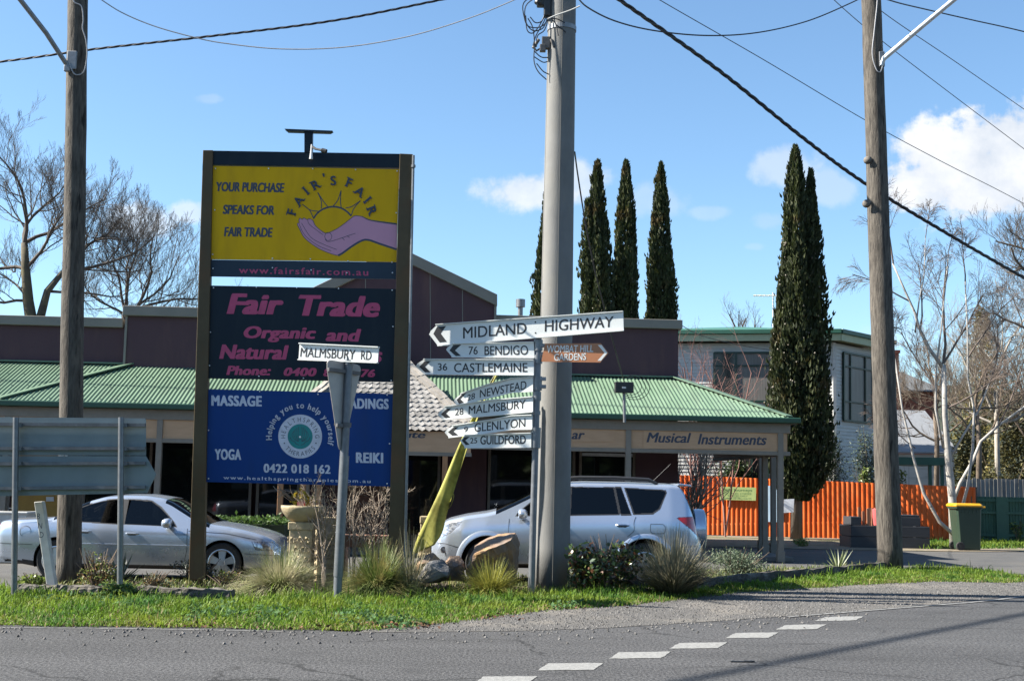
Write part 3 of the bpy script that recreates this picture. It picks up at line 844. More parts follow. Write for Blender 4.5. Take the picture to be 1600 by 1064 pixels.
# ================================================================== poles
m_wood = mat('weathered_pole', (0.105, 0.092, 0.076), (0.042, 0.036, 0.03), scale=6, rough=0.95, stretch=(3.2, 3.2, .5), bump=1.0, bscale=12, detail=9,
             c3=(0.012, 0.010, 0.008), s3=3.2, lo=.36, hi=.62, lo3=.60, hi3=.68)
m_concrete = mat('pole_concrete', (0.162, 0.162, 0.156), (0.13, 0.13, 0.126), scale=3, rough=0.85, stretch=(1, 1, .6), bump=.25, bscale=60, c3=(0.165, 0.16, 0.145), s3=1.2)
m_steel = mat('dull_steel', (0.24, 0.248, 0.264), (0.176, 0.184, 0.192), scale=9, rough=.5, metal=.5)
m_wire = mat('black_cable', (0.012, 0.012, 0.016), (0.02, 0.02, 0.024), scale=8, rough=.5)
m_wire_grey = mat('grey_cable', (0.32, 0.32, 0.33), (.25, .25, .26), scale=8, rough=.5)
m_white = mat('white_paint', (0.481, 0.481, 0.4615), (0.403, 0.3965, 0.377), scale=7, rough=.6, c3=(0.325, 0.3185, 0.2925), s3=2.5, lo3=.6, hi3=.8)

def pole_shaft(mb, pts, r0, r1, n=20, rnd=None, rough=0.0):
    mb.tube(pts, [r0 + (r1 - r0) * i / (len(pts) - 1) for i in range(len(pts))], n, noise=rough, rnd=rnd)
def pline(x0, y0, x1, y1, Y, k=12, wob=0, rnd=None):
    out = []
    for i in range(k + 1):
        t = i / k
        out.append(P(x0 + (x1 - x0) * t + (rnd.gauss(0, wob) if wob else 0), y0 + (y1 - y0) * t, Y))
    return out
rnd = random.Random(8)
YL = 19.9
lp = thing('wooden_power_pole', 'weathered timber power pole standing beside the leaning white marker post', 'power pole', P(106, 914, YL), group='timber power poles')
base = P(106, 922, YL); mb = MB(); pole_shaft(mb, pline(106.5, 922, 129, -440, YL, 30, .35, rnd), .187, .140, 28, rnd, .03)
sh = mb.build('shaft', m_wood, lp, smooth='all')
m_plate = mat('number_plate_metal', (.55, .55, .52), rough=.5)
mb = MB(); pl = Plane(P(105, 708, YL) - Vector((0, .178, 0)))
text_rect(mb, pl, '270', 92, 704, 106, 713, bold=.03, off=.012); mb.build('number', m_plate, sh)
mb = MB(); pl2 = Plane(P(110, 722, YL) - Vector((0, .185, 0)))
panel(mb, pl2, [(98, 722), (102, 719), (101, 729), (97, 728)], .006, .004); panel(mb, pl2, [(104, 718), (111, 719), (111, 722), (104, 721)], .006, .004)
mb.build('tag', m_plate, sh)
mb = MB(); mb.tube([P(114, 106, YL) + Vector((-.05, -.16, 0)), P(72, 52, YL - .5), P(30, -2, YL - .9), P(-30, -78, YL - 1.5)], .038, 10)
arm = mb.build('lamp_arm', m_steel, lp, smooth=True)
mb = MB(); mb.box(P(118, 100, YL) + Vector((0, -.165, 0)), (.15, .05, .30)); mb.box(P(114, 113, YL) + Vector((-.03, -.17, 0)), (.10, .07, .1)); mb.build('bracket', m_steel, lp, bevel=.01)
mb = MB(); mb.tube([P(x, y, YL - .19) for x, y in spline([(112, -40), (114, 0), (127, 10), (130, 30), (129, 45), (134, 62), (136, 85), (131, 112), (118, 117), (110, 105), (109, 98)], 5)], .010, 6)
mb.build('wiring', m_wire_grey, lp)

YR = 27.2
rp = thing('wooden_power_pole', 'timber power pole at the right end of the dark garden edging', 'power pole', P(1391, 892, YR), group='timber power poles')
mb = MB(); pole_shaft(mb, pline(1391.5, 893, 1361, -5, YR, 24, .45, rnd) + pline(1361, -30, 1356, -220, YR, 4), .262, .200, 28, rnd, .035)
sh = mb.build('shaft', m_wood, rp, smooth='all')
mb = MB()
for (x, y) in ((1358, 250), (1356, 318)):
    c_ = P(x, y, YR - .19); mb.tube([c_ + Vector((-.02, .03, 0)), c_ + Vector((-.04, -.020, 0))], [.095, .05], 10)
mb.build('branch_knot', mat('pole_knot', (.15, .132, .112), (.08, .07, .06), scale=12, rough=.9), sh, smooth='all')
mb = MB(); mb.tube([P(1377, 103, YR - .2), P(1381, 92, YR - .22), P(1440, 42, YR - .6), P(1493, -2, YR - .9), P(1560, -62, YR - 1.3)], .055, 10)
mb.build('lamp_arm', mat('bright_galv', (.62, .63, .64), (.5, .51, .52), scale=10, rough=.4, metal=.5), rp, smooth=True)
mb = MB(); mb.box(P(1377, 98, YR) + Vector((-.05, -.21, 0)), (.12, .06, .34)); mb.build('bracket', m_steel, rp, bevel=.01)
mb = MB(); mb.tube([P(x, y, YR - .27) for x, y in spline([(1371, -40), (1371, 0), (1366, 50), (1363, 85), (1369, 108), (1375, 113), (1379, 104)], 5)], .013, 6); mb.build('wiring', m_wire_grey, rp)

YC = 20.95
cp = thing('concrete_power_pole', 'tall grey concrete power pole behind the finger post', 'power pole', P(862, 917, YC))
mb = MB()
top = P(884, -300, YC); bot = P(862, 921, YC); k = 20
mb.tube([bot.lerp(top, i / k) for i in range(k + 1)], [.288 - .075 * i / k for i in range(k + 1)], 36)
sh = mb.build('shaft', m_concrete, cp, smooth='all')
mb = MB()   # long mould seam and the little cast joint
for a in (-1.28, 1.75):
    pts = []
    for i in range(k + 1):
        r = .288 - .075 * i / k
        pts.append(bot.lerp(top, i / k) + Vector((math.sin(a) * r, -math.cos(a) * r, 0)) if a < 0 else bot.lerp(top, i / k) + Vector((math.sin(.0) * r, -math.cos(.0) * r, 0)))
    mb.tube(pts, .005, 5)
mb.build('mould_seam', mat('seam_dark', (.14, .135, .12)), sh)
def on_c(t, a, o=0.0):
    p = bot.lerp(top, t); r = .288 - .075 * t + o; return p + Vector((math.sin(a) * r, -math.cos(a) * r, 0))
def t_of(py): return (921 - py) / (921 + 300.0)
mb = MB()
for py in (64,):
    t = t_of(py); r = .288 - .075 * t
    mb.lathe(bot.lerp(top, t), [(r - .01, -.04), (r + .012, -.04), (r + .012, .04), (r - .01, .04)], 36)
mb.build('steel_band', m_steel, cp)
mb = MB(); t = t_of(70)
mb.box(P(853, 68, YC - .1), (.14, .12, .2)); mb.box(P(848, 76, YC - .12), (.10, .10, .12)); mb.tube([P(842, 62, YC - .1), P(833, 76, YC - .12)], .03, 8); mb.tube([P(861, 62, YC - .18), P(866, 74, YC - .2)], .025, 8)
mb.tube([P(845, 76, YC - .12), P(838, 80, YC - .12), P(834, 74, YC - .12)], .02, 6)
mb.build('cable_clamp', mat('clamp_brown', (.13, .12, .11), (.08, .075, .07), scale=12, rough=.6), cp, bevel=.01)
mb = MB(); mb.box(P(848, -2, YC - .1), (.20, .14, .3)); mb.box(P(855, 14, YC - .1), (.12, .16, .3)); mb.tube([P(841, 8, YC - .12), P(848, -10, YC - .12)], .08, 10)
mb.box(P(858, -60, YC), (.16, .3, .9))
mb.build('fuse_box', m_black, cp, bevel=.02)
mb = MB(); rnd = random.Random(2)
loops = [[(840, -10), (818, 5), (819, 30), (826, 42), (842, 44), (853, 36), (857, 18)], [(842, -5), (821, 10), (822, 34), (832, 48), (848, 45), (856, 30)],
         [(857, 20), (848, 38), (838, 55), (835, 72)], [(858, 26), (850, 48), (840, 58), (838, 75)], [(826, 28), (832, 44), (835, 70), (835, 95), (842, 112), (855, 125)],
         [(836, 80), (845, 90), (858, 91)], [(835, 90), (848, 97), (856, 97)], [(838, 100), (848, 112), (857, 117)], [(822, 25), (824, 48), (832, 52), (842, 44), (852, 25)],
         [(828, 28), (836, 36), (846, 34), (852, 22)], [(862, 30), (868, 38), (872, 57)], [(860, 28), (872, 30), (882, 36)], [(868, 38), (878, 46), (883, 51)]]
for L in loops:
    mb.tube([P(x, y, YC - .15 - .14 * (x > 858)) for x, y in spline([(p[0] + rnd.gauss(0, .6), p[1] + rnd.gauss(0, .6)) for p in L], 5)], .010, 5)
mb.build('cable_loop', m_wire, cp)
mb = MB(); mb.tube([P(x, y, YC - .30) for x, y in spline([(856, 30), (870, 24), (890, 17), (906, 10)], 4)], .012, 6); mb.build('tie_cord', m_white, cp)

# ================================================================== overhead cables
def cable(label, pts, Y0, Y1, r, m=m_wire, k=10, twist=False, group='overhead cables'):
    S = spline(pts, k); L = len(S)
    P3 = [P(S[i][0], S[i][1], Y0 + (Y1 - Y0) * i / (L - 1)) for i in range(L)]
    mb = MB()
    if twist:
        D = []; tot_ = 0
        for i in range(L - 1):
            sub = 10
            for j in range(sub): D.append(P3[i].lerp(P3[i + 1], j / sub))
        for ph in (0, 2.09, 4.19):
            pts_ = []
            dist_ = 0
            for i, p in enumerate(D):
                if i: dist_ += (p - D[i - 1]).length
                d = (D[min(i + 1, len(D) - 1)] - D[max(i - 1, 0)]).normalized(); e1 = d.cross(Vector((0, 0, 1))).normalized(); e2 = e1.cross(d)
                an = ph + dist_ * 2 * math.pi / .9
                pts_.append(p + (e1 * math.cos(an) + e2 * math.sin(an)) * r * .55)
            mb.tube(pts_, r * .5, 5)
    else: mb.tube(P3, r, 6)
    return _tag(mb.build('overhead_cable', m), label, 'cable', group)
cable('thick twisted black cable slanting down behind the right timber pole', [(880, -62), (965, -2), (1120, 108), (1255, 216), (1352, 287), (1480, 365), (1600, 434), (1740, 512)], 24, 36, .046, twist=True)
cable('twisted dark cable crossing behind the left timber pole', [(-700, 170), (-300, 130), (0, 97), (142, 78), (330, 57), (520, 33), (690, 0), (860, -36)], 30, 30, .030, twist=True)
cable('thin pale cable sagging above the yellow sign panel', [(152, -4), (190, 20), (240, 41), (300, 58), (350, 68), (440, 77), (540, 74), (640, 57), (730, 30), (800, 2), (872, -32)], 20.0, 20.8, .0095, m_wire_grey)
cable('black cable drooping between the concrete pole and right pole', [(900, -6), (918, 12), (960, 33), (1020, 48), (1100, 56), (1180, 52), (1260, 34), (1330, 5), (1362, -12)], 20.9, 27.0, .014)
cable('thin wire passing behind the right pole towards the large cloud', [(985, -30), (1030, 0), (1190, 92), (1350, 187), (1470, 252), (1565, 300), (1700, 372)], 30, 50, .012)
cable('lower of the two thin parallel wires upper right', [(1270, -32), (1318, 14), (1380, 66), (1490, 150), (1600, 233), (1720, 324)], 31, 50, .012)
cable('upper of the two thin parallel wires upper right', [(1310, -40), (1380, 20), (1490, 95), (1600, 171), (1720, 254)], 31, 50, .012)
cable('dark wire running off to the upper right corner', [(1358, -10), (1400, 4), (1450, 16), (1520, 32), (1600, 50), (1740, 86)], 27.2, 34, .016)
cable('slack service wire dropping from the concrete pole to the shop roof', [(898, 238), (903, 275), (915, 350), (930, 425), (945, 484), (962, 550), (975, 596)], 21.0, 29.7, .014)
cable('thin service wire from the parapet to the weatherboard house', [(1064, 508), (1095, 524), (1150, 538), (1210, 548)], 33.0, 46.5, .010)
# bundled cable from the pole head out over the road (throws the long shadow on the asphalt)
mb = MB(); a0 = P(126.5, -402, 19.9) + Vector((0, -.1, 0)); a1 = a0 + Vector((-18, -21.9, .3))
pts = [a0.lerp(a1, i / 24) - Vector((0, 0, .2 * math.sin(math.pi * i / 24))) for i in range(25)]
mb.tube(pts, .06, 8); _tag(mb.build('overhead_cable', m_wire), 'bundled cable running forward over the road from the left timber pole head', 'cable', 'overhead cables')
# ================================================================== billboard
m_signpost = mat('sign_post_brown', (0.088, 0.066, 0.036), (0.066, 0.049, 0.027), scale=3, rough=.5, spec=.2, c3=(.10, .06, .03), s3=1.5)
m_navy = mat('navy_panel', (0.012, 0.020, 0.030), (0.010, 0.017, 0.027), scale=2, rough=.35, spec=.12, c3=(0.018, 0.026, 0.034), s3=2.2, lo3=.48, hi3=.8, stretch=(1.6, 1, .35))
m_yellow = mat('yellow_panel', (0.62, 0.36, 0.005), (0.58, 0.335, 0.005), scale=1.2, rough=.4, spec=.12, c3=(0.48, 0.275, 0.008), s3=2.2, lo3=.48, hi3=.8, stretch=(1.6, 1, .35))
m_blue = mat('blue_panel', (0.008, 0.043, 0.18), (0.007, 0.038, 0.17), scale=1.4, rough=.35, spec=.12, c3=(0.010, 0.040, 0.145), s3=2.2, lo3=.48, hi3=.8, stretch=(1.6, 1, .35))
m_pink = mat('pink_lettering', (0.44, 0.045, 0.13), rough=.45)
m_lav = mat('pale_blue_lettering', (0.50, 0.53, 0.64), rough=.45)
m_hand = mat('pink_hand_paint', (0.50, 0.235, 0.33), (.47, .22, .31), scale=2, rough=.45)
m_teal = mat('teal_paint', (0.0, 0.19, 0.20), rough=.45)
m_bolt = mat('bolt_steel', (.7, .7, .7), rough=.3, metal=.7)
m_rust = mat('rust', (.16, .05, .02), (.05, .025, .02), scale=14, rough=.9)
YB = 19.5
PB = Plane(P(465, 600, YB), -3); PBf = Plane(P(465, 600, YB) - Vector((0, .06, 0)), -3)
bb = thing('shop_sign_board', 'tall two post sign board with yellow, navy and blue advertising panels', 'sign board', P(465, 905, YB))
for pts, nm in (([(317, 234.7), (332.6, 234.7), (318, 905), (294.5, 905)], 'post'), ([(624.6, 240), (645, 241), (629, 905), (605.5, 905)], 'post')):
    mb = MB(); panel(mb, PBf, pts, 0, .16); po = mb.build(nm, m_signpost, bb, bevel=.008)
    if pts[0][0] > 500:
        mb = MB(); mb.tube([P(646, 243, YB + .02), P(632, 905, YB + .02)], .022, 8); mb.tube([P(646, 258, YB), P(645.8, 262, YB)], .035, 8); mb.build('conduit', m_galv, po, smooth=True)
mb = MB(); panel(mb, PB, [(332.6, 235.5), (624.8, 240.5), (624.3, 262.5), (332.1, 257.5)], .02, .10); bm = mb.build('top_beam', m_navy, bb, bevel=.006)
mb = MB()
for (x, y, w_, h_) in ((380, 247, 10, 12), (372, 245, 5, 6), (430, 250, 7, 14), (396, 243, 4, 4)):
    rr = random.Random(x); pts = [(x + w_ * rr.uniform(-.7, .7), y + h_ * (k / 5 - .5)) for k in range(6)] ; stroke(mb, PB, pts, [1, 3.5, 2, 4.5, 2.5, 1], off=.028)
mb.build('rust_stain', m_rust, bm)
mb = MB()
mb.prism([P(*q, YB - .06) for q in ((444.5, 201.5), (519.5, 204.5), (515, 207), (449, 205))], (0, .12, 0))
panel(mb, PB, [(475.5, 205), (488.5, 205.5), (488, 238), (475.5, 238)], .04, .12)
br = mb.build('top_bracket', m_navy, bb)
mb = MB(); mb.tube([P(487, 229, YB - .1), P(493, 233, YB - .2), P(503, 235, YB - .3)], .02, 8); mb.tube([P(503, 235, YB - .3), P(510, 237, YB - .32)], .035, 8); lf = mb.build('lamp_fitting', m_black, br)
mb = MB(); mb.tube([P(487, 226, YB - .12), P(486.5, 238, YB - .12), P(486, 249, YB - .12)], [.012, .018, .03], 8); mb.build('lamp_bulb', mat('bulb_glass', (.7, .7, .7), rough=.1), lf, smooth=True)

def z3(x, y): return (300 + x / 4.092, 190 + y / 4.092)
def z4(x, y): return (300 + x / 4.444, 430 + y / 4.444)
def z5(x, y): return (300 + x / 4.444, 590 + y / 4.444)
def tz(mb, z, body, x0, y0, x1, y1, sl=.018, **kw):
    d = (x1 - x0) * sl
    text_quad(mb, PB, body, z(x0, y0), z(x1, y0 + d), z(x1, y1 + d), z(x0, y1), **kw)
def bolts(pts, parent):
    for x, y in pts:
        mb = MB(); c_ = PB.at(x, y, .004); mb.lathe(c_, [(.0, -.012), (.010, -.010), (.012, 0)], 8, axis='y'); mb.build('bolt', m_bolt, parent)
# yellow panel
mb = MB(); panel(mb, PB, [z3(134, 284), z3(1325, 306), z3(1307, 898), z3(122, 881)], 0, .025); yp = mb.build('yellow_panel', m_yellow, bb)
mb = MB()
tz(mb, z3, 'YOUR PURCHASE', 155, 386, 592, 447, bold=.055, shear=.15)
tz(mb, z3, 'SPEAKS FOR', 196, 532, 526, 592, bold=.055, shear=.15)
tz(mb, z3, 'FAIR TRADE', 204, 674, 517, 734, bold=.055, shear=.15)
mb.cut()
for ch, x, y, r in (('F', 636, 578, -77), ('A', 681, 507, -55), ('I', 727, 443, -42), ('R', 789, 403, -30), ("'", 845, 362, -12), ('S', 903, 377, -3), ('F', 1006, 391, 20), ('A', 1074, 447, 37), ('I', 1122, 502, 50), ('R', 1152, 570, 68)):
    text_char(mb, PB, ch, *z3(x, y), 60 / 4.092 * (1 if ch != "'" else 1), r, wscale=1.0, bold=.03, serif=ch in 'FAIR')
build_pieces(mb, 'lettering', m_ltr, yp); mb = MB()
for a in ([(705, 530), (752, 568), (778, 622)], [(705, 530), (757, 567), (808, 575)], [(804, 454), (826, 508), (827, 557)], [(804, 454), (842, 513), (870, 548)],
          [(953, 442), (932, 503), (903, 541)], [(953, 442), (949, 508), (955, 555)], [(1077, 507), (1022, 544), (983, 553)], [(1077, 507), (1036, 555), (1018, 603)]):
    stroke(mb, PB, [z3(*p) for p in spline(a, 5)], 1.3)
arc = [(777, 620), (800, 588), (835, 562), (880, 547), (920, 546), (960, 557), (995, 580), (1018, 605)]
stroke(mb, PB, [z3(*p) for p in spline(arc, 5)], 2.6)
stroke(mb, PB, [z3(*p) for p in spline([(1085, 606), (1130, 628), (1190, 640), (1310, 656)], 4)], [1 + 1.6 * i / 12 for i in range(13)])
stroke(mb, PB, [z3(*p) for p in spline([(935, 857), (965, 840), (1020, 800), (1085, 762), (1130, 758), (1200, 782), (1308, 818)], 4)], 3.0)
mb.build('painted_sun', m_ltr, yp)
mb = MB()
hand = spline([(1310, 660), (1180, 640), (1120, 626), (1085, 608), (1040, 604), (1010, 625), (965, 660), (920, 690), (870, 712), (845, 711), (805, 682), (785, 660), (770, 630), (745, 622), (738, 628), (715, 617), (706, 626), (690, 618), (683, 632), (685, 648), (673, 655), (690, 692), (720, 745), (790, 800), (860, 835), (935, 857), (965, 840), (1020, 800), (1085, 762), (1130, 758), (1200, 782), (1309, 818)], 3)
mb.add([PB.at(*z3(*p), .0008) for p in hand], [tuple(range(len(hand)))])
mb.build('painted_hand', m_hand, yp)
mb = MB()
stroke(mb, PB, [z3(*p) for p in hand[3:]], .9, off=.008)
for a in ([(848, 738), (856, 714), (880, 712), (894, 734), (884, 757), (862, 760), (848, 738)], [(850, 752), (870, 768), (920, 757), (1000, 730), (1046, 715)], [(960, 742), (975, 760)], [(990, 733), (1008, 742)],
          [(700, 650), (760, 740), (840, 785), (925, 819)], [(683, 653), (720, 725), (800, 790), (890, 828)], [(740, 630), (748, 655), (790, 690), (840, 726)]):
    stroke(mb, PB, [z3(*p) for p in spline(a, 5)], .75, off=.008)
mb.build('hand_outline', m_ltr, yp)
bolts([z3(*p) for p in ((150, 302), (490, 302), (772, 303), (1046, 309), (1312, 318), (146, 566), (1306, 585), (132, 850), (515, 876), (757, 880), (997, 893), (1278, 900))], yp)
# web strip
mb = MB(); panel(mb, PB, [z3(121, 884), z3(1307, 901), z3(1303, 1008), z3(119, 990)], 0, .025); st = mb.build('web_strip', mat('slate_strip', (0.026, 0.042, 0.064), (0.022, 0.036, 0.056), scale=2, rough=.4, spec=.15), bb)
mb = MB(); tz(mb, z3, 'www.fairsfair.com.au', 300, 928, 1127, 971, bold=.018, track=1.22); build_pieces(mb, 'lettering', m_pink, st)
bolts([z3(*p) for p in ((135, 940), (515, 935), (762, 950), (990, 968), (1282, 967))], st)
# fair trade panel
mb = MB(); panel(mb, PB, [z4(130, 72), z4(1418, 96), z4(1400, 742), z4(108, 716)], 0, .025); ft = mb.build('navy_panel', m_navy, bb)
mb = MB()
tz(mb, z4, 'Fair', 240, 126, 637, 270, bold=.06, shear=.22, track=1.06, sl=.012); tz(mb, z4, 'Trade', 740, 137, 1306, 282, bold=.06, shear=.22, track=1.06, sl=.018)
tz(mb, z4, 'Organic', 359, 353, 862, 462, bold=.055, shear=.2, track=1.05, sl=.012); tz(mb, z4, 'and', 928, 370, 1175, 458, bold=.055, shear=.2, track=1.05)
tz(mb, z4, 'Natural', 188, 481, 672, 581, bold=.055, shear=.2, track=1.05, sl=.012); tz(mb, z4, 'Products', 742, 490, 1322, 594, bold=.055, shear=.2, track=1.05)
tz(mb, z4, 'Phone:', 238, 628, 549, 692, bold=.055, shear=.2, track=1.05, sl=.012); tz(mb, z4, '0400', 636, 640, 866, 698, bold=.055, shear=.2, track=1.05)
tz(mb, z4, '8', 912, 647, 962, 702, bold=.055, shear=.2, track=1.05); tz(mb, z4, '76', 1170, 652, 1271, 706, bold=.055, shear=.2, track=1.05)
build_pieces(mb, 'lettering', m_pink, ft)
bolts([z4(*p) for p in ((150, 88), (447, 84), (727, 88), (1018, 93), (1390, 105), (128, 396), (1395, 357), (122, 628), (465, 702), (775, 715), (1383, 732))], ft)
# blue panel
mb = MB(); panel(mb, PB, [z5(112, 80), z5(1397, 112), z5(1377, 755), z5(92, 723)], 0, .025); bp = mb.build('blue_panel', m_blue, bb)
mb = MB()
tz(mb, z5, 'MASSAGE', 134, 121, 485, 195, bold=.06, track=1.1, sl=.015); tz(mb, z5, 'READINGS', 1015, 141, 1366, 213, bold=.06, track=1.1)
tz(mb, z5, 'YOGA', 158, 494, 342, 569, bold=.06, track=1.1, sl=.01); tz(mb, z5, 'REIKI', 1138, 518, 1328, 590, bold=.06, track=1.1)
tz(mb, z5, '0422 018 162', 497, 596, 962, 658, bold=.045, track=1.1, sl=.02)
tz(mb, z5, 'www.healthspringtherapies.com.au', 218, 680, 1240, 712, bold=.018, sl=.026, track=1.3)
CX, CY = 751, 408
def arc_text(s_, r, a0, a1, h, bold=.0, inward=False, ws=1.0, mbx=None):
    wd = []
    for ch in s_:
        if ch == ' ': wd.append(.34); continue
        v, f = glyphs(ch, 0); wd.append((v[:, 0].max() - v[:, 0].min()) + .13)
    tot_ = sum(wd); acc = 0
    for ch, q in zip(s_, wd):
        a = a0 + (a1 - a0) * (acc + q / 2) / tot_; acc += q
        if ch == ' ': continue
        x = CX + r * math.cos(R_(a)); y = CY - r * math.sin(R_(a))
        rot = (90 - a) if not inward else (270 - a)
        text_char(mbx, PB, ch, *z5(x, y), h / 4.444, rot, wscale=ws, bold=bold)
mb.cut()
arc_text('Helping you to help yourself', 218, 188, -17, 42, bold=.035, ws=.85, mbx=mb)
build_pieces(mb, 'lettering', m_lav, bp); mb = MB()
disc(mb, PB, *z5(CX, CY), 152 / 4.444, .005, 48, r0=86 / 4.444)
mb.build('logo_ring', m_lav, bp)
mb = MB(); disc(mb, PB, *z5(CX, CY), 87 / 4.444, .006, 40); mb.build('logo_disc', m_teal, bp)
mb = MB()
arc_text('HEALTHSPRING', 119, 190, -10, 32, bold=.0, ws=.85, mbx=mb)
arc_text('THERAPIES', 119, 216, 324, 32, bold=.0, inward=True, ws=.85, mbx=mb)
for a in (203, -23): disc(mb, PB, *z5(CX + 119 * math.cos(R_(a)), CY - 119 * math.sin(R_(a))), 5 / 4.444, .009, 10)
for s_ in (-1, 1):
    for k, (dx, top_) in enumerate(((14, -68), (28, -62), (42, -52), (54, -38))):
        stroke(mb, PB, [z5(CX + s_ * p[0], CY + p[1]) for p in spline([(dx * .8, top_), (dx * 1.05, top_ * .3), (dx * .7, 22), (12, 34)], 4)], .7, off=.009)
    stroke(mb, PB, [z5(CX + s_ * p[0], CY + p[1]) for p in ((70, 5), (58, 28), (38, 36), (26, 52), (6, 60))], .9, off=.009)
mb.build('logo_lettering', m_ltr, bp)
mb = MB(); disc(mb, PB, *z5(CX - 1, CY + 3), 7 / 4.444, .010, 14); mb.build('logo_dot', mat('dot_white', (.8, .8, .8)), bp)
bolts([z5(*p) for p in ((470, 95), (875, 115), (1355, 120), (115, 365), (1372, 458), (115, 700), (1355, 735))], bp)

# ================================================================== MALMSBURY RD post with give-way plate
m_signwhite = mat('sign_white', (0.608, 0.6232, 0.608), (0.5776, 0.5928, 0.5776), scale=2.5, rough=.4, c3=(0.5168, 0.5244, 0.5016), s3=3.0, lo3=.58, hi3=.8)
m_signblack = mat('sign_black', (0.012, 0.012, 0.014), rough=.5)
m_platebk = mat('plate_back', (0.336, 0.32, 0.304), (0.28, 0.268, 0.256), scale=3, rough=.5, metal=.3, c3=(0.376, 0.352, 0.328), s3=2)
m_pipe = mat('pipe_galv', (0.1728, 0.1824, 0.1968), (0.1296, 0.1392, 0.1536), scale=16, rough=.45, metal=.45, c3=(0.1056, 0.1128, 0.1248), s3=4, stretch=(1, 1, .5))
YM = 18.15
sp = thing('street_name_post', 'galvanised post carrying the white road name blade and back of a triangular plate', 'street sign', P(527, 936, YM))
mb = MB(); mb.tube([P(526.5, 940, YM), P(536, 745, YM), P(545, 566, YM)], .060, 16); po = mb.build('pole', m_pipe, sp, smooth=True)
mb = MB(); mb.tube([P(528.5, 900, YM), P(538.3, 712, YM)], .068, 16); mb.build('pole_sleeve', m_galv, po, smooth=True)
mb = MB(); mb.tube([P(545, 570, YM), P(545.2, 563, YM)], .07, 16); mb.box(P(545, 562, YM), (.05, .09, .06)); mb.build('pole_cap', m_galv, po, smooth=True)
pm = Plane(P(545, 550, YM - .045), 19)
mb = MB(); panel(mb, pm, [(468, 538), (591.5, 543.5), (590, 566), (466.5, 561)], 0, .02); bl = mb.build('blade', m_signwhite, sp)
for a, b2 in (((468, 536.6), (592, 542.5)), ((466.5, 562), (590, 567))):
    mb = MB(); mb.bar(pm.at(*a, .0), pm.at(*b2, .0), .07, .014, up=(0, 0, 1)); mb.build('flange', m_signwhite, bl)
mb = MB(); text_quad(mb, pm, 'MALMSBURY', (470.3, 543), (556, 546.6), (554.5, 562), (468.8, 557.6), bold=.016); text_quad(mb, pm, 'RD', (564.5, 547.8), (581, 548.6), (580, 562.8), (563.6, 561.8), bold=.016)
build_pieces(mb, 'lettering', m_signblack, bl)
pt = Plane(P(543, 630, YM + .06), -58)
mb = MB()
outl = [(511.5, 566.5), (513.5, 563.5), (518, 562.5), (558, 569.5), (562.5, 572), (564, 578), (537.5, 700), (534, 704.5), (530.5, 702), (529, 697), (511.5, 577)]
panel(mb, pt, outl, 0, .012); tp = mb.build('triangle_plate', m_platebk, sp, bevel=.003)
for (ya, yb, xa, xb) in ((577, 583.5, 513, 562), (664, 666, 526, 545)):
    mb = MB(); mb.bar(pt.at(xa, ya, .03), pt.at(xb, yb, .03), .03, .05); mb.build('strap', MATS.get('strap_dark') or mat('strap_dark', (.10, .10, .105), rough=.6), tp)
mb = MB(); mb.tube([P(541, 660, YM), P(540.5, 667, YM)], .075, 14); mb.box(P(531, 663, YM), (.16, .06, .04)); mb.build('clamp', mat('clamp_dark', (.1, .1, .105), rough=.5, metal=.4), sp)

# ================================================================== finger post
YF = 19.45
fpst = thing('finger_post', 'slim steel finger post with white direction blades and one brown blade', 'direction sign', P(830, 931, YF))
mb = MB(); mb.tube([P(829.5, 936, YF), P(835.5, 735, YF), P(841.5, 524, YF)], .050, 16); po = mb.build('pole', m_pipe, fpst, smooth=True)
for (y0, y1, r) in ((531, 548, .068), (555, 568, .07), (588, 610, .074), (612, 626, .066), (642, 648, .064), (668, 700, .078)):
    def fx(y): return 841.5 - (y - 524) / (936 - 524) * 12
    mb = MB(); mb.tube([P(fx(y0), y0, YF), P(fx(y1), y1, YF)], r, 16); mb.build('sleeve', m_galv, po, smooth=True)
for (y, dx) in ((540, 8), (553, 9), (592, 8), (604, 8)):
    mb = MB(); mb.box(P(840 + dx, y, YF), (.10, .12, .05)); mb.build('clamp', m_steel, po)
m_brown = mat('brown_sign', (0.345, 0.1425, 0.06375), (0.3225, 0.1312, 0.06), scale=2, rough=.4)
def blade(name, ang, outline, texts, chev=None, y_off=0.0, ctr=(836, 560), m=m_signwhite, mt=m_signblack, lip=None):
    pl = Plane(P(ctr[0], ctr[1], YF - .085 + y_off), ang)
    mb = MB(); panel(mb, pl, outline, 0, .022); b_ = mb.build('blade', m, fpst)
    if lip:
        for L in lip:
            mb = MB()
            for i in range(len(L) - 1): mb.bar(pl.at(*L[i], .0), pl.at(*L[i + 1], .0), .06, .012)
            mb.build('flange', m, b_)
    mb = MB()
    for t in texts:
        text_quad(mb, pl, *t[:5], **(t[5] if len(t) > 5 else {}))
    if chev:
        mb.cut(); mb.add([pl.at(x, y, .0015) for x, y in chev], [(0, 1, 4, 5), (1, 2, 3, 4)])
    build_pieces(mb, 'lettering', mt, b_); return b_, pl
B4 = dict(bold=.010)
b0, p0 = blade('midland', 14, [(670.5, 522.5), (673, 517), (682.5, 508), (973.5, 487.5), (974.5, 516), (684, 540)],
      [('MIDLAND', (723.5, 511.5), (822.8, 504), (822.5, 521), (723.5, 529), B4), ('HIGHWAY', (851.5, 500.8), (959, 494), (958, 511), (851, 518.3), B4)],
      [(683, 510.5), (677, 521.7), (687, 535.2), (698.4, 534.2), (688.6, 521.2), (697, 509.4)], ctr=(842, 514), lip=[[(681, 507.3), (973.5, 486.6)], [(684, 540.6), (974.5, 516.6)]])
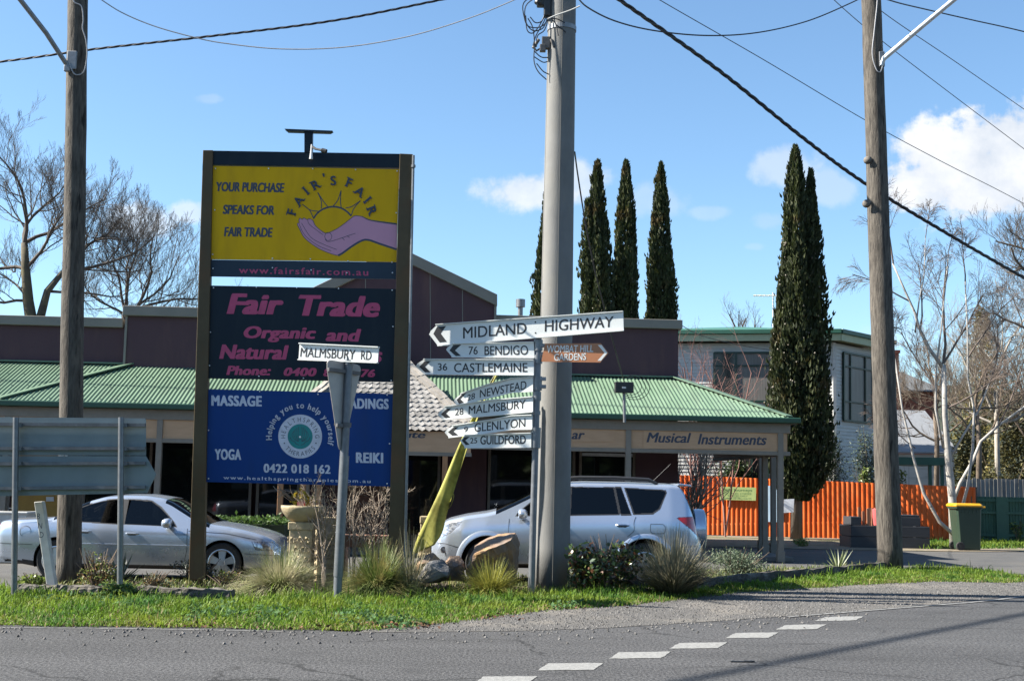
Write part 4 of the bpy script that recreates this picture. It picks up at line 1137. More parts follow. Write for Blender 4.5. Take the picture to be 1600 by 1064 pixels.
mb = MB(); disc(mb, p0, 836.5, 503.3, 1.3, .008, 10); disc(mb, p0, 836.8, 520.3, 1.3, .008, 10); mb.build('rivet', m_signblack, b0)
blade('bendigo', 12, [(697, 546.5), (699, 543), (706.5, 537.5), (834, 535), (835, 558.6), (706, 557.2)],
      [('76', (732.3, 541.5), (746.7, 541.2), (746.5, 553.7), (732, 554), B4), ('BENDIGO', (757, 540.5), (825, 539.6), (825, 554.5), (757, 555), B4)],
      [(708.7, 538.8), (702.3, 547.5), (712, 556.3), (720.4, 556), (711, 547.5), (720.7, 538.4)], ctr=(836, 548), y_off=.04, lip=[[(706.5, 537), (834, 534.5)], [(706, 557.8), (835, 559.2)]])
bw, pw_ = blade('wombat', 12, [(851.5, 536.8), (938.5, 536.3), (950.6, 551.3), (937.8, 566.3), (845.6, 565)],
      [('WOMBAT HILL', (854.8, 539.6), (927.6, 539), (926.8, 550), (854, 551), dict(bold=.014)), ('GARDENS', (866, 552.6), (916, 551.6), (915.5, 562.6), (865.5, 563.6), dict(bold=.014))],
      [(934, 539), (944.5, 551.3), (933.5, 563.6), (939, 563.6), (949, 551.3), (940, 539)], ctr=(845, 551), y_off=.02, m=m_brown, mt=m_signwhite)
blade('castlemaine', 12, [(649, 572.7), (652, 568), (662, 561.8), (834, 562.8), (834, 585.8), (662, 584.2)],
      [('36', (684, 567.6), (699, 567.5), (698.8, 578.8), (684, 579), B4), ('CASTLEMAINE', (709.5, 567.4), (824.2, 566.8), (824, 581.4), (709.3, 581.6), B4)],
      [(663.5, 564.4), (655, 573), (664, 581.6), (673, 581.6), (664, 573), (673, 564.2)], ctr=(836, 574), lip=[[(662, 561.2), (834, 562.2)], [(662, 584.8), (834, 586.4)]])
blade('newstead', 22, [(709, 626.5), (711, 623), (720, 616), (760, 602), (800, 591.6), (832.6, 590), (832.6, 612), (800, 613.5), (760, 623), (714, 634)],
      [('28', (730.3, 617), (742.3, 613.4), (742, 623), (730, 626), B4), ('NEWSTEAD', (750, 609), (822.8, 594.3), (822.4, 608), (749.5, 621.5), B4)],
      [(720.7, 617), (713.5, 624.5), (717, 631), (725, 629), (719.5, 623.5), (729, 613.5)], ctr=(836, 600), lip=[[(720, 615.4), (760, 601.4), (800, 591), (832.6, 589.4)]])
blade('malmsbury', 22, [(684, 648.4), (686, 644), (695, 635.8), (770, 625.5), (832.6, 620.3), (832.6, 643), (770, 648.5), (691.7, 655.2)],
      [('28', (711, 638.8), (724.2, 637), (724, 647.8), (710.8, 649), B4), ('MALMSBURY', (732.5, 634.3), (821.5, 624.3), (821.2, 637.8), (732, 647.4), B4)],
      [(698, 638.6), (689, 647), (696, 653.2), (704.5, 652.4), (697, 646), (705.4, 637.4)], ctr=(836, 632), lip=[[(695, 635.2), (770, 624.9), (832.6, 619.7)], [(691.7, 655.8), (770, 649.1), (832.6, 643.6)]])
blade('glenlyon', 22, [(694.7, 675.6), (697, 672), (707, 665.7), (770, 656), (800, 650), (831.5, 648.8), (831.5, 670), (800, 670.5), (770, 675), (701.5, 683.2)],
      [('9', (725, 667.3), (731.3, 666.6), (731, 674.5), (724.8, 675), B4), ('GLENLYON', (741.3, 661.5), (821, 653), (820.8, 667), (741, 675), B4)],
      [(708, 667.9), (700, 675), (707, 681), (716.5, 679.9), (708.7, 674), (717, 666.6)], ctr=(836, 660), lip=[[(707, 665), (770, 655.4), (800, 649.4), (831.5, 648.2)], [(701.5, 683.8), (770, 675.6), (800, 671.1), (831.5, 670.6)]])
blade('guildford', 16, [(719, 688.6), (726, 680.4), (830, 677), (830, 698.2), (726.5, 699)],
      [('25', (734.6, 684), (745.8, 683.6), (745.6, 692.4), (734.4, 692.7), B4), ('GUILDFORD', (750.5, 680.6), (821.5, 679.4), (821.3, 693.4), (750.3, 694.4), dict(bold=.024))],
      [(725.6, 682.6), (721.3, 688), (728, 695.2), (734, 694.6), (727, 688), (734, 682.2)], ctr=(836, 688), lip=[[(726, 679.8), (830, 676.4)], [(726.5, 699.6), (830, 698.8)]])

# ================================================================== back of the large direction board
m_boardbk = mat('sign_back_grey', (0.17, 0.21, 0.215), (0.14, 0.175, 0.18), scale=2, rough=.5, metal=.1, spec=.3, c3=(.20, .235, .235), s3=.8)
m_rail = mat('rail_dark', (0.13, 0.14, 0.15), (0.08, 0.085, 0.09), scale=8, rough=.6)
YG = 17.55
gs = thing('road_direction_board', 'back of a large grey road direction board with arrow end on two posts', 'road sign', P(105, 930, YG))
pg = Plane((0, YG, 0), 0)
mb = MB(); panel(mb, pg, [(-150, 650), (226, 653.5), (228, 656), (228, 711.2), (-150, 711.2)], 0, .012); up_ = mb.build('upper_panel', m_boardbk, gs)
mb = MB(); panel(mb, pg, [(-150, 712.2), (228, 712.2), (244, 741), (230, 770), (-150, 778)], 0, .012); ap_ = mb.build('arrow_panel', m_boardbk, gs)
for (ya, yb, par) in ((662, 664, up_), (700.5, 700.5, up_), (725, 723.5, ap_), (764, 761, ap_)):
    mb = MB(); mb.bar(pg.at(-150, ya, .03), pg.at(227, yb, .03), .05, .045); mb.build('rail', m_rail, par)
for (x0, y0, x1, y1) in ((22, 932, 25, 652), (187.5, 912, 189.5, 652)):
    mb = MB(); mb.tube([P(x0, y0, YG - .10), P(x1, y1, YG - .10)], .040, 14); po = mb.build('post', m_galv, gs, smooth=True)
    for ya in (664, 701, 724, 763):
        mb = MB(); mb.box(P(x1 + (x0 - x1) * (ya - 652) / 270 + 4, ya, YG - .08), (.10, .05, .05)); mb.build('clamp', m_rail, po)
# leaning marker post
YP = 18.05
mk = thing('marker_post', 'white timber marker post with black letters leaning beside the left power pole', 'marker post', P(79, 918, YP))
mb = MB(); pk = Plane((0, YP, 0), 0)
panel(mb, pk, [(53, 784), (66, 783), (87, 920), (73.5, 921)], 0, .12); ms = mb.build('shaft', m_white, mk, bevel=.008)
mb = MB()
for ch, x, y in (('B', 60.2, 806), ('N', 62.6, 820.5), ('D', 65, 835)): mb.cut(); text_char(mb, pk, ch, x, y, 9.5, 6, wscale=.75, bold=.0, off=.005)
build_pieces(mb, 'lettering', m_ltr, ms)
# ================================================================== cars
def paint(name, c1, rough=.25):
    m = bpy.data.materials.new(name); m.use_nodes = True; t = m.node_tree; q = NT(t); b = t.nodes['Principled BSDF']
    tcn = N(t, 'ShaderNodeTexCoord')
    n1_ = q.noise(tcn.outputs['Object'], 1.5, 4, .6)
    sepn = N(t, 'ShaderNodeSeparateXYZ'); t.links.new(tcn.outputs['Object'], sepn.inputs[0])
    dirt = q.math('MULTIPLY', q.maprange(sepn.outputs[2], .75, .15), q.ramp(q.noise(tcn.outputs['Object'], 5, 6, .65), [(.3, 0), (.75, .20)]))
    colr = q.mix(dirt, q.mix(n1_, c1, tuple(x * .93 for x in c1)), (.34, .30, .25))
    t.links.new(colr, b.inputs['Base Color'])
    b.inputs['Metallic'].default_value = .65
    t.links.new(q.maprange(dirt, 0, .5, rough, .6), b.inputs['Roughness'])
    b.inputs['Coat Weight'].default_value = .6; b.inputs['Coat Roughness'].default_value = .05
    MATS[name] = m; return m
m_silver = paint('silver_paint', (.45, .51, .60))
m_silver2 = paint('pale_silver_paint', (.50, .565, .67))
m_carglass = glass_mat('car_glass', (.16, .18, .18))
m_carglass_dark = glass_mat('privacy_glass', (.012, .014, .016))
m_rubber = mat('tyre_rubber', (.022, .022, .023), (.035, .034, .033), scale=20, rough=.85)
m_alloy = mat('alloy_rim', (.62, .63, .65), (.55, .56, .58), scale=10, rough=.3, metal=.75)
m_trim = mat('black_trim', (.02, .02, .022), (.028, .028, .03), scale=12, rough=.5)
m_under = mat('underbody', (.008, .008, .008), rough=.9)
m_lens = mat('clear_lens', (.55, .58, .62), (.20, .22, .26), scale=26, rough=.08, metal=.6, lo=.42, hi=.58, coat=1.0)
m_red = mat('red_lens', (.45, .012, .015), (.30, .008, .01), scale=14, rough=.12, coat=1.0)
m_seat = mat('seat_cloth', (.05, .05, .055), rough=.9)

def smooth1(y, s):
    k = int(3 * s) + 1; ker = np.exp(-.5 * (np.arange(-k, k + 1) / max(s, .01)) ** 2); ker /= ker.sum()
    return np.convolve(np.pad(y, k, 'edge'), ker, 'valid')
def car(root, C):
    """C: profile tables along the length; x = forward, near side = both sides (mirrored)"""
    L = C['L']; dx = .010; nx = int(L / dx) + 1
    X = np.linspace(0, L, nx)
    def prof(k, s): return smooth1(np.interp(X, *zip(*C[k])), s / dx)
    ZT = prof('top', .035); ZS = prof('belt', .05); ZB = prof('bot', .02); W = prof('wid', .03)
    ZS = np.minimum(ZS, ZT - .055)
    SEG = [3, 5, 14, 22, 10, 46, 5, 8, 10]
    prev = None; V = []
    for i in range(nx):
        zt, zs, zb, wd = ZT[i], ZS[i], ZB[i], W[i]; c = zt - zs
        hs = zs - zb; k = min(c * .8, .085); tl = C.get('tumble', .45)
        wr = wd - .05 - tl * max(0, c - .055); 
        ctl = np.array([(wd - .16, zb), (wd - .055, zb + .03), (wd - .022, zb + .22 * hs), (wd, zb + .52 * hs), (wd - .008, zb + .83 * hs), (wd - .045, zs),
                        (wr + .012, zt - k), (wr - .055, zt - k * .40), (wr - .24 * min(1, wr / .6), zt - .016), (0, zt)])
        # monotone-ish Catmull-Rom per segment with a crease at the belt line
        row = []
        for sgi, m in enumerate(SEG):
            p1, p2 = ctl[sgi], ctl[sgi + 1]
            p0 = ctl[sgi - 1] if sgi > 0 else 2 * p1 - p2
            p3 = ctl[sgi + 2] if sgi + 2 < len(ctl) else np.array([-ctl[-2][0], ctl[-2][1]])
            if sgi == 5: p0, p3 = p1 - (p2 - p1) * .4, p2 + (p2 - p1) * .3      # nearly flat glass
            t1 = (p2 - p0) * .5; t2 = (p3 - p1) * .5
            lim = np.linalg.norm(p2 - p1); 
            for t_ in (t1, t2):
                nrm = np.linalg.norm(t_)
                if nrm > lim * 1.1: t_ *= lim * 1.1 / nrm
            for j in range(m):
                t = j / m
                h00 = 2 * t ** 3 - 3 * t * t + 1; h10 = t ** 3 - 2 * t * t + t; h01 = -2 * t ** 3 + 3 * t * t; h11 = t ** 3 - t * t
                row.append(h00 * p1 + h10 * t1 + h01 * p2 + h11 * t2)
        row.append(ctl[-1]); V.append(row)
    V = np.array(V); ns = V.shape[1]
    # mirrored loop: near side (-y) ... centre ... far side
    Y = np.concatenate([-V[:, :, 0], V[:, ::-1, 0][:, 1:]], 1); Z = np.concatenate([V[:, :, 1], V[:, ::-1, 1][:, 1:]], 1)
    m = Y.shape[1]; XX = np.repeat(X[:, None], m, 1)
    # rake the nose/tail slightly with height
    if 'rake' in C: XX = XX + C['rake'](XX, Z, Y)
    # round wheel arches: snap vertices onto the circles
    sidx = np.cumsum([0] + SEG)
    si = np.minimum(np.arange(m), m - 1 - np.arange(m))       # section index on either side
    for (wx, wz, wr_) in C['arch']:
        d = np.hypot(XX - wx, Z - wz); near = (np.abs(d - wr_) < .0095) & (si[None, :] <= sidx[4]) & (si[None, :] > sidx[1])
        f_ = np.where(near, wr_ / np.maximum(d, 1e-6), 1)
        XX = wx + (XX - wx) * f_ if near.any() else XX
        Z = wz + (Z - wz) * f_
    pts = np.stack([XX, Y, Z], 2).reshape(-1, 3)
    fi, fj = np.meshgrid(np.arange(nx - 1), np.arange(m - 1), indexing='ij')
    q = np.stack([fi * m + fj, (fi + 1) * m + fj, (fi + 1) * m + fj + 1, fi * m + fj + 1], 2).reshape(-1, 4)
    cx = pts[q].mean(1); sj = np.minimum(fj, m - 2 - fj).reshape(-1)      # section index of the face
    dead = np.zeros(len(q), bool)
    for (wx, wz, wr_) in C['arch']:
        dead |= (np.hypot(cx[:, 0] - wx, cx[:, 2] - wz) < wr_) & (sj < sidx[4]) 
    side = sj < sidx[7]
    cls = np.zeros(len(q), int)           # 0 body
    def in_p(poly): return in_poly(cx[:, 0], cx[:, 2], poly)
    def grow(poly, g):
        a = np.array(poly); c_ = a.mean(0); return [tuple(c_ + (p - c_) * (1 + g / max(.05, np.linalg.norm(p - c_)))) for p in a]
    parts = []
    for nm, poly, mt_ in C['side_glass']:
        cls[in_p(grow(poly, .028)) & side & (sj >= sidx[4])] = 1
    for poly in C.get('black', []): cls[in_p(poly) & side & (sj >= sidx[4])] = 1
    for nm, poly, mt_ in C['side_glass']:
        k_ = in_p(poly) & side & (sj >= sidx[4]); cls[k_] = 100 + len(parts); parts.append((nm, mt_))
    for nm, fn, mt_ in C['top_glass']:
        k_ = fn(cx) & (sj >= sidx[6]); cls[k_] = 100 + len(parts); parts.append((nm, mt_))
    for nm, poly, mt_ in C['lights']:
        k1 = in_p(grow(poly, .012)) & (sj <= sidx[7]) & (cls < 100); cls[k1] = 1
        k_ = in_p(poly) & (sj <= sidx[7]); cls[k_] = 100 + len(parts); parts.append((nm, mt_))
    for fn in C['trim']: cls[fn(cx, sj, sidx) & (cls == 0)] = 1
    doors = []
    for poly in C['doors']:
        k_ = in_p(poly) & side & (cls == 0) & ~dead & (sj > 2)
        for sgn in (-1, 1):
            kk_ = k_ & (np.sign(cx[:, 1]) == sgn); cls[kk_] = 500 + len(doors); doors.append(sgn)
    def emit(k_, name, mats, parent, mi=None, extra=None):
        idx = np.nonzero(k_ & ~dead)[0]
        if not len(idx): return None
        u, inv = np.unique(q[idx].ravel(), return_inverse=True)
        mb = MB(); mb.v = [tuple(p) for p in pts[u]]; mb.f = [tuple(r) for r in inv.reshape(-1, 4).tolist()]
        mb.mi = (mi[idx].tolist() if mi is not None else [0] * len(idx))
        if extra: extra(mb)
        return mb.build(name, mats, parent, smooth='all')
    paintm = C['paint']
    def caps(mb):
        for i in (0, nx - 1):
            ring = [tuple(pts[i * m + j]) for j in range(m)]
            mb.add(ring, [tuple(range(m)) if i else tuple(range(m - 1, -1, -1))], 0)
    body = emit(cls < 100, 'body', [paintm, m_trim], root, mi=(cls == 1).astype(int), extra=caps)
    for k_, (nm, mt_) in enumerate(parts):
        par = body if nm == 'x' else root
        for sgn in ((-1, 1) if nm in ('window', 'headlight', 'tail_light') else (0,)):
            kk_ = cls == 100 + k_
            if sgn: kk_ = kk_ & (np.sign(cx[:, 1]) == sgn)
            emit(kk_, nm, mt_, par)
    dobj = []
    for k_, sgn in enumerate(doors): dobj.append((sgn, emit(cls == 500 + k_, 'door', paintm, root)))
    # panel gaps: thin dark strips lying on the skin
    mbs = MB(); kmax = sidx[6]
    def skin(x, z):
        i = int(np.clip(round(x / dx), 0, nx - 1)); return float(np.interp(z, V[i, :kmax + 1, 1], V[i, :kmax + 1, 0]))
    for ln in C['seams']:
        S = [np.array(ln[0])]
        for a, b in zip(ln[:-1], ln[1:]):
            a = np.array(a); b = np.array(b); k_ = max(2, int(np.linalg.norm(b - a) / .03))
            S += [a + (b - a) * (j + 1) / k_ for j in range(k_)]
        if len(ln) > 2:
            for _ in range(2): S = [S[0]] + [(S[j - 1] + 2 * S[j] + S[j + 1]) / 4 for j in range(1, len(S) - 1)] + [S[-1]]
        for sgn in (-1, 1):
            A = []; Bq = []
            for j in range(len(S)):
                t_ = S[min(j + 1, len(S) - 1)] - S[max(j - 1, 0)]; t_ = t_ / (np.linalg.norm(t_) + 1e-9); n_ = np.array([-t_[1], t_[0]]) * .0042
                for L_, q_ in ((A, S[j] + n_), (Bq, S[j] - n_)): L_.append((q_[0], sgn * (skin(q_[0], q_[1]) + .003), q_[1]))
            n_ = len(A); mbs.add(A + Bq, [(j, j + 1, n_ + j + 1, n_ + j) for j in range(n_ - 1)])
    mbs.build('panel_gap', m_trim, body)
    # underbody + wheel arches
    wmax = max(W)
    mb = MB(); mb.box((L / 2, 0, .30), (L - .5, (wmax - .14) * 2, .02))
    for (wx, wz, wr_) in C['arch']:
        for sgn in (-1, 1):
            r_ = wr_ + .004; k2 = 18; vs = []
            for a in np.linspace(-.35, math.pi + .35, k2): 
                for yy in (wmax - .035, wmax - .34): vs.append((wx + r_ * math.cos(a), sgn * yy, wz + r_ * math.sin(a)))
            mb.add(vs, [(2 * i, 2 * i + 2, 2 * i + 3, 2 * i + 1) for i in range(k2 - 1)])
            mb.add([(wx + r_ * math.cos(a), sgn * (wmax - .34), wz + r_ * math.sin(a)) for a in np.linspace(-.35, math.pi + .35, k2)], [tuple(range(k2))])
    mb.build('underbody', m_under, root)
    # wheels
    for (wx, wz, wr_) in C['arch']:
        for sgn in (-1, 1):
            wheel(root, (wx, sgn * (wmax - .125), C['wheel_r']), C['wheel_r'], C['rim_r'], sgn, C['spokes'], C['spoke_w'])
    # handles, mirrors
    for (hx, hz) in C['handles']:
        wloc = float(np.interp(hx, X, W))
        for sgn in (-1, 1):
            dd = [d for s_, d in dobj if s_ == sgn]
            par = dd[0] if len(dd) == 1 else min(dd, key=lambda d: abs(np.mean([v.co.x for v in d.data.vertices]) - hx))
            mb = MB(); mb.tube([(hx - .10, sgn * (wloc - .004), hz), (hx - .07, sgn * (wloc + .028), hz + .004), (hx + .07, sgn * (wloc + .028), hz + .004), (hx + .10, sgn * (wloc - .004), hz)], .016, 8)
            mb.box((hx, sgn * (wloc - .004), hz - .005), (.13, .02, .05), mi=1)
            mb.build('handle', [paintm, m_trim], par, smooth=True)
    mx_, mz_ = C['mirror']; wloc = float(np.interp(mx_, X, W))
    for sgn in (-1, 1):
        mb = MB(); mb.lathe((0, 0, 0), [(.0, -.075), (.06, -.07), (.092, -.03), (.10, .03), (.088, .07), (0, .072)], 18, axis='y')
        a = np.array(mb.v); a = a[:, [1, 0, 2]] * np.array([1.0, 1.25, .85]); a = a + np.array([mx_, sgn * (wloc + .10), mz_])
        mb.v = [tuple(p) for p in a.tolist()]; mr = mb.build('mirror', paintm, root, smooth='all')
        mb = MB(); mb.bar((mx_ + .02, sgn * (wloc - .06), mz_ - .05), (mx_ + .01, sgn * (wloc + .09), mz_ - .06), .06, .035); mb.build('mirror_arm', m_trim, mr)
    # seats
    for (sx, zz) in C['seats']:
        for sy in (-.36, .36):
            mb = MB(); mb.box((sx, sy, zz - .28), (.14, .46, .58)); mb.box((sx - .04, sy, zz + .12), (.09, .24, .15)); mb.box((sx + .22, sy, zz - .55), (.5, .48, .14))
            mb.build('seat', m_seat, root, bevel=.04)
    return body, X, W
def wheel(root, c, R, rim, sgn, ns, sw):
    c = Vector(c)
    mb = MB(); o = sgn
    prof = [(rim, -.10), (R - .03, -.105), (R, -.075), (R, .075), (R - .03, .105), (rim, .10)]
    mb.lathe(c, prof, 40, axis='y'); ty = mb.build('wheel', m_rubber, root, smooth=True)
    mb = MB()
    mb.lathe(c, [(rim + .004, o * .10), (rim - .012, o * .105), (rim - .03, o * .075), (rim - .035, -o * .09)], 40, axis='y')
    mb.lathe(c, [(0, o * .085), (.05, o * .085), (.065, o * .07), (.065, o * .02)], 20, axis='y')
    for k in range(ns):
        a = 2 * math.pi * k / ns + .3; d = Vector((math.cos(a), 0, math.sin(a))); s_ = Vector((-math.sin(a), 0, math.cos(a))); yv = Vector((0, o, 0))
        r0, r1 = .045, rim - .012
        w0, w1 = .055 * sw, .075 * sw * rim / .2
        p = [c + d * r0 + s_ * w0 + yv * .078, c + d * r0 - s_ * w0 + yv * .078, c + d * r1 - s_ * w1 + yv * .070, c + d * r1 + s_ * w1 + yv * .070]
        mb.prism(p, yv * -.03)
    mb.build('rim', m_alloy, ty, smooth=True)
    mb = MB(); mb.lathe(c, [(0, o * .005), (rim - .03, o * .005)], 24, axis='y'); mb.build('brake_disc', m_under, ty)

# ---- silver sedan (faces right)
SED = dict(L=4.88, paint=m_silver,
    top=[(0, .80), (.03, .92), (.10, .985), (.25, 1.005), (.95, 1.035), (1.10, 1.09), (1.55, 1.335), (1.85, 1.425), (2.2, 1.455), (2.55, 1.455), (2.85, 1.415), (3.0, 1.36), (3.55, 1.055), (3.72, .995), (4.0, .965), (4.4, .885), (4.65, .81), (4.80, .73), (4.88, .60)],
    belt=[(0, .72), (.2, .90), (.9, .965), (1.3, .965), (2.2, .925), (3.25, .90), (3.7, .885), (4.2, .83), (4.55, .75), (4.75, .66), (4.88, .52)],
    bot=[(0, .40), (.25, .30), (.8, .21), (4.2, .21), (4.6, .23), (4.88, .30)],
    wid=[(0, .60), (.05, .74), (.18, .84), (.5, .905), (1.2, .92), (3.7, .92), (4.3, .905), (4.6, .885), (4.76, .82), (4.84, .72), (4.88, .60)],
    arch=[(1.15, .345, .375), (3.94, .345, .375)], wheel_r=.335, rim_r=.232, spokes=5, spoke_w=.8,
    side_glass=[('window', [(2.27, .955), (3.14, .93), (3.07, 1.02), (2.82, 1.235), (2.66, 1.335), (2.27, 1.36)], m_carglass),
                ('window', [(1.48, .985), (2.15, .96), (2.18, 1.36), (1.95, 1.35), (1.63, 1.265), (1.50, 1.21)], m_carglass),
                ('window', [(1.20, 1.0), (1.43, .99), (1.45, 1.19), (1.38, 1.155)], m_carglass)],
    black=[[(2.14, .955), (2.29, .955), (2.29, 1.365), (2.16, 1.365)]],
    top_glass=[('windscreen', lambda c: (c[:, 0] > 2.90) & (c[:, 0] < 3.70), m_carglass), ('rear_screen', lambda c: (c[:, 0] > 1.06) & (c[:, 0] < 1.62), m_carglass)],
    lights=[('headlight', [(4.44, .70), (4.52, .565), (4.80, .55), (4.85, .60), (4.76, .69)], m_lens), ('tail_light', [(-.05, .98), (.10, .96), (.13, .68), (-.05, .66)], m_red)],
    seams=[[(2.23, .93), (2.23, .30)], [(3.34, .90), (3.36, .55), (3.30, .28)], [(1.46, .97), (1.42, .75), (1.36, .60)], [(1.46, .28), (1.54, .40)], [(3.36, .86), (4.0, .83), (4.50, .735)], [(4.32, .50), (4.86, .475)], [(.05, .60), (.75, .585)]],
    trim=[lambda c, s, x: (c[:, 2] < .285) & (c[:, 0] > 1.4) & (c[:, 0] < 3.7), lambda c, s, x: (c[:, 2] < .33) & (c[:, 0] < .8),
          lambda c, s, x: (np.abs(c[:, 2] - (.915 - .03 * (c[:, 0] - 2.2))) < .011) & (c[:, 0] > 1.2) & (c[:, 0] < 3.3) & (s < x[5]) & False],
    doors=[[(2.24, .29), (3.29, .29), (3.35, .55), (3.33, .91), (2.24, .94)], [(1.55, .29), (2.22, .29), (2.22, .94), (1.47, .98), (1.43, .75), (1.50, .5)]],
    handles=[(2.42, .80), (1.62, .82)], mirror=(3.02, .985), seats=[(2.35, 1.02), (1.55, 1.02)])
s_ = .955
nose = P(447, 870, 21.66)
sedan = thing('silver_sedan', 'silver four door sedan parked behind the left power pole', 'car', (nose.x - 4.88 * s_, 21.70, 0), rz=1e-6)
sedan.scale = (s_, s_, s_)
car(sedan, SED)
for sgn in (-1, 1):
    mb = MB(); mb.box((2.45, sgn * .922, .615), (2.05, .012, .022)); mb.build('rub_strip', m_silver, sedan, bevel=.004)
mb = MB(); mb.lathe((0, 0, 0), [(.095, -.002), (.098, 0), (.092, 0), (.090, -.002)], 24, axis='y')
a = np.array(mb.v) + np.array([.62, -.905, .80]); mb.v = [tuple(p) for p in a.tolist()]; mb.build('fuel_cap', m_trim, sedan)

# ---- pale silver four-wheel drive (faces left: built facing right, turned round)
SUV = dict(L=4.42, paint=m_silver2, tumble=.36,
    top=[(0, .74), (.03, .86), (.07, 1.00), (.12, 1.20), (.20, 1.42), (.28, 1.60), (.34, 1.665), (.5, 1.685), (1.2, 1.70), (1.9, 1.70), (2.3, 1.675), (2.5, 1.63), (3.05, 1.36), (3.36, 1.215), (3.5, 1.18), (3.85, 1.125), (4.15, 1.05), (4.30, .95), (4.36, .84), (4.42, .62)],
    belt=[(0, .66), (.06, .90), (.2, 1.12), (.5, 1.16), (1.2, 1.13), (2.4, 1.09), (3.0, 1.07), (3.5, 1.03), (4.0, .95), (4.25, .84), (4.36, .70), (4.42, .52)],
    bot=[(0, .42), (.15, .36), (.5, .31), (3.9, .31), (4.2, .33), (4.42, .42)],
    wid=[(0, .66), (.06, .78), (.2, .86), (.5, .895), (1.0, .91), (3.5, .91), (3.9, .89), (4.15, .82), (4.3, .72), (4.42, .50)],
    arch=[(.93, .375, .425), (3.49, .375, .425)], wheel_r=.36, rim_r=.225, spokes=5, spoke_w=.7,
    side_glass=[('window', [(2.28, 1.145), (3.02, 1.12), (2.98, 1.18), (2.62, 1.46), (2.45, 1.56), (2.25, 1.585)], m_carglass_dark),
                ('window', [(1.36, 1.175), (2.14, 1.15), (2.12, 1.585), (1.44, 1.59)], m_carglass_dark),
                ('window', [(1.16, 1.18), (1.32, 1.177), (1.40, 1.59), (1.31, 1.59)], m_carglass_dark),
                ('window', [(1.10, 1.185), (.80, 1.21), (.70, 1.28), (.58, 1.52), (.60, 1.56), (1.24, 1.59)], m_carglass_dark)],
    black=[[(2.13, 1.15), (2.29, 1.15), (2.27, 1.59), (2.11, 1.59)], [(1.31, 1.18), (1.37, 1.18), (1.45, 1.59), (1.39, 1.59)]],
    top_glass=[('windscreen', lambda c: (c[:, 0] > 2.52) & (c[:, 0] < 3.36), m_carglass), ('rear_screen', lambda c: (c[:, 0] > .10) & (c[:, 0] < .26), m_carglass_dark)],
    lights=[('headlight', [(3.92, 1.0), (4.08, .985), (4.22, .94), (4.33, .83), (4.36, .74), (4.28, .73), (4.10, .83), (3.98, .93)], m_lens),
            ('tail_light', [(-.02, 1.13), (.10, 1.15), (.36, 1.14), (.40, 1.12), (.20, .98), (.06, .85), (-.02, .83)], m_red)],
    seams=[[(2.20, 1.12), (2.20, .36)], [(3.14, 1.07), (3.16, .7), (3.06, .36)], [(1.08, 1.14), (1.12, 1.05), (1.10, .92), (1.22, .82)], [(.84, 1.03), (.62, 1.03), (.60, .98), (.60, .90), (.63, .88), (.82, .88), (.85, .91), (.84, 1.03)],
           [(0, .70), (.40, .66), (.50, .55)], [(3.95, .60), (4.2, .66), (4.42, .64)]],
    trim=[lambda c, s, x: (c[:, 2] < .36) & (c[:, 0] > 1.3) & (c[:, 0] < 3.1)],
    doors=[[(2.21, .37), (3.05, .37), (3.15, .7), (3.13, 1.08), (2.21, 1.11)], [(1.30, .37), (2.19, .37), (2.19, 1.11), (1.09, 1.135), (1.13, 1.05), (1.11, .92), (1.23, .82), (1.36, .62)]],
    handles=[(2.33, .985), (1.30, 1.0)], mirror=(2.92, 1.15), seats=[(2.3, 1.16), (1.5, 1.16)])
nose = P(676, 860, 22.15)
suv = thing('silver_four_wheel_drive', 'pale silver four wheel drive with roof rails parked behind the concrete pole', 'car', (nose.x + 4.42 * 1.015, 22.2, 0), rz=math.pi)
suv.scale = (1.015, 1.0, 1.03)
sbody, sx_, sw_ = car(suv, SUV)
for sgn in (-1, 1):
    mb = MB(); mb.tube([(.70, sgn * .60, 1.665), (.85, sgn * .60, 1.735), (1.4, sgn * .60, 1.755), (2.0, sgn * .60, 1.75), (2.35, sgn * .595, 1.72), (2.5, sgn * .59, 1.65)], [.02, .03, .028, .028, .028, .02], 8); mb.build('roof_rail', m_trim, suv, smooth=True)
mb = MB(); mb.lathe((0, 0, 0), [(0, -.13), (.30, -.13), (.345, -.10), (.352, 0), (.345, .10), (.30, .125), (0, .13)], 40, axis='y')
a = np.array(mb.v); a = a[:, [1, 0, 2]] * np.array([.85, 1, 1]) + np.array([-.075, -.12, .92]); mb.v = [tuple(p) for p in a.tolist()]; sc_ = mb.build('spare_wheel_cover', m_silver2, suv, smooth=True)
mb = MB(); mb.prism([(.36, -.58, 1.685), (.36, .58, 1.685), (.13, .52, 1.665), (.13, -.52, 1.665)], (0, 0, -.035)); mb.build('spoiler', m_silver2, suv, bevel=.012)
mb = MB(); mb.tube([(.78, .3, 1.68), (.45, .3, 2.0)], .0035, 5); mb.build('aerial', m_trim, suv)
# flared wheel-arch lips
for (wx, wz, wr_) in SUV['arch']:
    for sgn in (-1, 1):
        mb = MB(); vs = []
        for a in np.linspace(-.15, math.pi + .15, 30):
            for (rr, yy) in ((wr_ - .004, .885), (wr_ - .002, .925), (wr_ + .05, .925), (wr_ + .085, .900)):
                vs.append((wx + rr * math.cos(a), sgn * yy, wz + rr * math.sin(a)))
        mb.add(vs, [(4 * i + k, 4 * i + 4 + k, 4 * i + 5 + k, 4 * i + 1 + k) for i in range(29) for k in range(3)])
        mb.build('arch_flare', m_silver2, suv, smooth=True)
mb = MB(); mb.lathe((0, 0, 0), [(.0, .0), (.05, .0), (.06, -.01)], 16, axis='y')
for sgn in (-1, 1):
    pass
a = np.array(mb.v) + np.array([4.20, .80, .56]); mb.v = [tuple(p) for p in a.tolist()]; mb.build('fog_lamp', m_lens, suv)
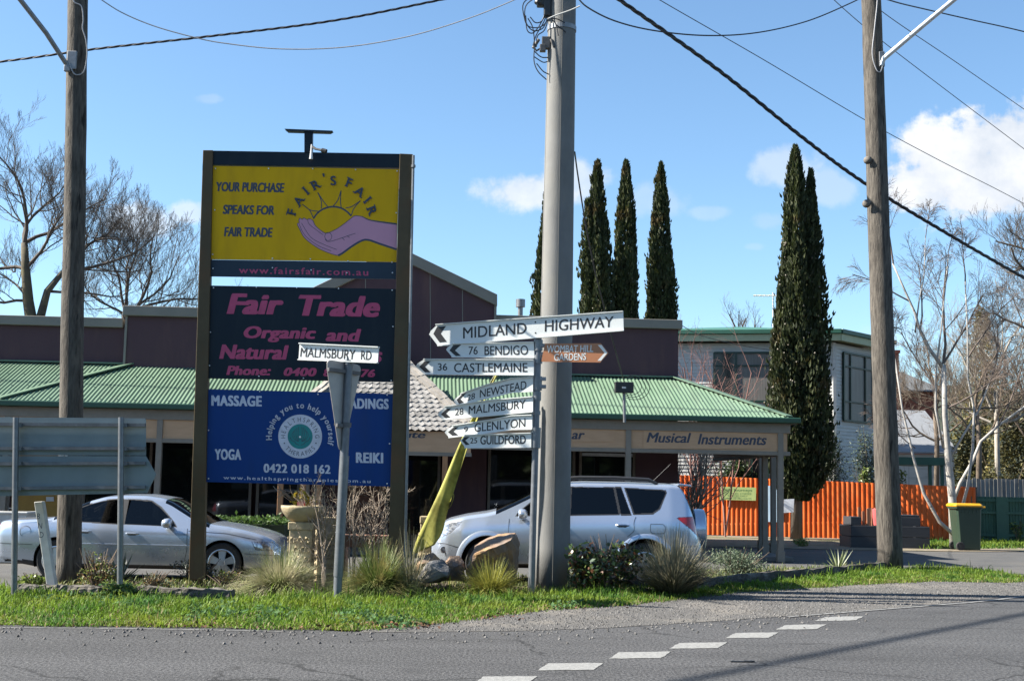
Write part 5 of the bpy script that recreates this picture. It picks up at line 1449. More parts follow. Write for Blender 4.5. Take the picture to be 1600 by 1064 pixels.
# ================================================================== weatherboard house behind the fence
m_board = mat('white_weatherboard', (0.50, 0.50, 0.48), (0.44, 0.44, 0.425), scale=3, rough=.75, stretch=(.4, .4, 3), c3=(0.304, 0.312, 0.304), s3=1.2, lo3=.55, hi3=.8)
m_hgreen = mat('house_green_trim', (0.021, 0.0875, 0.0595), (0.0175, 0.0735, 0.049), scale=4, rough=.45)
m_winframe = mat('window_dark_green', (.010, .035, .026), (.008, .028, .02), rough=.4)
m_cream = mat('cream_green_fascia', (0.36, 0.40, 0.26), (.32, .36, .23), scale=4, rough=.6)
m_hglass = mat('house_glass', (0.016, 0.017, 0.018), (0.03, 0.03, 0.029), scale=2.0, rough=.06)
m_curtain = mat('curtain', (0.15, 0.14, 0.13), (0.085, 0.08, 0.074), scale=5, rough=.35, stretch=(9, 9, .15))
m_roofh = mat('house_roof', (0.05, 0.15, 0.11), rough=.5)
YH = 48.0
HC = P(1303, 600, YH); HC.z = 0
HLd = Vector((-1, .22, 0)).normalized(); HRd = Vector((math.cos(R_(48)), math.sin(R_(48)), 0))
house = thing('weatherboard_house', 'white weatherboard house with dark green gutter behind the orange fence', 'house', HC)
def ray_plane(x, y, p, n): d = Vector(ray(x, y)); t = (Vector(p) - Vector(CAM)).dot(n) / d.dot(n); return Vector(CAM) + d * t
nL = Vector((-HLd.y, HLd.x, 0)); nL = nL if nL.y < 0 else -nL
nR = Vector((-HRd.y, HRd.x, 0)); nR = nR if nR.dot(Vector((0.3, -1, 0))) > 0 else -nR
def HL(x, y, o=0): return ray_plane(x, y, HC + nL * o, nL)
def HR(x, y, o=0): return ray_plane(x, y, HC + nR * o, nR)
zw = HL(1200, 536).z; zg = HL(1200, 517).z; zs_ = HL(1200, 524).z
LLEN, RLEN = 9.0, 3.4
def boards(mb, d, n, length, z0, z1, p=.135):
    k = int((z1 - z0) / p) + 1
    for i in range(k):
        a = z0 + i * p; b_ = min(a + p, z1)
        A = HC + Vector((0, 0, a)) + n * .03; Bq = HC + Vector((0, 0, b_)) + n * .004
        C0 = HC + Vector((0, 0, a)) + n * .002
        mb.add([A, A + d * length, Bq + d * length, Bq, C0, C0 + d * length], [(0, 1, 2, 3), (4, 5, 1, 0)])
mb = MB(); boards(mb, HLd, nL, LLEN, 0, zw); boards(mb, HRd, nR, RLEN, 0, zw)
q = HC + HLd * LLEN; r_ = HC + HRd * RLEN; far = q + HRd * RLEN
mb.quad(q, far, far + Vector((0, 0, zw)), q + Vector((0, 0, zw))); mb.quad(far, r_, r_ + Vector((0, 0, zw)), far + Vector((0, 0, zw)))
mb.bar(HC + (nL + nR).normalized() * .02, HC + (nL + nR).normalized() * .02 + Vector((0, 0, zw)), .12, .12, up=(1, 0, 0))
mb.build('wall', m_board, house)
ov = .5
cor = lambda a, b2: HC + HLd * a + HRd * b2
def ring(mb, o, z0, z1, th):
    c_ = [cor(-o, -o), cor(LLEN + o, -o), cor(LLEN + o, RLEN + o), cor(-o, RLEN + o)]
    for i in range(4):
        a, b2 = c_[i], c_[(i + 1) % 4]
        mb.bar(a + Vector((0, 0, (z0 + z1) / 2)), b2 + Vector((0, 0, (z0 + z1) / 2)), th, z1 - z0)
mb = MB(); ring(mb, ov, zs_ - .26, zs_ - .005, .06); mb.build('fascia', m_cream, house)
mb = MB(); ring(mb, ov + .06, zs_, zg, .12); mb.build('gutter', m_hgreen, house, bevel=.02)
mb = MB()
c_ = [cor(-ov, -ov), cor(LLEN + ov, -ov), cor(LLEN + ov, RLEN + ov), cor(-ov, RLEN + ov)]
mb.quad(*[p + Vector((0, 0, zs_ - .2)) for p in c_]); mb.build('soffit', m_cream, house)
mb = MB(); ap = cor(LLEN / 2, RLEN / 2) + Vector((0, 0, zg + .35))
mb.add([p + Vector((0, 0, zg - .02)) for p in c_] + [ap], [(0, 1, 4), (1, 2, 4), (2, 3, 4), (3, 0, 4)]); mb.build('roof', m_roofh, house)
def win(fn, n, x0, y0, x1, y1, mull, bars, curtain=None, parent=house):
    """window in a wall: frame, panes, glazing bars, all proud of the boards"""
    A, Bq, C_, D = fn(x0, y0, .05), fn(x1, y0, .05), fn(x1, y1, .05), fn(x0, y1, .05)
    zt, zb = (A.z + Bq.z) / 2, (C_.z + D.z) / 2
    A.z = Bq.z = zt; C_.z = D.z = zb
    d = (Bq - A); Lw = d.length; d.normalize()
    mb = MB()
    for p0, p1 in ((A, Bq), (D, C_), ): mb.bar(p0 + n * .04, p1 + n * .04, .07, .07)
    for p0, p1 in ((A, D), (Bq, C_)): mb.bar(p0 + n * .04, p1 + n * .04, .07, .07, up=n)
    for f in mull: mb.bar(A + d * Lw * f + n * .04, D + d * Lw * f + n * .04, .07, .06, up=n)
    for f in bars: mb.bar(A.lerp(D, f) + n * .042, Bq.lerp(C_, f) + n * .042, .06, .05)
    w_ = mb.build('window', m_winframe, parent)
    mb = MB(); mb.quad(A + n * .012, Bq + n * .012, C_ + n * .012, D + n * .012); mb.build('pane', m_hglass, w_)
    if curtain:
        f0, f1 = curtain; mb = MB(); mb.quad(A + d * Lw * f0 + n * .016, A + d * Lw * f1 + n * .016, D + d * Lw * f1 + n * .016, D + d * Lw * f0 + n * .016); mb.build('curtain', m_curtain, w_)
win(HL, nL, 1116, 551, 1262, 627, [.235], [.27, ], (.25, .98))
win(HR, nR, 1317, 555, 1363, 659, [.22, .72], [.20, .72], (.02, .98))
win(HL, nL, 1150, 700, 1200, 760, [.5], [])
mb = MB(); qa = HL(1208, 463, -1.5)
mb.tube([Vector((qa.x, qa.y, zg)), qa + Vector((0, 0, .15))], .03, 6); mb.tube([HL(1177, 462, -1.5), HL(1230, 462.5, -1.5)], .03, 6)
for k in range(6): c_ = HL(1180 + 7 * k, 462.2, -1.5); mb.tube([c_ + Vector((0, -.25, 0)), c_ + Vector((0, .25, 0))], .015, 5)
mb.build('tv_antenna', mat('antenna_white', (.7, .7, .7), rough=.4, metal=.3), house)

# ================================================================== fences
m_orange = mat('orange_steel', (0.56, 0.10, 0.014), (0.50, 0.088, 0.013), scale=2, rough=.5, c3=(.50, .12, .03), s3=.8, spec=.3)
m_gfence = mat('green_fence', (0.02, 0.075, 0.048), (0.016, 0.06, 0.04), scale=3, rough=.55, c3=(.028, .09, .055), s3=.8)
m_paling = mat('grey_paling', (0.216, 0.21, 0.198), (0.132, 0.126, 0.12), scale=5, rough=.95, stretch=(4, 4, .3), island=.18)
fa, fb = P(1062, 838, 47.4), P(1526, 845, 45.0)
fa.z = 0; fb.z = 0
def corr(mb, a, b_, z0, z1, pitch, amp, seg=10):
    d = (b_ - a); L = d.length; d.normalize(); n = Vector((d.y, -d.x, 0)); k = int(L / pitch * seg); vs = []
    for i in range(k + 1):
        t = L * i / k; o = amp * math.sin(2 * math.pi * t / pitch)
        o = amp * math.tanh(1.6 * math.sin(2 * math.pi * t / pitch))
        p = a + d * t + n * o; f = i / k
        vs += [Vector((p.x, p.y, z0[0] + (z0[1] - z0[0]) * f)), Vector((p.x, p.y, z1[0] + (z1[1] - z1[0]) * f))]
    mb.add(vs, [(2 * i, 2 * i + 2, 2 * i + 3, 2 * i + 1) for i in range(k)])
zt0 = P(1062, 742, fa.y).z; zt1 = P(1526, 761, fb.y).z
ofence = thing('orange_fence', 'bright orange corrugated steel fence behind the parking area', 'fence', fa)
mb = MB(); corr(mb, fa, fb, (.32, .42), (zt0, zt1), .17, .017); mb.build('corrugated_panel', m_orange, ofence)
mb = MB(); fd = (fb - fa).normalized(); fn = Vector((fd.y, -fd.x, 0))
corr(mb, fa + fn * .05, fb + fn * .05, (.0, .0), (.36, .78), .17, .017); mb.build('base_panel', m_orange, ofence)
for i in range(9):
    p = fa.lerp(fb, i / 8) - fn * .10; mb = MB(); mb.box((p.x, p.y, .95), (.09, .09, 1.9)); mb.build('fence_post', m_wood, ofence)
ga = P(1527, 846, 45.1); gb2 = P(1760, 850, 44.4)
ga.z = 0; gb2.z = 0
gfence = thing('green_fence', 'dark green steel fence with posts right of the orange fence', 'fence', ga)
ztg = P(1560, 776, ga.y).z
mb = MB(); corr(mb, ga, gb2, (.02, .02), (ztg, ztg), .10, .012, 6); mb.build('steel_panel', m_gfence, gfence)
gd = (gb2 - ga).normalized(); gn = Vector((gd.y, -gd.x, 0))
for px in (1530, 1570, 1640, 1700):
    p = ga + gd * ((G(px, 848) - ga).dot(gd)); mb = MB(); mb.box((p.x + gn.x * .05, p.y + gn.y * .05, ztg / 2), (.42 if px == 1570 else .12, .06, ztg)); mb.build('post', m_gfence, gfence)
for z in (.25, ztg - .55, ztg - .12):
    mb = MB(); mb.bar(ga + gn * .04 + Vector((0, 0, z)), gb2 + gn * .04 + Vector((0, 0, z)), .05, .09); mb.build('rail', m_gfence, gfence)
mb = MB(); rnd = random.Random(9)
pa = P(1500, 800, 52); pb_ = P(1800, 800, 53); k = 46
for i in range(k):
    p = pa.lerp(pb_, (i + .5) / k); zt_ = P(1500 + 300 * i / k, 747.5 + .03 * i, p.y).z + rnd.uniform(-.03, .03)
    mb.box((p.x, p.y + rnd.uniform(-.01, .01), zt_ / 2), (.155, .025, zt_))
_tag(mb.build('paling_fence', m_paling), 'weathered grey timber paling fence above the green fence', 'fence')

# signs hung on the orange fence
FPn = Plane(fa + fn * .10, 0); FPn.n = fn
m_lime = mat('lime_board', (0.35, 0.434, 0.175), (0.322, 0.406, 0.161), scale=2, rough=.5)
mb = MB(); panel(mb, FPn, [(1125, 760), (1181.5, 761.5), (1181, 782), (1124.5, 780.5)], .0, .02); ob = mb.build('fence_sign', m_lime)
_tag(ob, 'lime green lettered board on the orange fence', 'sign')
mb = MB(); text_rect(mb, FPn, 'Java Journeys', 1131, 763, 1175, 768, .02, bold=.01, off=.006); text_rect(mb, FPn, 'ORGANIC COFFEE', 1131, 769.2, 1174, 772, .02, off=.006); text_rect(mb, FPn, 'ROASTED DAILY', 1137, 773, 1168, 775.6, .02, off=.006); text_rect(mb, FPn, 'OPEN SEVEN DAYS', 1131, 777, 1174, 779.2, .02, off=.006)
build_pieces(mb, 'lettering', mat('green_ink', (.06, .16, .06)), ob)
mb = MB(); panel(mb, FPn, [(1188, 758.5), (1219, 759), (1216.5, 815.5), (1187, 814.5)], .0, .02)
_tag(mb.build('fence_sign', mat('pale_blue_board', (.42, .56, .70), (.36, .50, .66), scale=3, rough=.4)), 'tall pale blue board on the orange fence behind the verandah posts', 'sign')
FP2 = Plane(P(1233, 790, 43.6), 10)
mb = MB(); panel(mb, FP2, [(1225, 780), (1241, 779), (1240, 800), (1224.5, 801)], 0, .03)
_tag(mb.build('fence_sign', mat('white_board', (.62, .64, .68), rough=.5)), 'small white board in front of the cypress trunk', 'sign')

# ================================================================== wheelie bin, timber planter box
m_bin = mat('bin_green', (0.022, 0.042, 0.026), (0.018, 0.036, 0.022), scale=4, rough=.45)
m_lid = mat('bin_lid_yellow', (0.48, 0.252, 0.009), (0.444, 0.228, 0.0072), scale=4, rough=.4)
bb0 = G(1509, 859); sc = (859 - 789) / FPX * bb0.y / 1.06
wb = thing('wheelie_bin', 'dark green wheelie bin with yellow lid beside the birch trunk', 'bin', bb0)
def loft(mb, c, secs):
    """stack of rectangles (z, x half, y half, x shift)"""
    vs = []
    for z, hx, hy, sx in secs:
        r = min(hx, hy) * .18
        for (ax, ay) in ((-hx + r, -hy), (hx - r, -hy), (hx, -hy + r), (hx, hy - r), (hx - r, hy), (-hx + r, hy), (-hx, hy - r), (-hx, -hy + r)): vs.append(c + Vector((ax * .74 + sx, ay, z)))
    n = 8; fs = [tuple(range(n - 1, -1, -1)), tuple((len(secs) - 1) * n + j for j in range(n))]
    for i in range(len(secs) - 1):
        for j in range(n): fs.append((i * n + j, i * n + (j + 1) % n, (i + 1) * n + (j + 1) % n, (i + 1) * n + j))
    mb.add(vs, fs)
mb = MB(); loft(mb, bb0, [(.03, .33 * sc, .30, .04), (.25, .345 * sc, .31, .03), (.96 * sc, .40 * sc, .36, 0)]); loft(mb, bb0, [(.955 * sc, .44 * sc, .39, -.01), (1.0 * sc, .45 * sc, .40, -.01)])
for k in range(5): mb.box(bb0 + Vector((-.22 + .11 * k, -.355, .9 * sc)), (.02, .03, .12))
bd = mb.build('body', m_bin, wb, bevel=.02)
mb = MB(); loft(mb, bb0, [(1.003 * sc, .455 * sc, .41, -.02), (1.045 * sc, .46 * sc, .41, -.02), (1.085 * sc, .40 * sc, .35, -.02)]); mb.box(bb0 + Vector((.38 * sc, 0, 1.0 * sc)), (.10, .5, .05)); mb.build('lid', m_lid, wb, bevel=.015)
for sy in (-.30, .30):
    mb = MB(); cw = bb0 + Vector((-.22 * sc, sy - .06, .125)); mb.lathe(cw, [(.0, -.03), (.055, -.03), (.06, -.02), (.10, -.03), (.125, -.02), (.125, .03), (0, .03)], 20, axis='y'); mb.build('wheel', m_rubber, wb, smooth=True)
m_dark = mat('dark_painted_timber', (0.03, 0.032, 0.038), (0.022, 0.024, 0.028), scale=4, rough=.6, stretch=(.4, 1, 3))
p0 = G(1330, 855); px_m = FPX / p0.y
pb0 = thing('timber_planter', 'dark stacked timber planter box behind the right power pole', 'planter', p0)
mb = MB(); W_ = 122 / px_m
for i, z in enumerate((.0, .33)): mb.box((p0.x + W_ / 2, p0.y + .06, z + .16), (W_, .12, .318)); mb.box((p0.x + W_ / 2, p0.y + 1.3, z + .16), (W_, .12, .318)); mb.box((p0.x + .06, p0.y + .68, z + .16), (.12, 1.1, .318)); mb.box((p0.x + W_ - .06, p0.y + .68, z + .16), (.12, 1.1, .318))
mb.build('box_wall', m_dark, pb0, bevel=.01)
mb = MB(); mb.box((p0.x + .17, p0.y + .5, .785), (.32, .9, .25)); mb.build('capping_block', m_dark, pb0, bevel=.01)
mb = MB(); mb.box((p0.x + W_ * .71, p0.y + .5, .79), (W_ * .36, .9, .26)); mb.build('capping_block', m_dark, pb0, bevel=.01)
mb = MB(); mb.box((p0.x + W_ * .71, p0.y + .5, .955), (W_ * .35, .8, .07)); mb.build('capping_block', m_dark, pb0, bevel=.01)
mb = MB(); rnd = random.Random(6)
for i in range(6): mb.box((p0.x + .42 + .09 * i, p0.y + .5 + rnd.uniform(-.2, .2), .86), (.08, .05, .48 + rnd.uniform(-.15, .25)))
_tag(mb.build('timber_offcuts', mat('raw_timber', (.34, .16, .09), (.22, .10, .055), scale=7, rough=.8, stretch=(4, 4, .3))), 'red brown timber offcuts standing in the dark planter box', 'timber')
mb = MB(); rc = Vector((p0.x + .82 * W_ * .55, p0.y + .5, 1.0)); mb.lathe(Vector((P(1371, 805, p0.y + .5).x, p0.y + .5, .66)), [(.0, 0), (.16, 0), (.19, .25), (.20, .48), (.16, .50), (0, .5)], 18)
_tag(mb.build('bucket', mat('pink_plastic', (.62, .12, .12), rough=.4), smooth=True), 'small pink red bucket on the dark planter box', 'bucket')

# ================================================================== garden edging timbers
m_sleeper = mat('grey_sleeper', (0.1228, 0.1079, 0.08928), (0.04836, 0.04092, 0.03348), scale=6, rough=1.0, stretch=(.35, 3, 6), bump=1.0, bscale=9, detail=9, c3=(0.1562, 0.1451, 0.1265), s3=2)
def log_(label, a, b_, h, wd, m, seed, seg=24, group='timber garden edging'):
    rnd = random.Random(seed); mb = MB(); vs = []; d = (b_ - a); L = d.length; d.normalize(); s_ = Vector((-d.y, d.x, 0)); n = 10
    for i in range(seg + 1):
        t = i / seg; p = a + d * L * t; hh = h * (1 + rnd.uniform(-.07, .07)) * (1 - .25 * max(0, (t - .9) * 10) * rnd.random())
        prof = [(-.5, 0), (-.52, .3), (-.5, .7), (-.42, 1), (-.1, 1.02), (.2, .98), (.45, 1), (.5, .6), (.5, .2), (.45, 0)]
        for (u, v) in prof: vs.append(p + s_ * (u * wd + rnd.uniform(-.014, .014)) + Vector((0, 0, .0 + hh * v + rnd.uniform(-.012, .012) * (v > 0))))
    fs = [tuple(range(n - 1, -1, -1)), tuple(seg * n + j for j in range(n))]
    for i in range(seg):
        for j in range(n): fs.append((i * n + j, i * n + (j + 1) % n, (i + 1) * n + (j + 1) % n, (i + 1) * n + j))
    mb.add(vs, fs); o = mb.build('timber_sleeper', m); return _tag(o, label, 'sleeper', group)
def GZ(x, y, z=0): p = G(x, y); p.z = z; return p
log_('split grey timber sleeper at the foot of the left power pole', GZ(27, 931), GZ(156, 934), .16, .2, m_sleeper, 1)
log_('cracked grey timber sleeper left of the large grass tussock', GZ(215, 936), GZ(362, 941), .17, .22, m_sleeper, 2)
m_darksl = mat('dark_sleeper', (0.075, 0.065, 0.055), (0.03, 0.027, 0.024), scale=5, rough=1.0, stretch=(.35, 3, 5), bump=.8, bscale=9, c3=(.15, .14, .12), s3=1.5)
log_('pale weathered sleeper lying flat beside the pale dry tussock', GZ(1000, 928), GZ(1095, 923), .08, .2, m_sleeper, 3)
log_('long dark timber edging running to the right power pole', GZ(1094, 922), GZ(1398, 892), .20, .12, m_darksl, 4, 40)
log_('flat concrete coloured kerb edging behind the Malmsbury Road post', GZ(455, 933), GZ(650, 928), .07, .12, m_conc, 5)

# ================================================================== boulders
m_rock1 = mat('rust_rock', (0.21, 0.133, 0.084), (0.14, 0.119, 0.105), scale=3.5, rough=.9, bump=.8, bscale=14, c3=(0.28, 0.168, 0.077), s3=3)
m_rock2 = mat('grey_rock', (0.14, 0.14, 0.1435), (0.07, 0.07, 0.0735), scale=4, rough=.9, bump=1.0, bscale=12, c3=(0.189, 0.182, 0.175), s3=3)
from mathutils import noise as mnoise
def rock(label, pts3, m, seed, sub=3):
    import bmesh
    bm = bmesh.new()
    for p in pts3: bm.verts.new(p)
    bmesh.ops.convex_hull(bm, input=bm.verts)
    loose = [v for v in bm.verts if not v.link_faces]
    if loose: bmesh.ops.delete(bm, geom=loose, context='VERTS')
    bmesh.ops.triangulate(bm, faces=bm.faces)
    bmesh.ops.subdivide_edges(bm, edges=bm.edges, cuts=4, use_grid_fill=True)
    bmesh.ops.smooth_vert(bm, verts=bm.verts, factor=.35, use_axis_x=True, use_axis_y=True, use_axis_z=True)
    bm.normal_update()
    for v in bm.verts:
        q = v.co * 4 + Vector((seed, 0, 0)); q2 = Vector((v.co.x * 3, v.co.y * 3, v.co.z * 14 + v.co.x * 6)) + Vector((seed, 5, 0))
        v.co += v.normal * (.035 * mnoise.noise(q) + .020 * mnoise.noise(q2) + .012 * mnoise.noise(v.co * 15))
    me = bpy.data.meshes.new('boulder'); bm.to_mesh(me); bm.free(); me.materials.append(m)
    o = bpy.data.objects.new('boulder', me); COL.objects.link(o); return _tag(o, label, 'rock', 'boulders in the garden bed')
def rp_(pts, Y): return [P(x, y, Y + dy) for x, y, dy in pts]
rock('large rust topped boulder leaning beside the finger post', rp_([(741, 852, .15), (765, 837, .35), (795, 831, .35), (806, 831, .2), (811, 846, .1), (812, 872, .15), (803, 912, .1), (735, 912, .15), (729, 892, .2), (739, 866, -.28), (770, 855, -.36), (800, 841, -.30), (737, 880, -.22), (790, 912, .5), (740, 912, .5), (808, 850, .5)], 20.15), m_rock1, 1.7)
rock('grey slate boulder lying low next to the yellow banner', rp_([(655, 893, -.25), (668, 880, -.3), (692, 872, -.15), (704, 884, -.2), (700, 900, -.3), (660, 912, -.25), (650, 905, 0), (690, 912, .3), (655, 900, .4), (702, 890, .25), (690, 874, .2)], 19.5), m_rock2, 5.2)
rock('reddish boulder behind the grey slate boulder', rp_([(640, 885, .0), (655, 868, .0), (678, 865, .1), (690, 876, 0), (690, 905, 0), (642, 908, 0), (650, 880, .4), (690, 885, .4), (645, 908, .4), (690, 908, .4), (660, 880, -.2)], 20.0), m_rock1, 9.1)
rock('small brown boulder beneath the front bumper of the four wheel drive', rp_([(690, 880, 0), (702, 868, 0), (718, 866, .1), (727, 878, 0), (728, 905, 0), (694, 908, 0), (700, 880, .35), (724, 880, .35), (700, 908, .3), (724, 908, .3), (710, 885, -.2)], 20.3), m_rock1, 13.4)

# ================================================================== carved stone planters, bench, banner, hedge
m_stone_c = mat('sandstone', (0.4147, 0.3393, 0.2073), (0.3016, 0.2451, 0.1508), scale=5, rough=.9, bump=.5, bscale=25, c3=(0.2356, 0.1979, 0.1319), s3=2.5)
YS = 19.95
def pedestal(name, label, px, y_top, y_bot, wpx, Y, bowl=None, rot=0):
    c0 = P(px, y_bot, Y); c0.z = 0; top_ = P(px, y_top, Y).z; hw_ = wpx / 2 / FPX * Y
    t = thing(name, label, 'planter', c0)
    mb = MB(); cs, sn = math.cos(rot), math.sin(rot); ax = (Vector((cs, sn, 0)), Vector((-sn, cs, 0)), Vector((0, 0, 1)))
    mb.box(c0 + Vector((0, 0, .06)), (hw_ * 2.1, hw_ * 2.1, .12), ax)
    mb.box(c0 + Vector((0, 0, top_ / 2)), (hw_ * 1.75, hw_ * 1.75, top_ - .1), ax)
    mb.box(c0 + Vector((0, 0, top_ - .06)), (hw_ * 1.95, hw_ * 1.95, .12), ax)
    sh_ = mb.build('shaft', m_stone_c, t, bevel=.015)
    mb = MB(); rnd = random.Random(int(px))
    for side in range(4):
        a = rot + side * math.pi / 2; n = Vector((math.sin(a), -math.cos(a), 0)); s_ = Vector((math.cos(a), math.sin(a), 0))
        for r in range(5):
            for k in range(3):
                cc = c0 + n * hw_ * .885 + s_ * hw_ * (-.55 + .55 * k + (.25 if r % 2 else 0) * (1 if k < 2 else 0)) + Vector((0, 0, top_ * (.18 + .14 * r)))
                an = rnd.uniform(0, 3.1); L = hw_ * .34
                for q in range(4):
                    b2 = an + q * math.pi / 2; d = s_ * math.cos(b2) + Vector((0, 0, math.sin(b2))); e = s_ * -math.sin(b2) + Vector((0, 0, math.cos(b2)))
                    mb.add([cc, cc + d * L * .5 + e * L * .32 + n * .03, cc + d * L + n * .012, cc + d * L * .5 - e * L * .32 + n * .03], [(0, 1, 2, 3)])
    mb.build('carved_leaf', m_stone_c, sh_)
    if bowl:
        R0 = bowl / 2 / FPX * Y
        mb = MB(); z = top_
        mb.lathe(c0, [(.0, z - .02), (R0 * .45, z - .01), (R0 * .7, z + .05), (R0 * .92, z + .14), (R0, z + .21), (R0 * 1.0, z + .25), (R0 * .93, z + .25), (R0 * .85, z + .19), (0, z + .16)], 40)
        mb.build('bowl', m_stone_c, t, smooth='all')
        return t, c0 + Vector((0, 0, z + .20))
    return t, c0
t1, bc = pedestal('stone_planter', 'carved sandstone pedestal carrying a wide bowl at the nose of the sedan', 470, 815, 905, 40, YS, bowl=70)
t2, _ = pedestal('stone_pedestal', 'plain topped carved sandstone pedestal beside the bowl planter', 506, 808, 905, 36, YS + .4, rot=.5)
t3, _ = pedestal('stone_pedestal', 'small pale carved pedestal behind the foot of the yellow banner', 664, 806, 905, 20, 21.0)
m_leafyel = mat('yellow_green_leaf', (.30, .32, .035), (.36, .20, .02), scale=8, rough=.5, island=.35, trans=.4)
m_twig = mat('twig_brown', (0.17, 0.125, 0.09), (0.11, 0.08, 0.06), scale=8, rough=.9)
m_twig_l = mat('twig_pale', (0.30, 0.25, 0.20), (0.20, 0.165, 0.13), scale=8, rough=.9)
bp_ = thing('bowl_plant', 'orange green foliage plant growing in the stone bowl', 'plant', bc)
mb = MB(); rnd = random.Random(21); leafy(mb, bc + Vector((-.02, 0, .14)), .20, .16, .13, 130, .075, rnd, asp=.7); mb.build('foliage', m_leafyel, bp_)
mb = MB()
for i in range(9):
    p = bc + Vector((rnd.uniform(-.05, .05), 0, 0)); mb.tube([p, p + Vector((-.15 - .2 * rnd.random(), rnd.uniform(-.1, .1), .25)), p + Vector((-.3 - .15 * rnd.random(), rnd.uniform(-.1, .1), .15 + .25 * rnd.random()))], .006, 4)
mb.build('stem', m_twig_l, bp_)
pc_ = Plane(bc + Vector((0, -.2, 0)), 0)
mb = MB(); panel(mb, pc_, [(464, 783), (476, 783), (476.5, 791.5), (464.5, 791.5)], 0, .01); mb.box(pc_.at(470.5, 793), (.02, .012, .08)); lb = mb.build('plant_label', mat('label_red', (.45, .05, .05), (.25, .3, .35), scale=14, rough=.4)); _tag(lb, 'red and blue plant label card standing in the stone bowl', 'label')
m_bench = mat('bench_brown', (.23, .12, .075), (.17, .085, .055), scale=4, rough=.6, stretch=(.4, 4, 4))
b0_ = P(572, 905, 20.6); b0_.z = 0
bn_ = thing('garden_bench', 'low brown timber bench behind the sign board', 'bench', b0_)
zb_ = P(572, 838, 20.6).z; hwb = 42 / FPX * 20.6
for k in range(4):
    mb = MB(); mb.box((b0_.x, b0_.y - .16 + .11 * k, zb_), (hwb * 2, .095, .05)); mb.build('seat_slat', m_bench, bn_, bevel=.006)
mb = MB(); mb.box((b0_.x, b0_.y - .19, zb_ - .10), (hwb * 2, .04, .12)); mb.build('apron', m_bench, bn_)
for sx in (-.85, .85):
    mb = MB(); mb.box((b0_.x + sx * hwb, b0_.y, zb_ / 2 - .03), (.10, .36, zb_ - .06)); mb.build('leg', m_bench, bn_)
# leaning banner
m_banner = mat('banner_yellow', (0.48, 0.47, 0.11), (.42, .41, .095), scale=2, rough=.7, trans=.35, c3=(0.18, 0.165, 0.0225), s3=2)
YBn = 20.75
bl0 = P(648, 905, YBn); bl0.z = 0
bnr = thing('feather_banner', 'faded yellow feather banner leaning right behind the direction blades', 'banner', bl0)
pole_pts = [(640, 880), (655, 838), (690, 765), (722, 690), (748, 632), (770, 592), (779, 575)]
mb = MB(); mb.tube([bl0 + Vector((-.12, 0, 0))] + [P(x, y, YBn) for x, y in spline(pole_pts, 5)], .012, 8); mb.build('pole', mat('banner_pole', (.35, .34, .30), rough=.4), bnr, smooth=True)
Lp = spline([(644, 867), (653, 838), (687, 765), (719, 690), (748, 632), (768, 594), (779, 577)], 6)
Rp = spline([(679, 851), (691, 832), (698, 804), (708.5, 769), (730, 700), (752, 640), (775, 592), (782, 580)], 6)
Rr = [Rp[int(i * (len(Rp) - 1) / (len(Lp) - 1))] for i in range(len(Lp))]
mb = MB(); vs = []; nc = 7
for i, (a, b_) in enumerate(zip(Lp, Rr)):
    for j in range(nc):
        t = j / (nc - 1); q = a * (1 - t) + b_ * t
        vs.append(P(q[0], q[1], YBn + .05 * math.sin(t * 5 + i * .25) * (t) - .02))
mb.add(vs, [(i * nc + j, i * nc + j + 1, (i + 1) * nc + j + 1, (i + 1) * nc + j) for i in range(len(Lp) - 1) for j in range(nc - 1)])
cl = mb.build('cloth', m_banner, bnr, smooth='all'); so = cl.modifiers.new('th', 'SOLIDIFY'); so.thickness = .004
mb = MB(); mb.tube([P(x, y, YBn) for x, y in spline([(706, 768), (709, 775), (704, 790), (697, 798)], 5)], .006, 5); mb.build('tie', m_banner, bnr)
# clipped hedge behind the sedan bonnet
m_hedge = mat('hedge_leaf', (0.077, 0.133, 0.0245), (0.042, 0.084, 0.0175), scale=3, rough=.5, island=.4, trans=.3)
ha = P(322, 828, 23.6); hb = P(452, 830, 23.9); zh = P(385, 811, 23.7).z
mb = MB(); rnd = random.Random(31)
for i in range(3600):
    t = rnd.random(); c_ = ha.lerp(hb, t); p = Vector((c_.x, c_.y + rnd.uniform(-.4, .4), zh * (1 - rnd.random() ** 2.2 * .95) + .03 * math.sin(t * 40) + rnd.gauss(0, .02)))
    leafy(mb, p, .03, .03, .02, 1, .075, rnd, asp=.55, shell=0)
mb2 = MB(); mb2.box(((ha.x + hb.x) / 2, (ha.y + hb.y) / 2, zh * .46), ((hb.x - ha.x) * .98, .62, zh * .9))
hg = thing('hedge', 'low clipped green hedge behind the sedan bonnet', 'hedge', ((ha.x + hb.x) / 2, ha.y, 0))
mb.build('foliage', m_hedge, hg); mb2.build('inner_branches', mat('hedge_inner', (.02, .03, .012), rough=1), hg)
# low white box behind the sedan boot
wx = P(15, 806, 25.0)
bx0 = thing('storage_box', 'low white box with a wire handle behind the sedan boot', 'box', (wx.x, 25, 0))
mb = MB(); z1 = P(15, 798, 25).z; mb.box((wx.x - .05, 25, z1 / 2), (.95, .5, z1)); mb.box((wx.x - .05, 25, z1 - .03), (1.0, .55, .06)); bq = mb.build('box_body', m_white, bx0, bevel=.02)
mb = MB(); mb.tube([(wx.x - .02, 25, z1), (wx.x - .02, 25, z1 + .05), (wx.x + .10, 25, z1 + .05), (wx.x + .10, 25, z1)], .01, 6); mb.build('handle', m_galv, bq)
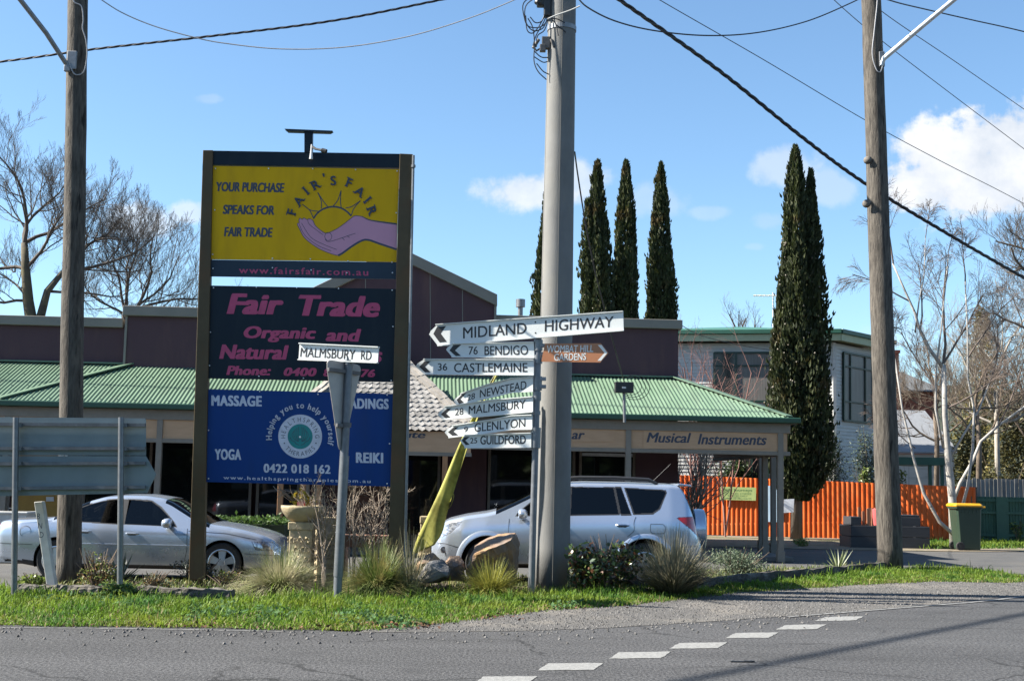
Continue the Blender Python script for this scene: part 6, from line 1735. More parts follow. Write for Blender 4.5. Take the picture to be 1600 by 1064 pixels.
# scuffed tyre-rubber scrap on the road
mb = MB(); p = G(1158, 1034); mb.box((p.x, p.y, .006), (.20, .05, .010)); mb.box((p.x + .08, p.y + .01, .008), (.10, .04, .014))
_tag(mb.build('road_debris', m_black), 'flat dark scrap lying on the road near the dashes', 'debris')
# ================================================================== plants
m_tus_g = mat('tussock_green', (0.24, 0.25, 0.11), (0.12, 0.155, 0.05), scale=2.5, rough=.6, island=.5, trans=.3, c3=(.36, .33, .21), s3=3, lo3=.42, hi3=.58)
m_tus_d = mat('tussock_deep', (0.13, 0.17, 0.04), (0.08, 0.115, 0.03), scale=2.5, rough=.6, island=.4, trans=.3, c3=(.30, .24, .10), s3=3)
m_tus_p = mat('tussock_pale', (0.30, 0.27, 0.18), (0.16, 0.145, 0.085), scale=2.5, rough=.7, island=.4, trans=.25, c3=(.11, .115, .05), s3=2)
m_tus_y = mat('tussock_yellow', (0.28, 0.26, 0.05), (0.14, 0.16, 0.035), scale=2.5, rough=.6, island=.4, trans=.3)
def tussock(label, px, py, wpx, hpx, n, m, seed, droop=1.0, Yt=None, group='grass tussocks in the garden bed', stiff=0.0):
    Yb = Yt or min(G(px, py).y, 20.3); c = P(px, py, Yb); c.z = 0; s_ = c.y / FPX; Rw = wpx / 2 * s_ * 1.35; H = P(px, py - hpx, Yb).z
    rnd = random.Random(seed); mb = MB()
    for i in range(n):
        az = rnd.uniform(0, 2 * math.pi); f = rnd.random() ** .5; rb = .16 * Rw * rnd.random()
        d = Vector((math.cos(az), math.sin(az), 0)); sd = Vector((-d.y, d.x, 0))
        L = H * rnd.uniform(.65, 1.15); reach = Rw * f * rnd.uniform(.75, 1.1); w_ = .005 + .006 * rnd.random()
        p = c + d * rb; vs = []; K = 5
        for k in range(K + 1):
            t = k / K
            x = rb + reach * (t ** (1.25 if not stiff else 1.05)); z = L * (t * (1.12 - .5 * f) - droop * f * f * .75 * t ** 2.4)
            q = c + d * x + Vector((0, 0, max(z, .01))); ww = w_ * (1 - t * .85)
            vs += [q - sd * ww, q + sd * ww]
        mb.add(vs, [(2 * k, 2 * k + 1, 2 * k + 3, 2 * k + 2) for k in range(K)])
    return _tag(mb.build('grass_tussock', m), label, 'grass tussock', group)
tussock('large pale green weeping tussock left of the Malmsbury Road post', 438, 930, 150, 72, 2600, m_tus_g, 1, Yt=18.9)
tussock('deep green and straw tussock right of the Malmsbury Road post', 590, 922, 145, 72, 2600, m_tus_d, 2, Yt=18.95)
tussock('pale dry spiky tussock before the rear wheel of the four wheel drive', 1052, 911, 140, 78, 1800, m_tus_p, 3, droop=.35, stiff=1, Yt=20.1)
tussock('yellow green tussock in front of the rust topped boulder', 766, 917, 120, 46, 1000, m_tus_y, 4, droop=.7, Yt=19.35)
tussock('thin straw coloured tussock left of the grey slate boulder', 640, 910, 70, 85, 160, m_tus_p, 5, droop=.3, stiff=1, Yt=19.0)
def yucca(label, px, py, wpx, hpx, n, m, seed, wd=.022):
    c = G(px, py); s_ = c.y / FPX; rnd = random.Random(seed); mb = MB()
    for i in range(n):
        az = 2 * math.pi * i / n * 2.4; el = rnd.uniform(.15, 1.25); L = (wpx / 2 * s_) * rnd.uniform(.8, 1.1) / max(.5, math.cos(el) + .25)
        L = min(L, hpx * s_ * 1.15 / max(.3, math.sin(el)))
        d = Vector((math.cos(az) * math.cos(el), math.sin(az) * math.cos(el), math.sin(el))); sd = d.cross(Vector((0, 0, 1))).normalized()
        up_ = sd.cross(d)
        b0 = c + Vector((0, 0, .05))
        mb.add([b0 - sd * wd * .6, b0 + sd * wd * .6, b0 + d * L * .45 + sd * wd, b0 + d * L * .45 - sd * wd, b0 + d * L, b0 + d * L * .45 - up_ * wd * .5], [(0, 1, 2, 5), (0, 5, 3), (5, 2, 4), (3, 5, 4)])
    return _tag(mb.build('spiky_plant', m), label, 'plant', 'spiky leaved plants')
m_yuc = mat('yucca_leaf', (0.189, 0.217, 0.105), (0.126, 0.161, 0.07), scale=3, rough=.5, island=.25, trans=.2)
m_agave = mat('dark_spike_leaf', (.035, .06, .04), (.06, .09, .06), scale=3, rough=.45, island=.3)
yucca('pale spiky rosette behind the long dark timber edging', 1310, 897, 82, 30, 26, m_yuc, 1)
yucca('dark spiky rosette at the foot of the direction board post', 186, 916, 90, 42, 30, m_agave, 2)
def shrub(label, px, py, wpx, hpx, n, ls, m, seed, stems=14, stem_m=None, flat=.3, asp=.5, group='shrubs in the garden bed', up=0.0, Y=None, name='garden_shrub', depth=.8, cat='shrub', shell=.45):
    if Y is None: Y = min(G(px, py).y, 20.25) if px < 1110 else G(px, py).y
    c = P(px, py, Y); c.z = 0; s_ = c.y / FPX; rx = wpx / 2 * s_; H = P(px, py - hpx, Y).z
    t = thing(name, label, cat, c, group); rnd = random.Random(seed)
    mb = MB(); nl = max(5, int(n / 180))
    for k in range(nl):
        a = rnd.uniform(0, 6.28); r = rnd.uniform(.0, .62); q = c + Vector((rx * r * math.cos(a), rx * depth * r * math.sin(a), H * rnd.uniform(.30, .70)))
        leafy(mb, q, rx * rnd.uniform(.32, .5), rx * depth * rnd.uniform(.32, .5), H * rnd.uniform(.22, .32), n // nl, ls, rnd, flat=flat, asp=asp, up=up, shell=shell, nmi=len(m) if isinstance(m, list) else 1)
    mb.build('foliage', m, t)
    mb = MB()
    for k in range(stems):
        a = rnd.uniform(0, 6.28); r = rnd.uniform(.3, .95); e = c + Vector((rx * r * math.cos(a), rx * depth * r * math.sin(a), H * rnd.uniform(.55, 1.0)))
        b_ = c + Vector((rnd.uniform(-.1, .1) * rx, rnd.uniform(-.1, .1) * rx, 0)); mid = b_.lerp(e, .5) + Vector((rnd.gauss(0, .05) * rx, 0, .08 * H))
        mb.tube([b_, mid, e], [.010 + .004 * H, .008, .004], 5)
    mb.build('stem', stem_m or m_twig, t)
    return t
m_dkleaf = mat('dark_gloss_leaf', (.045, .075, .03), (.025, .045, .02), scale=4, rough=.28, island=.5, trans=.15, spec=.6)
m_redleaf = mat('red_brown_leaf', (.15, .06, .03), (.09, .045, .025), scale=4, rough=.35, island=.5, trans=.3)
m_brleaf = mat('bright_leaf', (.17, .21, .05), (.10, .15, .035), scale=4, rough=.4, island=.4, trans=.4)
m_grleaf = mat('grey_green_leaf', (.11, .145, .085), (.07, .10, .055), scale=4, rough=.6, island=.35, trans=.2)
m_blkleaf = mat('deep_dark_leaf', (.025, .038, .022), (.016, .025, .016), scale=4, rough=.5, island=.4)
m_bare_red = mat('reddish_leaf', (.22, .12, .05), (.13, .12, .04), scale=4, rough=.6, island=.4, trans=.3)
shrub('glossy dark leaved bush with red and green leaves right of the concrete pole', 945, 916, 140, 84, 1700, .085, [m_dkleaf, m_dkleaf, m_redleaf, m_brleaf], 1, stems=26, asp=.6)
shrub('rounded grey green bush behind the dark timber edging', 1152, 908, 120, 56, 4200, .045, m_grleaf, 2, asp=.35, up=.8)
shrub('dark bush hiding the left foot of the sign board', 308, 918, 78, 48, 1600, .045, m_blkleaf, 3, asp=.4, up=.8)
shrub('reddish twiggy bush right of the left power pole', 152, 926, 80, 72, 750, .04, [m_bare_red, m_brleaf], 4, stems=30, asp=.5)
shrub('bright green plant behind the white marker post', 52, 927, 52, 34, 420, .06, m_brleaf, 5, asp=.6)
shrub('green clump growing over the split grey sleeper', 188, 937, 100, 32, 800, .06, [m_brleaf, m_weed], 6, asp=.6)
shrub('reddish ground shrub under the direction board arrow', 236, 925, 80, 36, 800, .035, [m_bare_red, m_grleaf], 7, stems=26)
shrub('low rusty plant in front of the sedan front wheel', 350, 922, 70, 34, 600, .035, [m_bare_red, m_brleaf], 8, stems=16)
shrub('small green grey plant at the right foot of the concrete pole', 905, 921, 50, 34, 500, .05, m_grleaf, 9, up=1.0, asp=.3)
shrub('low green plant below the cypress trunk', 1254, 853, 54, 14, 700, .05, m_brleaf, 10, stems=4, group='plants along the orange fence')
shrub('green weed at the left end of the dark planter', 1320, 852, 18, 24, 200, .07, m_brleaf, 11, stems=4, group='plants along the orange fence')
shrub('leafy weed against the green fence', 1590, 848, 30, 44, 260, .10, m_brleaf, 12, stems=8, group='plants along the orange fence')
# grass along the far fence and under the bin
far_grass = [g2(*p) for p in ((1440, 858), (1620, 857), (1620, 845), (1452, 840))]
blades('fence_grass', far_grass, 260, .10, m_grass, seed=5, label='patchy grass around the bin and birch trunk', wmean=.012)
blades('bed_grass', bed_poly, 380, .07, m_tus_d, seed=9, label='sparse rough grass between the garden bed plants', z0=.016)

# ---- bare shrubs and trees
def branch(mb, p, d, L, r, depth, rnd, cfg):
    """one limb, then its children; cfg lists per level (children, length ratio, spread, upward pull, sides)"""
    lv = cfg[min(depth, len(cfg) - 1)]
    nseg = lv.get('seg', 4); pts = [p]; dd = d.copy(); rr = [r]
    r_end = r * lv.get('taper', .45)
    for i in range(nseg):
        dd = dd + Vector((rnd.gauss(0, 1), rnd.gauss(0, 1), rnd.gauss(0, 1))) * lv.get('wob', .12) + Vector((0, 0, lv.get('up', .05)))
        dd.normalize(); pts.append(pts[-1] + dd * L / nseg); rr.append(max(lv.get('rmin', .004), r + (r_end - r) * (i + 1) / nseg))
    (mb[min(depth, 1)] if isinstance(mb, tuple) else mb).tube(pts, rr, lv.get('n', 5), cap=False)
    if depth + 1 >= len(cfg): return
    nx_ = cfg[depth + 1]; k = lv['kids']
    for i in range(k):
        t = lv.get('t0', .25) + (1 - lv.get('t0', .25)) * (i + rnd.random()) / k; t = min(t, .999)
        f = t * nseg; j = int(f); q = pts[j].lerp(pts[j + 1], f - j); base_d = (pts[j + 1] - pts[j]).normalized()
        ax = base_d.cross(Vector((rnd.gauss(0, 1), rnd.gauss(0, 1), rnd.gauss(0, 1) * lv.get('flat', 1)))); ax.normalize()
        an = R_(lv['ang'] * rnd.uniform(.65, 1.3))
        nd = (base_d * math.cos(an) + ax.cross(base_d) * math.sin(an)).normalized()
        branch(mb, q, nd, L * lv['ratio'] * rnd.uniform(.7, 1.2) * (1 - .35 * t), max(nx_.get('rmin', .004), (r + (r_end - r) * t) * lv.get('rr', .55)), depth + 1, rnd, cfg)
def tree(name, label, base, limbs, cfg, seed, bark, group=None, trunk=None, twig_m=None, cat='tree'):
    t = thing(name, label, cat, base, group); rnd = random.Random(seed)
    if trunk:
        mb = MB(); 
        for pts, r0, r1 in trunk: mb.tube(pts, [r0 + (r1 - r0) * i / (len(pts) - 1) for i in range(len(pts))], 10)
        mb.build('trunk', bark, t, smooth='all')
    mb = MB()
    for (p, d, L, r) in limbs: branch(mb, Vector(p), Vector(d).normalized(), L, r, 0, rnd, cfg)
    mb.build('crown', twig_m or bark, t, smooth='all')
    return t
m_bark_d = mat('dark_mossy_bark', (0.075, 0.062, 0.048), (0.115, 0.10, 0.05), scale=4, rough=.95, c3=(.04, .033, .028), s3=1.5)
m_bark_br = mat('brown_twig_bark', (0.17, 0.13, 0.095), (0.11, 0.085, 0.065), scale=2, rough=0.95)
m_bark_g = mat('grey_twig_bark', (0.11, 0.09, 0.074), (0.07, 0.058, 0.048), scale=2, rough=.95)
BARE = [dict(kids=8, ratio=.66, ang=52, up=.05, wob=.20, seg=7, taper=.3, rr=.5, n=6, t0=.15),
        dict(kids=7, ratio=.62, ang=46, up=.14, wob=.16, seg=6, taper=.35, rr=.5, n=4, rmin=.009, t0=.12),
        dict(kids=6, ratio=.60, ang=36, up=.22, wob=.12, seg=5, taper=.4, rr=.55, n=3, rmin=.0055, t0=.15),
        dict(kids=3, ratio=.55, ang=28, up=.22, wob=.10, seg=3, n=3, rmin=.004),
        dict(kids=0, ratio=.5, ang=28, up=.15, wob=.1, seg=2, n=3, rmin=.0032)]
BARE_D = [dict(BARE[0], kids=9), dict(BARE[1], kids=7, up=.10), dict(BARE[2], kids=6, up=.17), dict(BARE[3], kids=4), BARE[4]]
YT = 50.0
def limb_px(pts, Y): return [P(x, y, Y) for x, y in pts]
b1 = P(45, 760, YT); b1.z = 0
jn = P(42, 440, YT); jn2 = P(62, 470, YT)
TA = limb_px([(52, 520), (44, 470), (40, 420), (38, 380)], YT); TB = limb_px([(62, 500), (74, 455), (98, 425)], YT)
tree('bare_tree', 'large bare spreading tree with dark mossy trunk behind the left power pole', b1,
     [(TA[3], (-.3, .3, .9), 3.66, 0.086), (TA[3], (.25, -.3, .95), 3.78, 0.086), (TA[3], (.75, .2, .6), 3.90, 0.079), (TA[2], (-.85, .2, .4), 3.54, 0.079), (TA[2], (.9, -.3, .35), 3.66, 0.079), (TA[1], (-.95, -.2, .1), 3.17, 0.065), (TB[2], (.7, .1, .7), 3.66, 0.079), (TB[2], (1.0, -.2, .12), 4.15, 0.079), (TB[1], (.9, .5, .4), 3.42, 0.065), (TB[2], (.2, .3, 1), 3.17, 0.072), (TA[1], (-.5, .7, .5), 3.42, 0.065)],
     BARE_D, 3, m_bark_d, 'bare trees behind the shops', trunk=[([b1] + TA, .30, .13), ([P(60, 600, YT)] + TB, .22, .10)], twig_m=m_bark_g)
b2 = P(205, 700, YT + 3); b2.z = 0; TC = P(196, 492, YT + 3)
tree('bare_tree', 'lower bare tree with many fine upright twigs left of the sign board', b2,
     [(TC, (.25, .1, .9), 3.66, 0.072), (TC, (.8, -.1, .55), 3.90, 0.072), (TC, (-.55, .1, .8), 2.93, 0.065), (TC, (.98, .2, .22), 3.90, 0.072), (TC, (.05, -.3, 1), 3.42, 0.072), (TC, (.9, .1, .38), 3.90, 0.072), (TC, (.55, .5, .7), 3.66, 0.065), (TC, (-.8, -.3, .4), 2.68, 0.058), (TC, (.95, -.4, .05), 3.42, 0.058)],
     BARE, 11, m_bark_g, 'bare trees behind the shops', trunk=[([b2, P(200, 560, YT + 3), TC], .28, .16)])
b3 = P(1150, 700, 62); b3.z = 0
tree('bare_tree', 'small bare treetop showing above the weatherboard house roof', b3, [(P(1162, 560, 62), (.1, 0, 1), 2.3, .08), (P(1162, 560, 62), (-.35, 0, 1), 2.0, .07), (P(1162, 560, 62), (.4, 0, 1), 2.0, .07)], BARE[1:], 5, m_bark_g, 'bare trees behind the house', trunk=[([b3, P(1162, 560, 62)], .15, .1)])
# ash-like tree at the right edge
b4 = P(1690, 800, 52); b4.z = 0; TD = limb_px([(1682, 540), (1680, 470), (1678, 400)], 52)
tree('bare_tree', 'bare tree reaching in from the right edge of the view', b4,
     [(TD[1], (-.75, .0, .6), 3.6, .11), (TD[0], (-.95, .1, .22), 3.6, .10), (TD[2], (-.45, -.2, .95), 3.4, .11), (TD[2], (.2, -.2, .95), 3, .10), (TD[0], (-1, -.1, .08), 3.4, .09), (TD[1], (-.6, .3, .75), 3.4, .10), (TD[2], (-.8, .2, .5), 3.2, .1)],
     BARE[:1] + [dict(BARE[1], kids=7)] + [dict(BARE[2], kids=6)] + BARE[3:], 17, m_bark_g, 'bare trees right of the house', trunk=[([b4] + TD, .30, .14)])
# white birch
m_birch = mat('birch_bark', (0.3267, 0.3109, 0.2846), (0.253, 0.2372, 0.2161), scale=3, rough=.85, stretch=(1, 1, 2.2), c3=(0.0527, 0.04743, 0.04216), s3=4.5, lo3=.62, hi3=.70)
YBi = 41.0
b5 = P(1491, 862, YBi); b5.z = 0
BIRCH = [dict(kids=8, ratio=.6, ang=34, up=.05, wob=.09, seg=5, taper=.5, rr=.5, n=5, t0=.3), dict(kids=8, ratio=.62, ang=32, up=.0, wob=.10, seg=4, rr=.6, n=3, rmin=.009),
         dict(kids=5, ratio=.6, ang=28, up=-.06, wob=.1, seg=4, rr=.6, n=3, rmin=.0045), dict(kids=0, ratio=.6, ang=22, up=-.14, wob=.08, seg=3, n=3, rmin=.0035)]
trk = [(limb_px([(1491, 862), (1488, 780), (1482, 720), (1476, 650), (1474, 570)], YBi), 0.148, 0.081),
       (limb_px([(1491, 836), (1468, 815), (1443, 770), (1428, 718), (1422, 690), (1410, 640), (1398, 560)], YBi - .3), 0.063, 0.026),
       (limb_px([(1487, 790), (1500, 755), (1520, 720), (1532, 690), (1560, 665), (1600, 636), (1640, 610)], YBi + .3), 0.063, 0.030),
       (limb_px([(1500, 806), (1512, 760), (1520, 700), (1522, 640), (1512, 590), (1512, 520), (1508, 440)], YBi - .2), 0.052, 0.022),
       (limb_px([(1474, 575), (1452, 545), (1435, 510), (1430, 490), (1412, 450), (1395, 412)], YBi), 0.067, 0.026),
       (limb_px([(1474, 700), (1462, 640), (1462, 580), (1470, 520), (1478, 440), (1482, 400)], YBi), 0.044, 0.015),
       (limb_px([(1482, 720), (1505, 680), (1530, 640), (1545, 600)], YBi), 0.044, 0.022),
       (limb_px([(1430, 520), (1436, 470), (1444, 430), (1446, 370)], YBi), 0.030, 0.011)]
tree('birch_tree', 'white barked bare birch with several stems behind the wheelie bin', b5,
     [(P(1396, 414, YBi), (-.3, 0, .8), 2.0, .03), (P(1420, 470, YBi), (-.7, .1, .5), 2.0, .03), (P(1438, 515, YBi), (.1, -.1, 1), 2.2, .03), (P(1474, 568, YBi), (.2, 0, 1), 3.2, .05), (P(1474, 568, YBi), (.55, .1, .8), 2.6, .04), (P(1508, 445, YBi), (.1, .1, 1), 1.6, .025),
      (P(1512, 560, YBi), (.35, -.2, .8), 2.4, .03), (P(1545, 602, YBi), (.4, 0, .9), 2.2, .03), (P(1446, 372, YBi), (.1, 0, 1), 1.0, .015), (P(1482, 402, YBi), (.1, 0, 1), 1.0, .015), (P(1430, 700, YBi), (-.6, 0, .5), 1.6, .02), (P(1400, 570, YBi), (-.4, 0, .7), 1.8, .02), (P(1464, 610, YBi), (-.5, .2, .7), 2.2, .03), (P(1560, 665, YBi), (.3, -.2, .9), 2.4, .03), (P(1475, 640, YBi), (.8, -.3, .4), 2.4, .03)],
     BIRCH, 23, m_birch, trunk=trk, twig_m=mat('birch_twig', (.13, .10, .085), (.09, .07, .06), scale=3, rough=.9), cat='birch')
# second pale stemmed tree further right
b6 = P(1560, 800, 56); b6.z = 0
tree('bare_tree', 'thin pale stemmed bare tree among the olive bushes', b6, [(P(1550, 640, 56), (-.3, 0, 1), 4.0, .07), (P(1560, 620, 56), (.4, 0, .9), 4.2, .07), (P(1570, 660, 56), (.9, .1, .5), 3.6, .06), (P(1548, 660, 56), (-.8, .1, .6), 3.4, .06), (P(1556, 600, 56), (.05, .2, 1), 4.4, .07)],
     BARE[:4], 29, mat('pale_bark', (.32, .29, .25), (.22, .2, .17), scale=3, rough=.9), 'bare trees right of the house', trunk=[([b6, P(1556, 610, 56)], .14, .09)])
for (px_, Y_, sd_, lab_) in ((1528, 54, 41, 'brown bare tree with dense twigs between the birch and the right edge'), (1606, 57, 43, 'tangled brown bare tree in front of the olive thicket at the right edge'), (1462, 58, 47, 'small brown bare tree behind the birch trunk')):
    bb_ = P(px_, 800, Y_); bb_.z = 0; T0 = limb_px([(px_ + 2, 690), (px_ - 2, 640)], Y_)
    tree('bare_tree', lab_, bb_, [(T0[0], (-.8, .1, .6), 3.0, .06), (T0[0], (.8, -.1, .6), 3.0, .06), (T0[1], (-.3, .2, .9), 3.2, .07), (T0[1], (.4, -.2, .9), 3.2, .07), (T0[1], (.9, .2, .3), 2.8, .05), (T0[1], (-.95, -.2, .25), 2.8, .05)],
         BARE[:4] + [dict(BARE[4])], sd_, m_bark_br, 'bare trees right of the house', trunk=[([bb_] + T0, .14, .08)])
# bare shrubs by the sign and by the four-wheel drive
SHR = [dict(kids=8, ratio=.55, ang=28, up=.06, wob=.10, seg=5, taper=.5, rr=.6, n=5, t0=.2), dict(kids=4, ratio=.5, ang=34, up=.06, wob=.14, seg=4, rr=.6, n=4, rmin=.0045), dict(kids=3, ratio=.5, ang=36, up=.05, wob=.16, seg=3, n=3, rmin=.0035), dict(kids=0, ratio=.4, ang=36, seg=2, n=3, rmin=.003)]
m_branch_p = mat('pale_branch', (0.34, 0.28, 0.22), (0.24, 0.195, 0.155), scale=5, rough=.9)
def bare_shrub(label, px, py, Y, hts, seed, m=m_branch_p, r=.016, stem0=.5, group='bare shrubs'):
    c = P(px, py, Y); c.z = 0; t = thing('bare_shrub', label, 'shrub', c, group); rnd = random.Random(seed); mb = (MB(), MB())
    for (ex, ey) in hts:
        e = P(ex, ey, Y + rnd.uniform(-.3, .3)); d = e - c - Vector((0, 0, .1)); s0 = c + d * 0 + Vector((rnd.uniform(-.02, .02), 0, .02))
        branch(mb, s0, d.normalized(), d.length, r, 0, rnd, SHR)
    mb[0].build('stem', m, t, smooth='all'); mb[1].build('branch', m, t, smooth='all')
    return t
bare_shrub('bare shrub with slender trunk right of the Malmsbury Road post', 551, 892, 20.2, [(551, 772), (592, 772), (575, 768), (604, 795), (535, 772), (562, 764)], 1, r=.011)
bare_shrub('bare shrub standing between the stone pedestals', 507, 892, 19.7, [(505, 768), (522, 772), (490, 778), (512, 785)], 2, r=.012)
bare_shrub('single bare twig plant below the sign board right post', 596, 900, 20.2, [(597, 800), (590, 830)], 3, r=.010)
bare_shrub('pale arching bare shrub in front of the left end of the orange fence', 1075, 850, 40.0, [(1058, 720), (1085, 705), (1110, 700), (1120, 730), (1068, 700), (1100, 740), (1135, 715), (1060, 745), (1090, 690)], 4, r=.04)
bare_shrub('reddish bare shrub rising behind the verandah hip', 1085, 800, 44.5, [(1075, 570), (1090, 560), (1105, 590), (1070, 600)], 5, m=mat('red_twig', (.24, .12, .10), (.17, .09, .075), scale=4, rough=.9), r=.04)
bare_shrub('reddish bare sapling before the house window', 1133, 800, 45, [(1130, 590), (1140, 575), (1128, 610)], 6, m=MATS['red_twig'], r=.035)

# ---- evergreen shrubs behind the fence
def bush(label, px0, px1, ytop, Y, n, ls, m, seed, asp=.5, ybot=800):
    return shrub(label, (px0 + px1) / 2, ybot, (px1 - px0), ybot - ytop, n, ls, m, seed, stems=10, Y=Y, group='evergreen bushes behind the fence', name='evergreen_bush', asp=asp, depth=.22)
m_everg = mat('evergreen_leaf', (.07, .105, .03), (.035, .06, .02), scale=2, rough=.4, island=.45, trans=.25)
m_olive = mat('olive_leaf', (.13, .115, .035), (.075, .07, .025), scale=1.2, rough=.6, island=.45, trans=.25)
bush('glossy green bush above the lime board on the fence', 1090, 1200, 700, 48.4, 5200, .12, m_everg, 1)
bush('dark twiggy bush below the corner of the house', 1258, 1336, 660, 47.2, 4500, .10, [m_blkleaf, m_grleaf], 2, asp=.3)
bush('dark bush under the right window of the house', 1318, 1396, 650, 46.9, 5000, .10, [m_blkleaf, m_grleaf], 3, asp=.3)
bush('bright leafed creeper drooping over the orange fence', 1332, 1380, 722, 46.5, 1400, .13, m_brleaf, 4)
bush('olive brown bush behind the birch right of the bin', 1468, 1560, 640, 58, 2600, .2, m_olive, 5, asp=.35)
bush('large olive brown thicket at the right edge', 1515, 1690, 575, 60, 6500, .2, m_olive, 6, asp=.35)
bush('low brown thicket behind the paling fence', 1480, 1640, 700, 56, 3000, .18, m_olive, 7, asp=.3)
bush('small ochre green bush beside the green carport', 1395, 1445, 715, 52, 900, .15, m_brleaf, 8)
# conical conifer
def conifer(label, px, ytop, ybot, wpx, Y, n, m, seed, ls=.2, col=False, lobes=None, group='cypress trees'):
    c = P(px, ybot, Y); c.z = 0; rnd = random.Random(seed); H = P(px, ytop, Y).z; s_ = Y / FPX; R0 = wpx / 2 * s_
    return c, H, R0
mb = MB(); rnd = random.Random(77); c = P(1540, 800, 63); c.z = 0; H = P(1540, 482, 63).z
for i in range(5200):
    t = rnd.random() ** .8; z = H * (1 - t * .9); r = 2.1 * t ** .75 * (rnd.random() ** .4) * (1 + .25 * math.sin(z * 3.1)); a = rnd.uniform(0, 6.28)
    leafy(mb, c + Vector((r * math.cos(a), r * math.sin(a), z)), .06, .06, .06, 1, .26, rnd, asp=.35, up=.4, shell=0)
cf = thing('conifer', 'olive gold conical conifer behind the birch', 'conifer', c)
mb.build('foliage', mat('gold_conifer', (.17, .135, .03), (.09, .085, .025), scale=.9, rough=.6, island=.4, trans=.2), cf)
mb = MB(); mb.tube([c, c + Vector((0, 0, H * .9))], [.2, .03], 8); mb.build('trunk', m_bark_d, cf)

# ---- pencil cypresses
m_cyp = mat('cypress_foliage', (0.054, 0.066, 0.018), (0.026, 0.036, 0.012), scale=.9, rough=.7, island=.5, c3=(.085, .062, .02), s3=1.1, lo3=.56, hi3=.70, trans=.3)
m_nut = mat('cypress_cone', (.15, .13, .09), (.10, .085, .06), scale=8, rough=.6)
def cypress_mesh(mb, mbc, c, z0, z1, R0, n, rnd, ls, power=.62, lump=.34, nuts=60):
    """upright sprays packed through a column with ribs, gaps and a ragged edge"""
    H = z1 - z0; ph = [rnd.uniform(0, 6.28) for _ in range(6)]
    def rad(t, a): # t 0 bottom .. 1 top
        base = min(1, (t + .02) * 7) ** .5 * (1 - t) ** power * (1.12 - .12 * math.cos(t * 9 + ph[0])) if t < 1 else 0
        rib = 1 + lump * (.5 * math.sin(5 * a + ph[1] + t * 5) + .35 * math.sin(9 * a + ph[2] - t * 16) + .4 * math.sin(3 * a + t * 24 + ph[3]) * .6)
        return R0 * base * rib
    for i in range(n):
        t = rnd.random() ** 1.15; a = rnd.uniform(0, 6.28); r = rad(t, a) * (1 - .45 * rnd.random() ** 1.8)
        if rnd.random() < .08: r *= 1.05 + .25 * rnd.random()
        p = c + Vector((r * math.cos(a), r * math.sin(a), z0 + H * t)); out = Vector((math.cos(a), math.sin(a), 0))
        d = (Vector((0, 0, 1)) + out * rnd.uniform(.05, .5) + Vector((rnd.gauss(0, .15), rnd.gauss(0, .15), 0))).normalized()
        L = ls * rnd.uniform(.6, 1.4) * (1.25 if t > .94 else 1)
        for k in range(2):
            s_ = d.cross(Vector((rnd.gauss(0, 1), rnd.gauss(0, 1), rnd.gauss(0, .3)))).normalized() * L * rnd.uniform(.16, .26)
            mb.add([p - d * L * .35, p + s_, p + d * L * .65, p - s_], [(0, 1, 2, 3)])
    for i in range(nuts):
        t = rnd.random() * .8; a = rnd.uniform(0, 6.28); r = rad(t, a) * .99; p = c + Vector((r * math.cos(a), r * math.sin(a), z0 + H * t)); q = .035
        mbc.add([p + Vector(v) * q for v in ((1, 0, 0), (-1, 0, 0), (0, 1, 0), (0, -1, 0), (0, 0, 1.2), (0, 0, -1.2))], [(0, 2, 4), (2, 1, 4), (1, 3, 4), (3, 0, 4), (2, 0, 5), (1, 2, 5), (3, 1, 5), (0, 3, 5)])
def cypress(label, cols, Y, seed, n, ls, trunk_r=.16, z0=None, nuts=110):
    """cols: (px, ytop, wpx, bottom z)"""
    px0 = cols[0][0]; c0 = P(px0, 700, Y); c0.z = 0
    t = thing('cypress_tree', label, 'cypress', c0, 'pencil cypress trees'); rnd = random.Random(seed); mb = MB(); mbc = MB(); mt = MB()
    for (px, ytop, wpx, zb_, fr) in cols:
        topp = P(px, ytop, Y); c = Vector((topp.x, topp.y, 0))
        cypress_mesh(mb, mbc, c, zb_, topp.z, wpx / 2 / FPX * Y, int(n * fr), rnd, ls, nuts=int(nuts * fr))
        if fr > .9:
            for k_ in range(7):          # side lobes make the outline uneven
                f_ = rnd.uniform(.30, .84); R_k = wpx / 2 / FPX * Y; zt_ = zb_ + (topp.z - zb_) * f_; a_ = rnd.uniform(0, 6.28)
                cypress_mesh(mb, mbc, c + Vector((math.cos(a_) * R_k * .5, math.sin(a_) * R_k * .5, 0)), max(zb_, zt_ - 3.2), zt_ + .5, R_k * (.50 + .25 * rnd.random()) * (1.05 - f_ * .55), int(n * .05), rnd, ls, nuts=4)
        if fr > .9: mt.tube([Vector((c0.x + (c.x - c0.x) * .3, c.y, 0)), Vector((c.x, c.y, zb_ + 1)), Vector((c.x, c.y, topp.z * .85))], [trunk_r, trunk_r * .8, .03], 9)
    mb.build('crown', m_cyp, t); mbc.build('cone', m_nut, t).__setitem__('kind', 'stuff'); mt.build('trunk', mat('cypress_bark', (.13, .105, .085), (.08, .065, .05), scale=5, rough=.95, stretch=(3, 3, .4)), t, smooth='all')
YCy = 44.3
cypress('tall double topped cypress in front of the weatherboard house', [(1243, 232, 84, 1.35, 1.0), (1267, 268, 58, 1.9, .62), (1221, 420, 40, 1.7, .3), (1258, 340, 70, 1.6, .5)], YCy, 1, 15000, .19, .22, nuts=240)
YC4 = 58
cypress('cypress left of the group of three, close to the concrete pole', [(934, 254, 68, 2.0, 1.0), (917, 385, 26, 2.5, .25)], YC4, 2, 11000, .24, nuts=150)
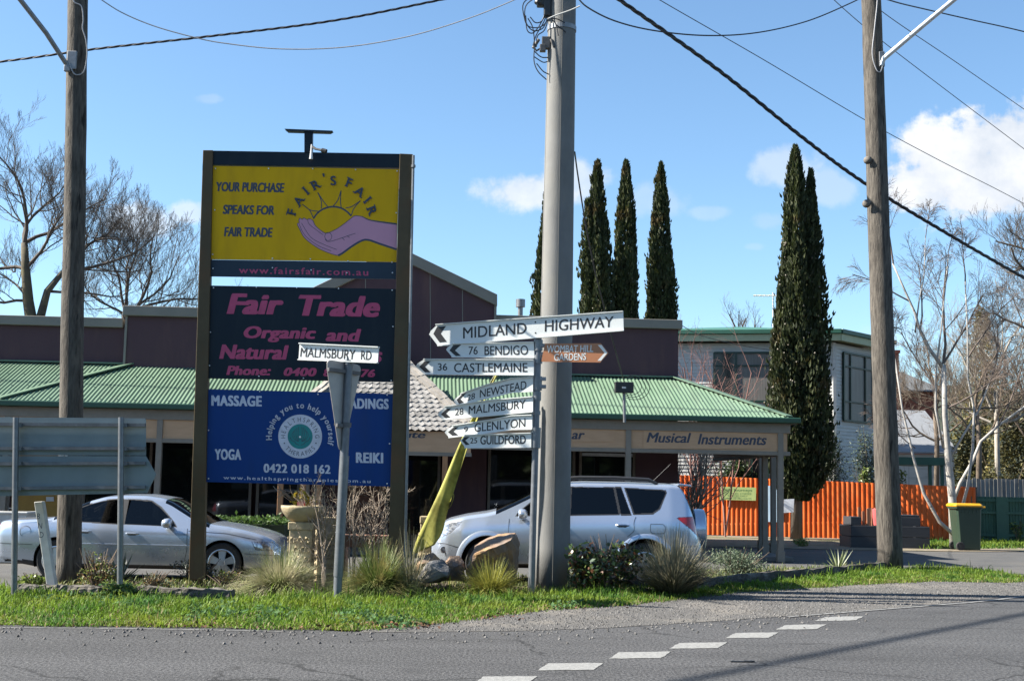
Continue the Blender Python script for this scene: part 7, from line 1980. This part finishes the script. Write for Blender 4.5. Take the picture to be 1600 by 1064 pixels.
cypress('cypress in the middle of the group of three', [(978, 254, 60, 2.0, 1.0), (962, 420, 26, 2.5, .25), (990, 330, 22, 2.5, .2)], YC4 + 1, 3, 10000, .24, nuts=140)
cypress('cypress right of the group of three above the parapet end', [(1033, 258, 60, 2.0, 1.0), (1015, 440, 24, 2.5, .2)], YC4 + 2, 4, 10000, .24, nuts=140)
cypress('cypress half hidden behind the left side of the concrete pole', [(856, 290, 58, 2.0, 1.0)], YC4 + 1, 5, 8000, .24, nuts=90)

# ================================================================== far buildings on the right
m_redbrick = mat('red_brick_far', (0.2514, 0.07913, 0.05121), (0.1955, 0.06052, 0.0419), scale=6, rough=.9, stretch=(1, 1, 3))
m_greyroof = mat('grey_tile_roof', (.10, .105, .11), (.075, .078, .08), scale=4, rough=.8, stretch=(.5, 1, 3))
m_zinc = mat('pale_steel_roof', (0.1966, 0.2038, 0.2145), (0.168, 0.1752, 0.1859), scale=3, rough=.5, stretch=(3, .3, 3))
YK = 68
k0 = P(1420, 780, YK); k0.z = 0
br_ = thing('brick_house', 'far red brick house with grey tiled roof and chimney seen behind the birch', 'house', k0)
zt_ = P(1420, 612, YK).z; zr_ = P(1420, 585, YK).z
xa, xb = P(1372, 650, YK).x, P(1466, 650, YK).x
mb = MB(); mb.box(((xa + xb) / 2, YK + 3, zt_ / 2), (xb - xa, 6, zt_)); mb.build('wall', m_redbrick, br_)
mb = MB(); x_ = .5; mb.add([(xa - x_, YK - .5, zt_), (xb + x_, YK - .5, zt_), (xb + x_, YK + 6.5, zt_), (xa - x_, YK + 6.5, zt_), (xa + 1.5, YK + 3, zr_ + .6), (xb - 1.5, YK + 3, zr_ + .6)], [(0, 1, 5, 4), (1, 2, 5), (2, 3, 4, 5), (3, 0, 4)]); rf = mb.build('roof', m_greyroof, br_)
cx_ = P(1396, 600, YK - 1); mb = MB(); mb.box((cx_.x, YK - .7, (zt_ + zr_) / 2 - .2), (.62, .6, zr_ - zt_ + 2.6)); mb.box((cx_.x, YK - .7, zr_ + 1.1), (.74, .72, .16)); mb.build('chimney', m_redbrick, rf)
YSd = 60
s0 = P(1430, 780, YSd); s0.z = 0
shd = thing('steel_shed', 'long shed with pale steel roof in front of the brick house', 'shed', s0)
xa, xb = P(1385, 700, YSd).x, P(1500, 700, YSd).x; ze = P(1430, 706, YSd).z; zr2 = P(1430, 641, YSd + 5).z
mb = MB(); mb.add([(xa, YSd, ze), (xb, YSd, ze), (xb, YSd + 5, zr2), (xa, YSd + 5, zr2), (xa, YSd, ze - .08), (xb, YSd, ze - .08), (xb, YSd + 5, zr2 - .08), (xa, YSd + 5, zr2 - .08)], [(0, 1, 2, 3), (7, 6, 5, 4), (0, 4, 5, 1), (1, 5, 6, 2), (2, 6, 7, 3), (3, 7, 4, 0)]); mb.build('roof', m_zinc, shd)
mb = MB(); mb.box(((xa + xb) / 2, YSd + 2.6, ze / 2 - .05), (xb - xa - .4, 4.8, ze - .1)); mb.build('wall', m_board, shd)
c0 = P(1430, 780, 51); c0.z = 0
cpt = thing('carport', 'dark green carport beam and posts behind the orange fence', 'carport', c0)
xa, xb = P(1385, 718, 51).x, P(1478, 718, 51).x; zc = P(1430, 720, 51).z
mb = MB(); mb.box(((xa + xb) / 2, 52.5, zc), (xb - xa, 3, .30)); mb.build('roof', m_gfence, cpt)
for x in (xa + .2, (xa + xb) / 2 + .6, xb - .1):
    mb = MB(); mb.box((x, 51.2, zc / 2 - .1), (.12, .12, zc - .1)); mb.build('post', m_gfence, cpt)
# unseen tree belt added behind the camera to screen out low sky light
mb = MB(); rnd = random.Random(55); inner = MB()
for i in range(46):
    a = R_(95 + 170 * i / 45); rr = 26 + rnd.uniform(-3, 6); c = Vector((rr * math.sin(a), rr * math.cos(a), 0)); H = rnd.uniform(4.2, 6.5); Rw = rnd.uniform(2.4, 3.4)
    if c.x < -6 and c.y > -14: continue
    for k in range(420):
        d = Vector((rnd.gauss(0, 1), rnd.gauss(0, 1), rnd.gauss(0, 1))).normalized(); p = c + Vector((d.x * Rw, d.y * Rw, H * .52 + d.z * H * .48)) * 1.0
        leafy(mb, p, .1, .1, .1, 1, .9, rnd, shell=0)
    inner.lathe(c, [(0.3, 0), (Rw * .8, H * .2), (Rw * .85, H * .55), (Rw * .5, H * .85), (0, H * .95)], 10)
_tag(mb.build('added_tree_screen', m_everg), 'unseen evergreen tree belt added to block low sky light', 'trees', kind='stuff')
_tag(inner.build('added_tree_screen_core', m_blkleaf, smooth='all'), 'dark solid core of the unseen tree belt added to block sky light', 'trees', kind='stuff')
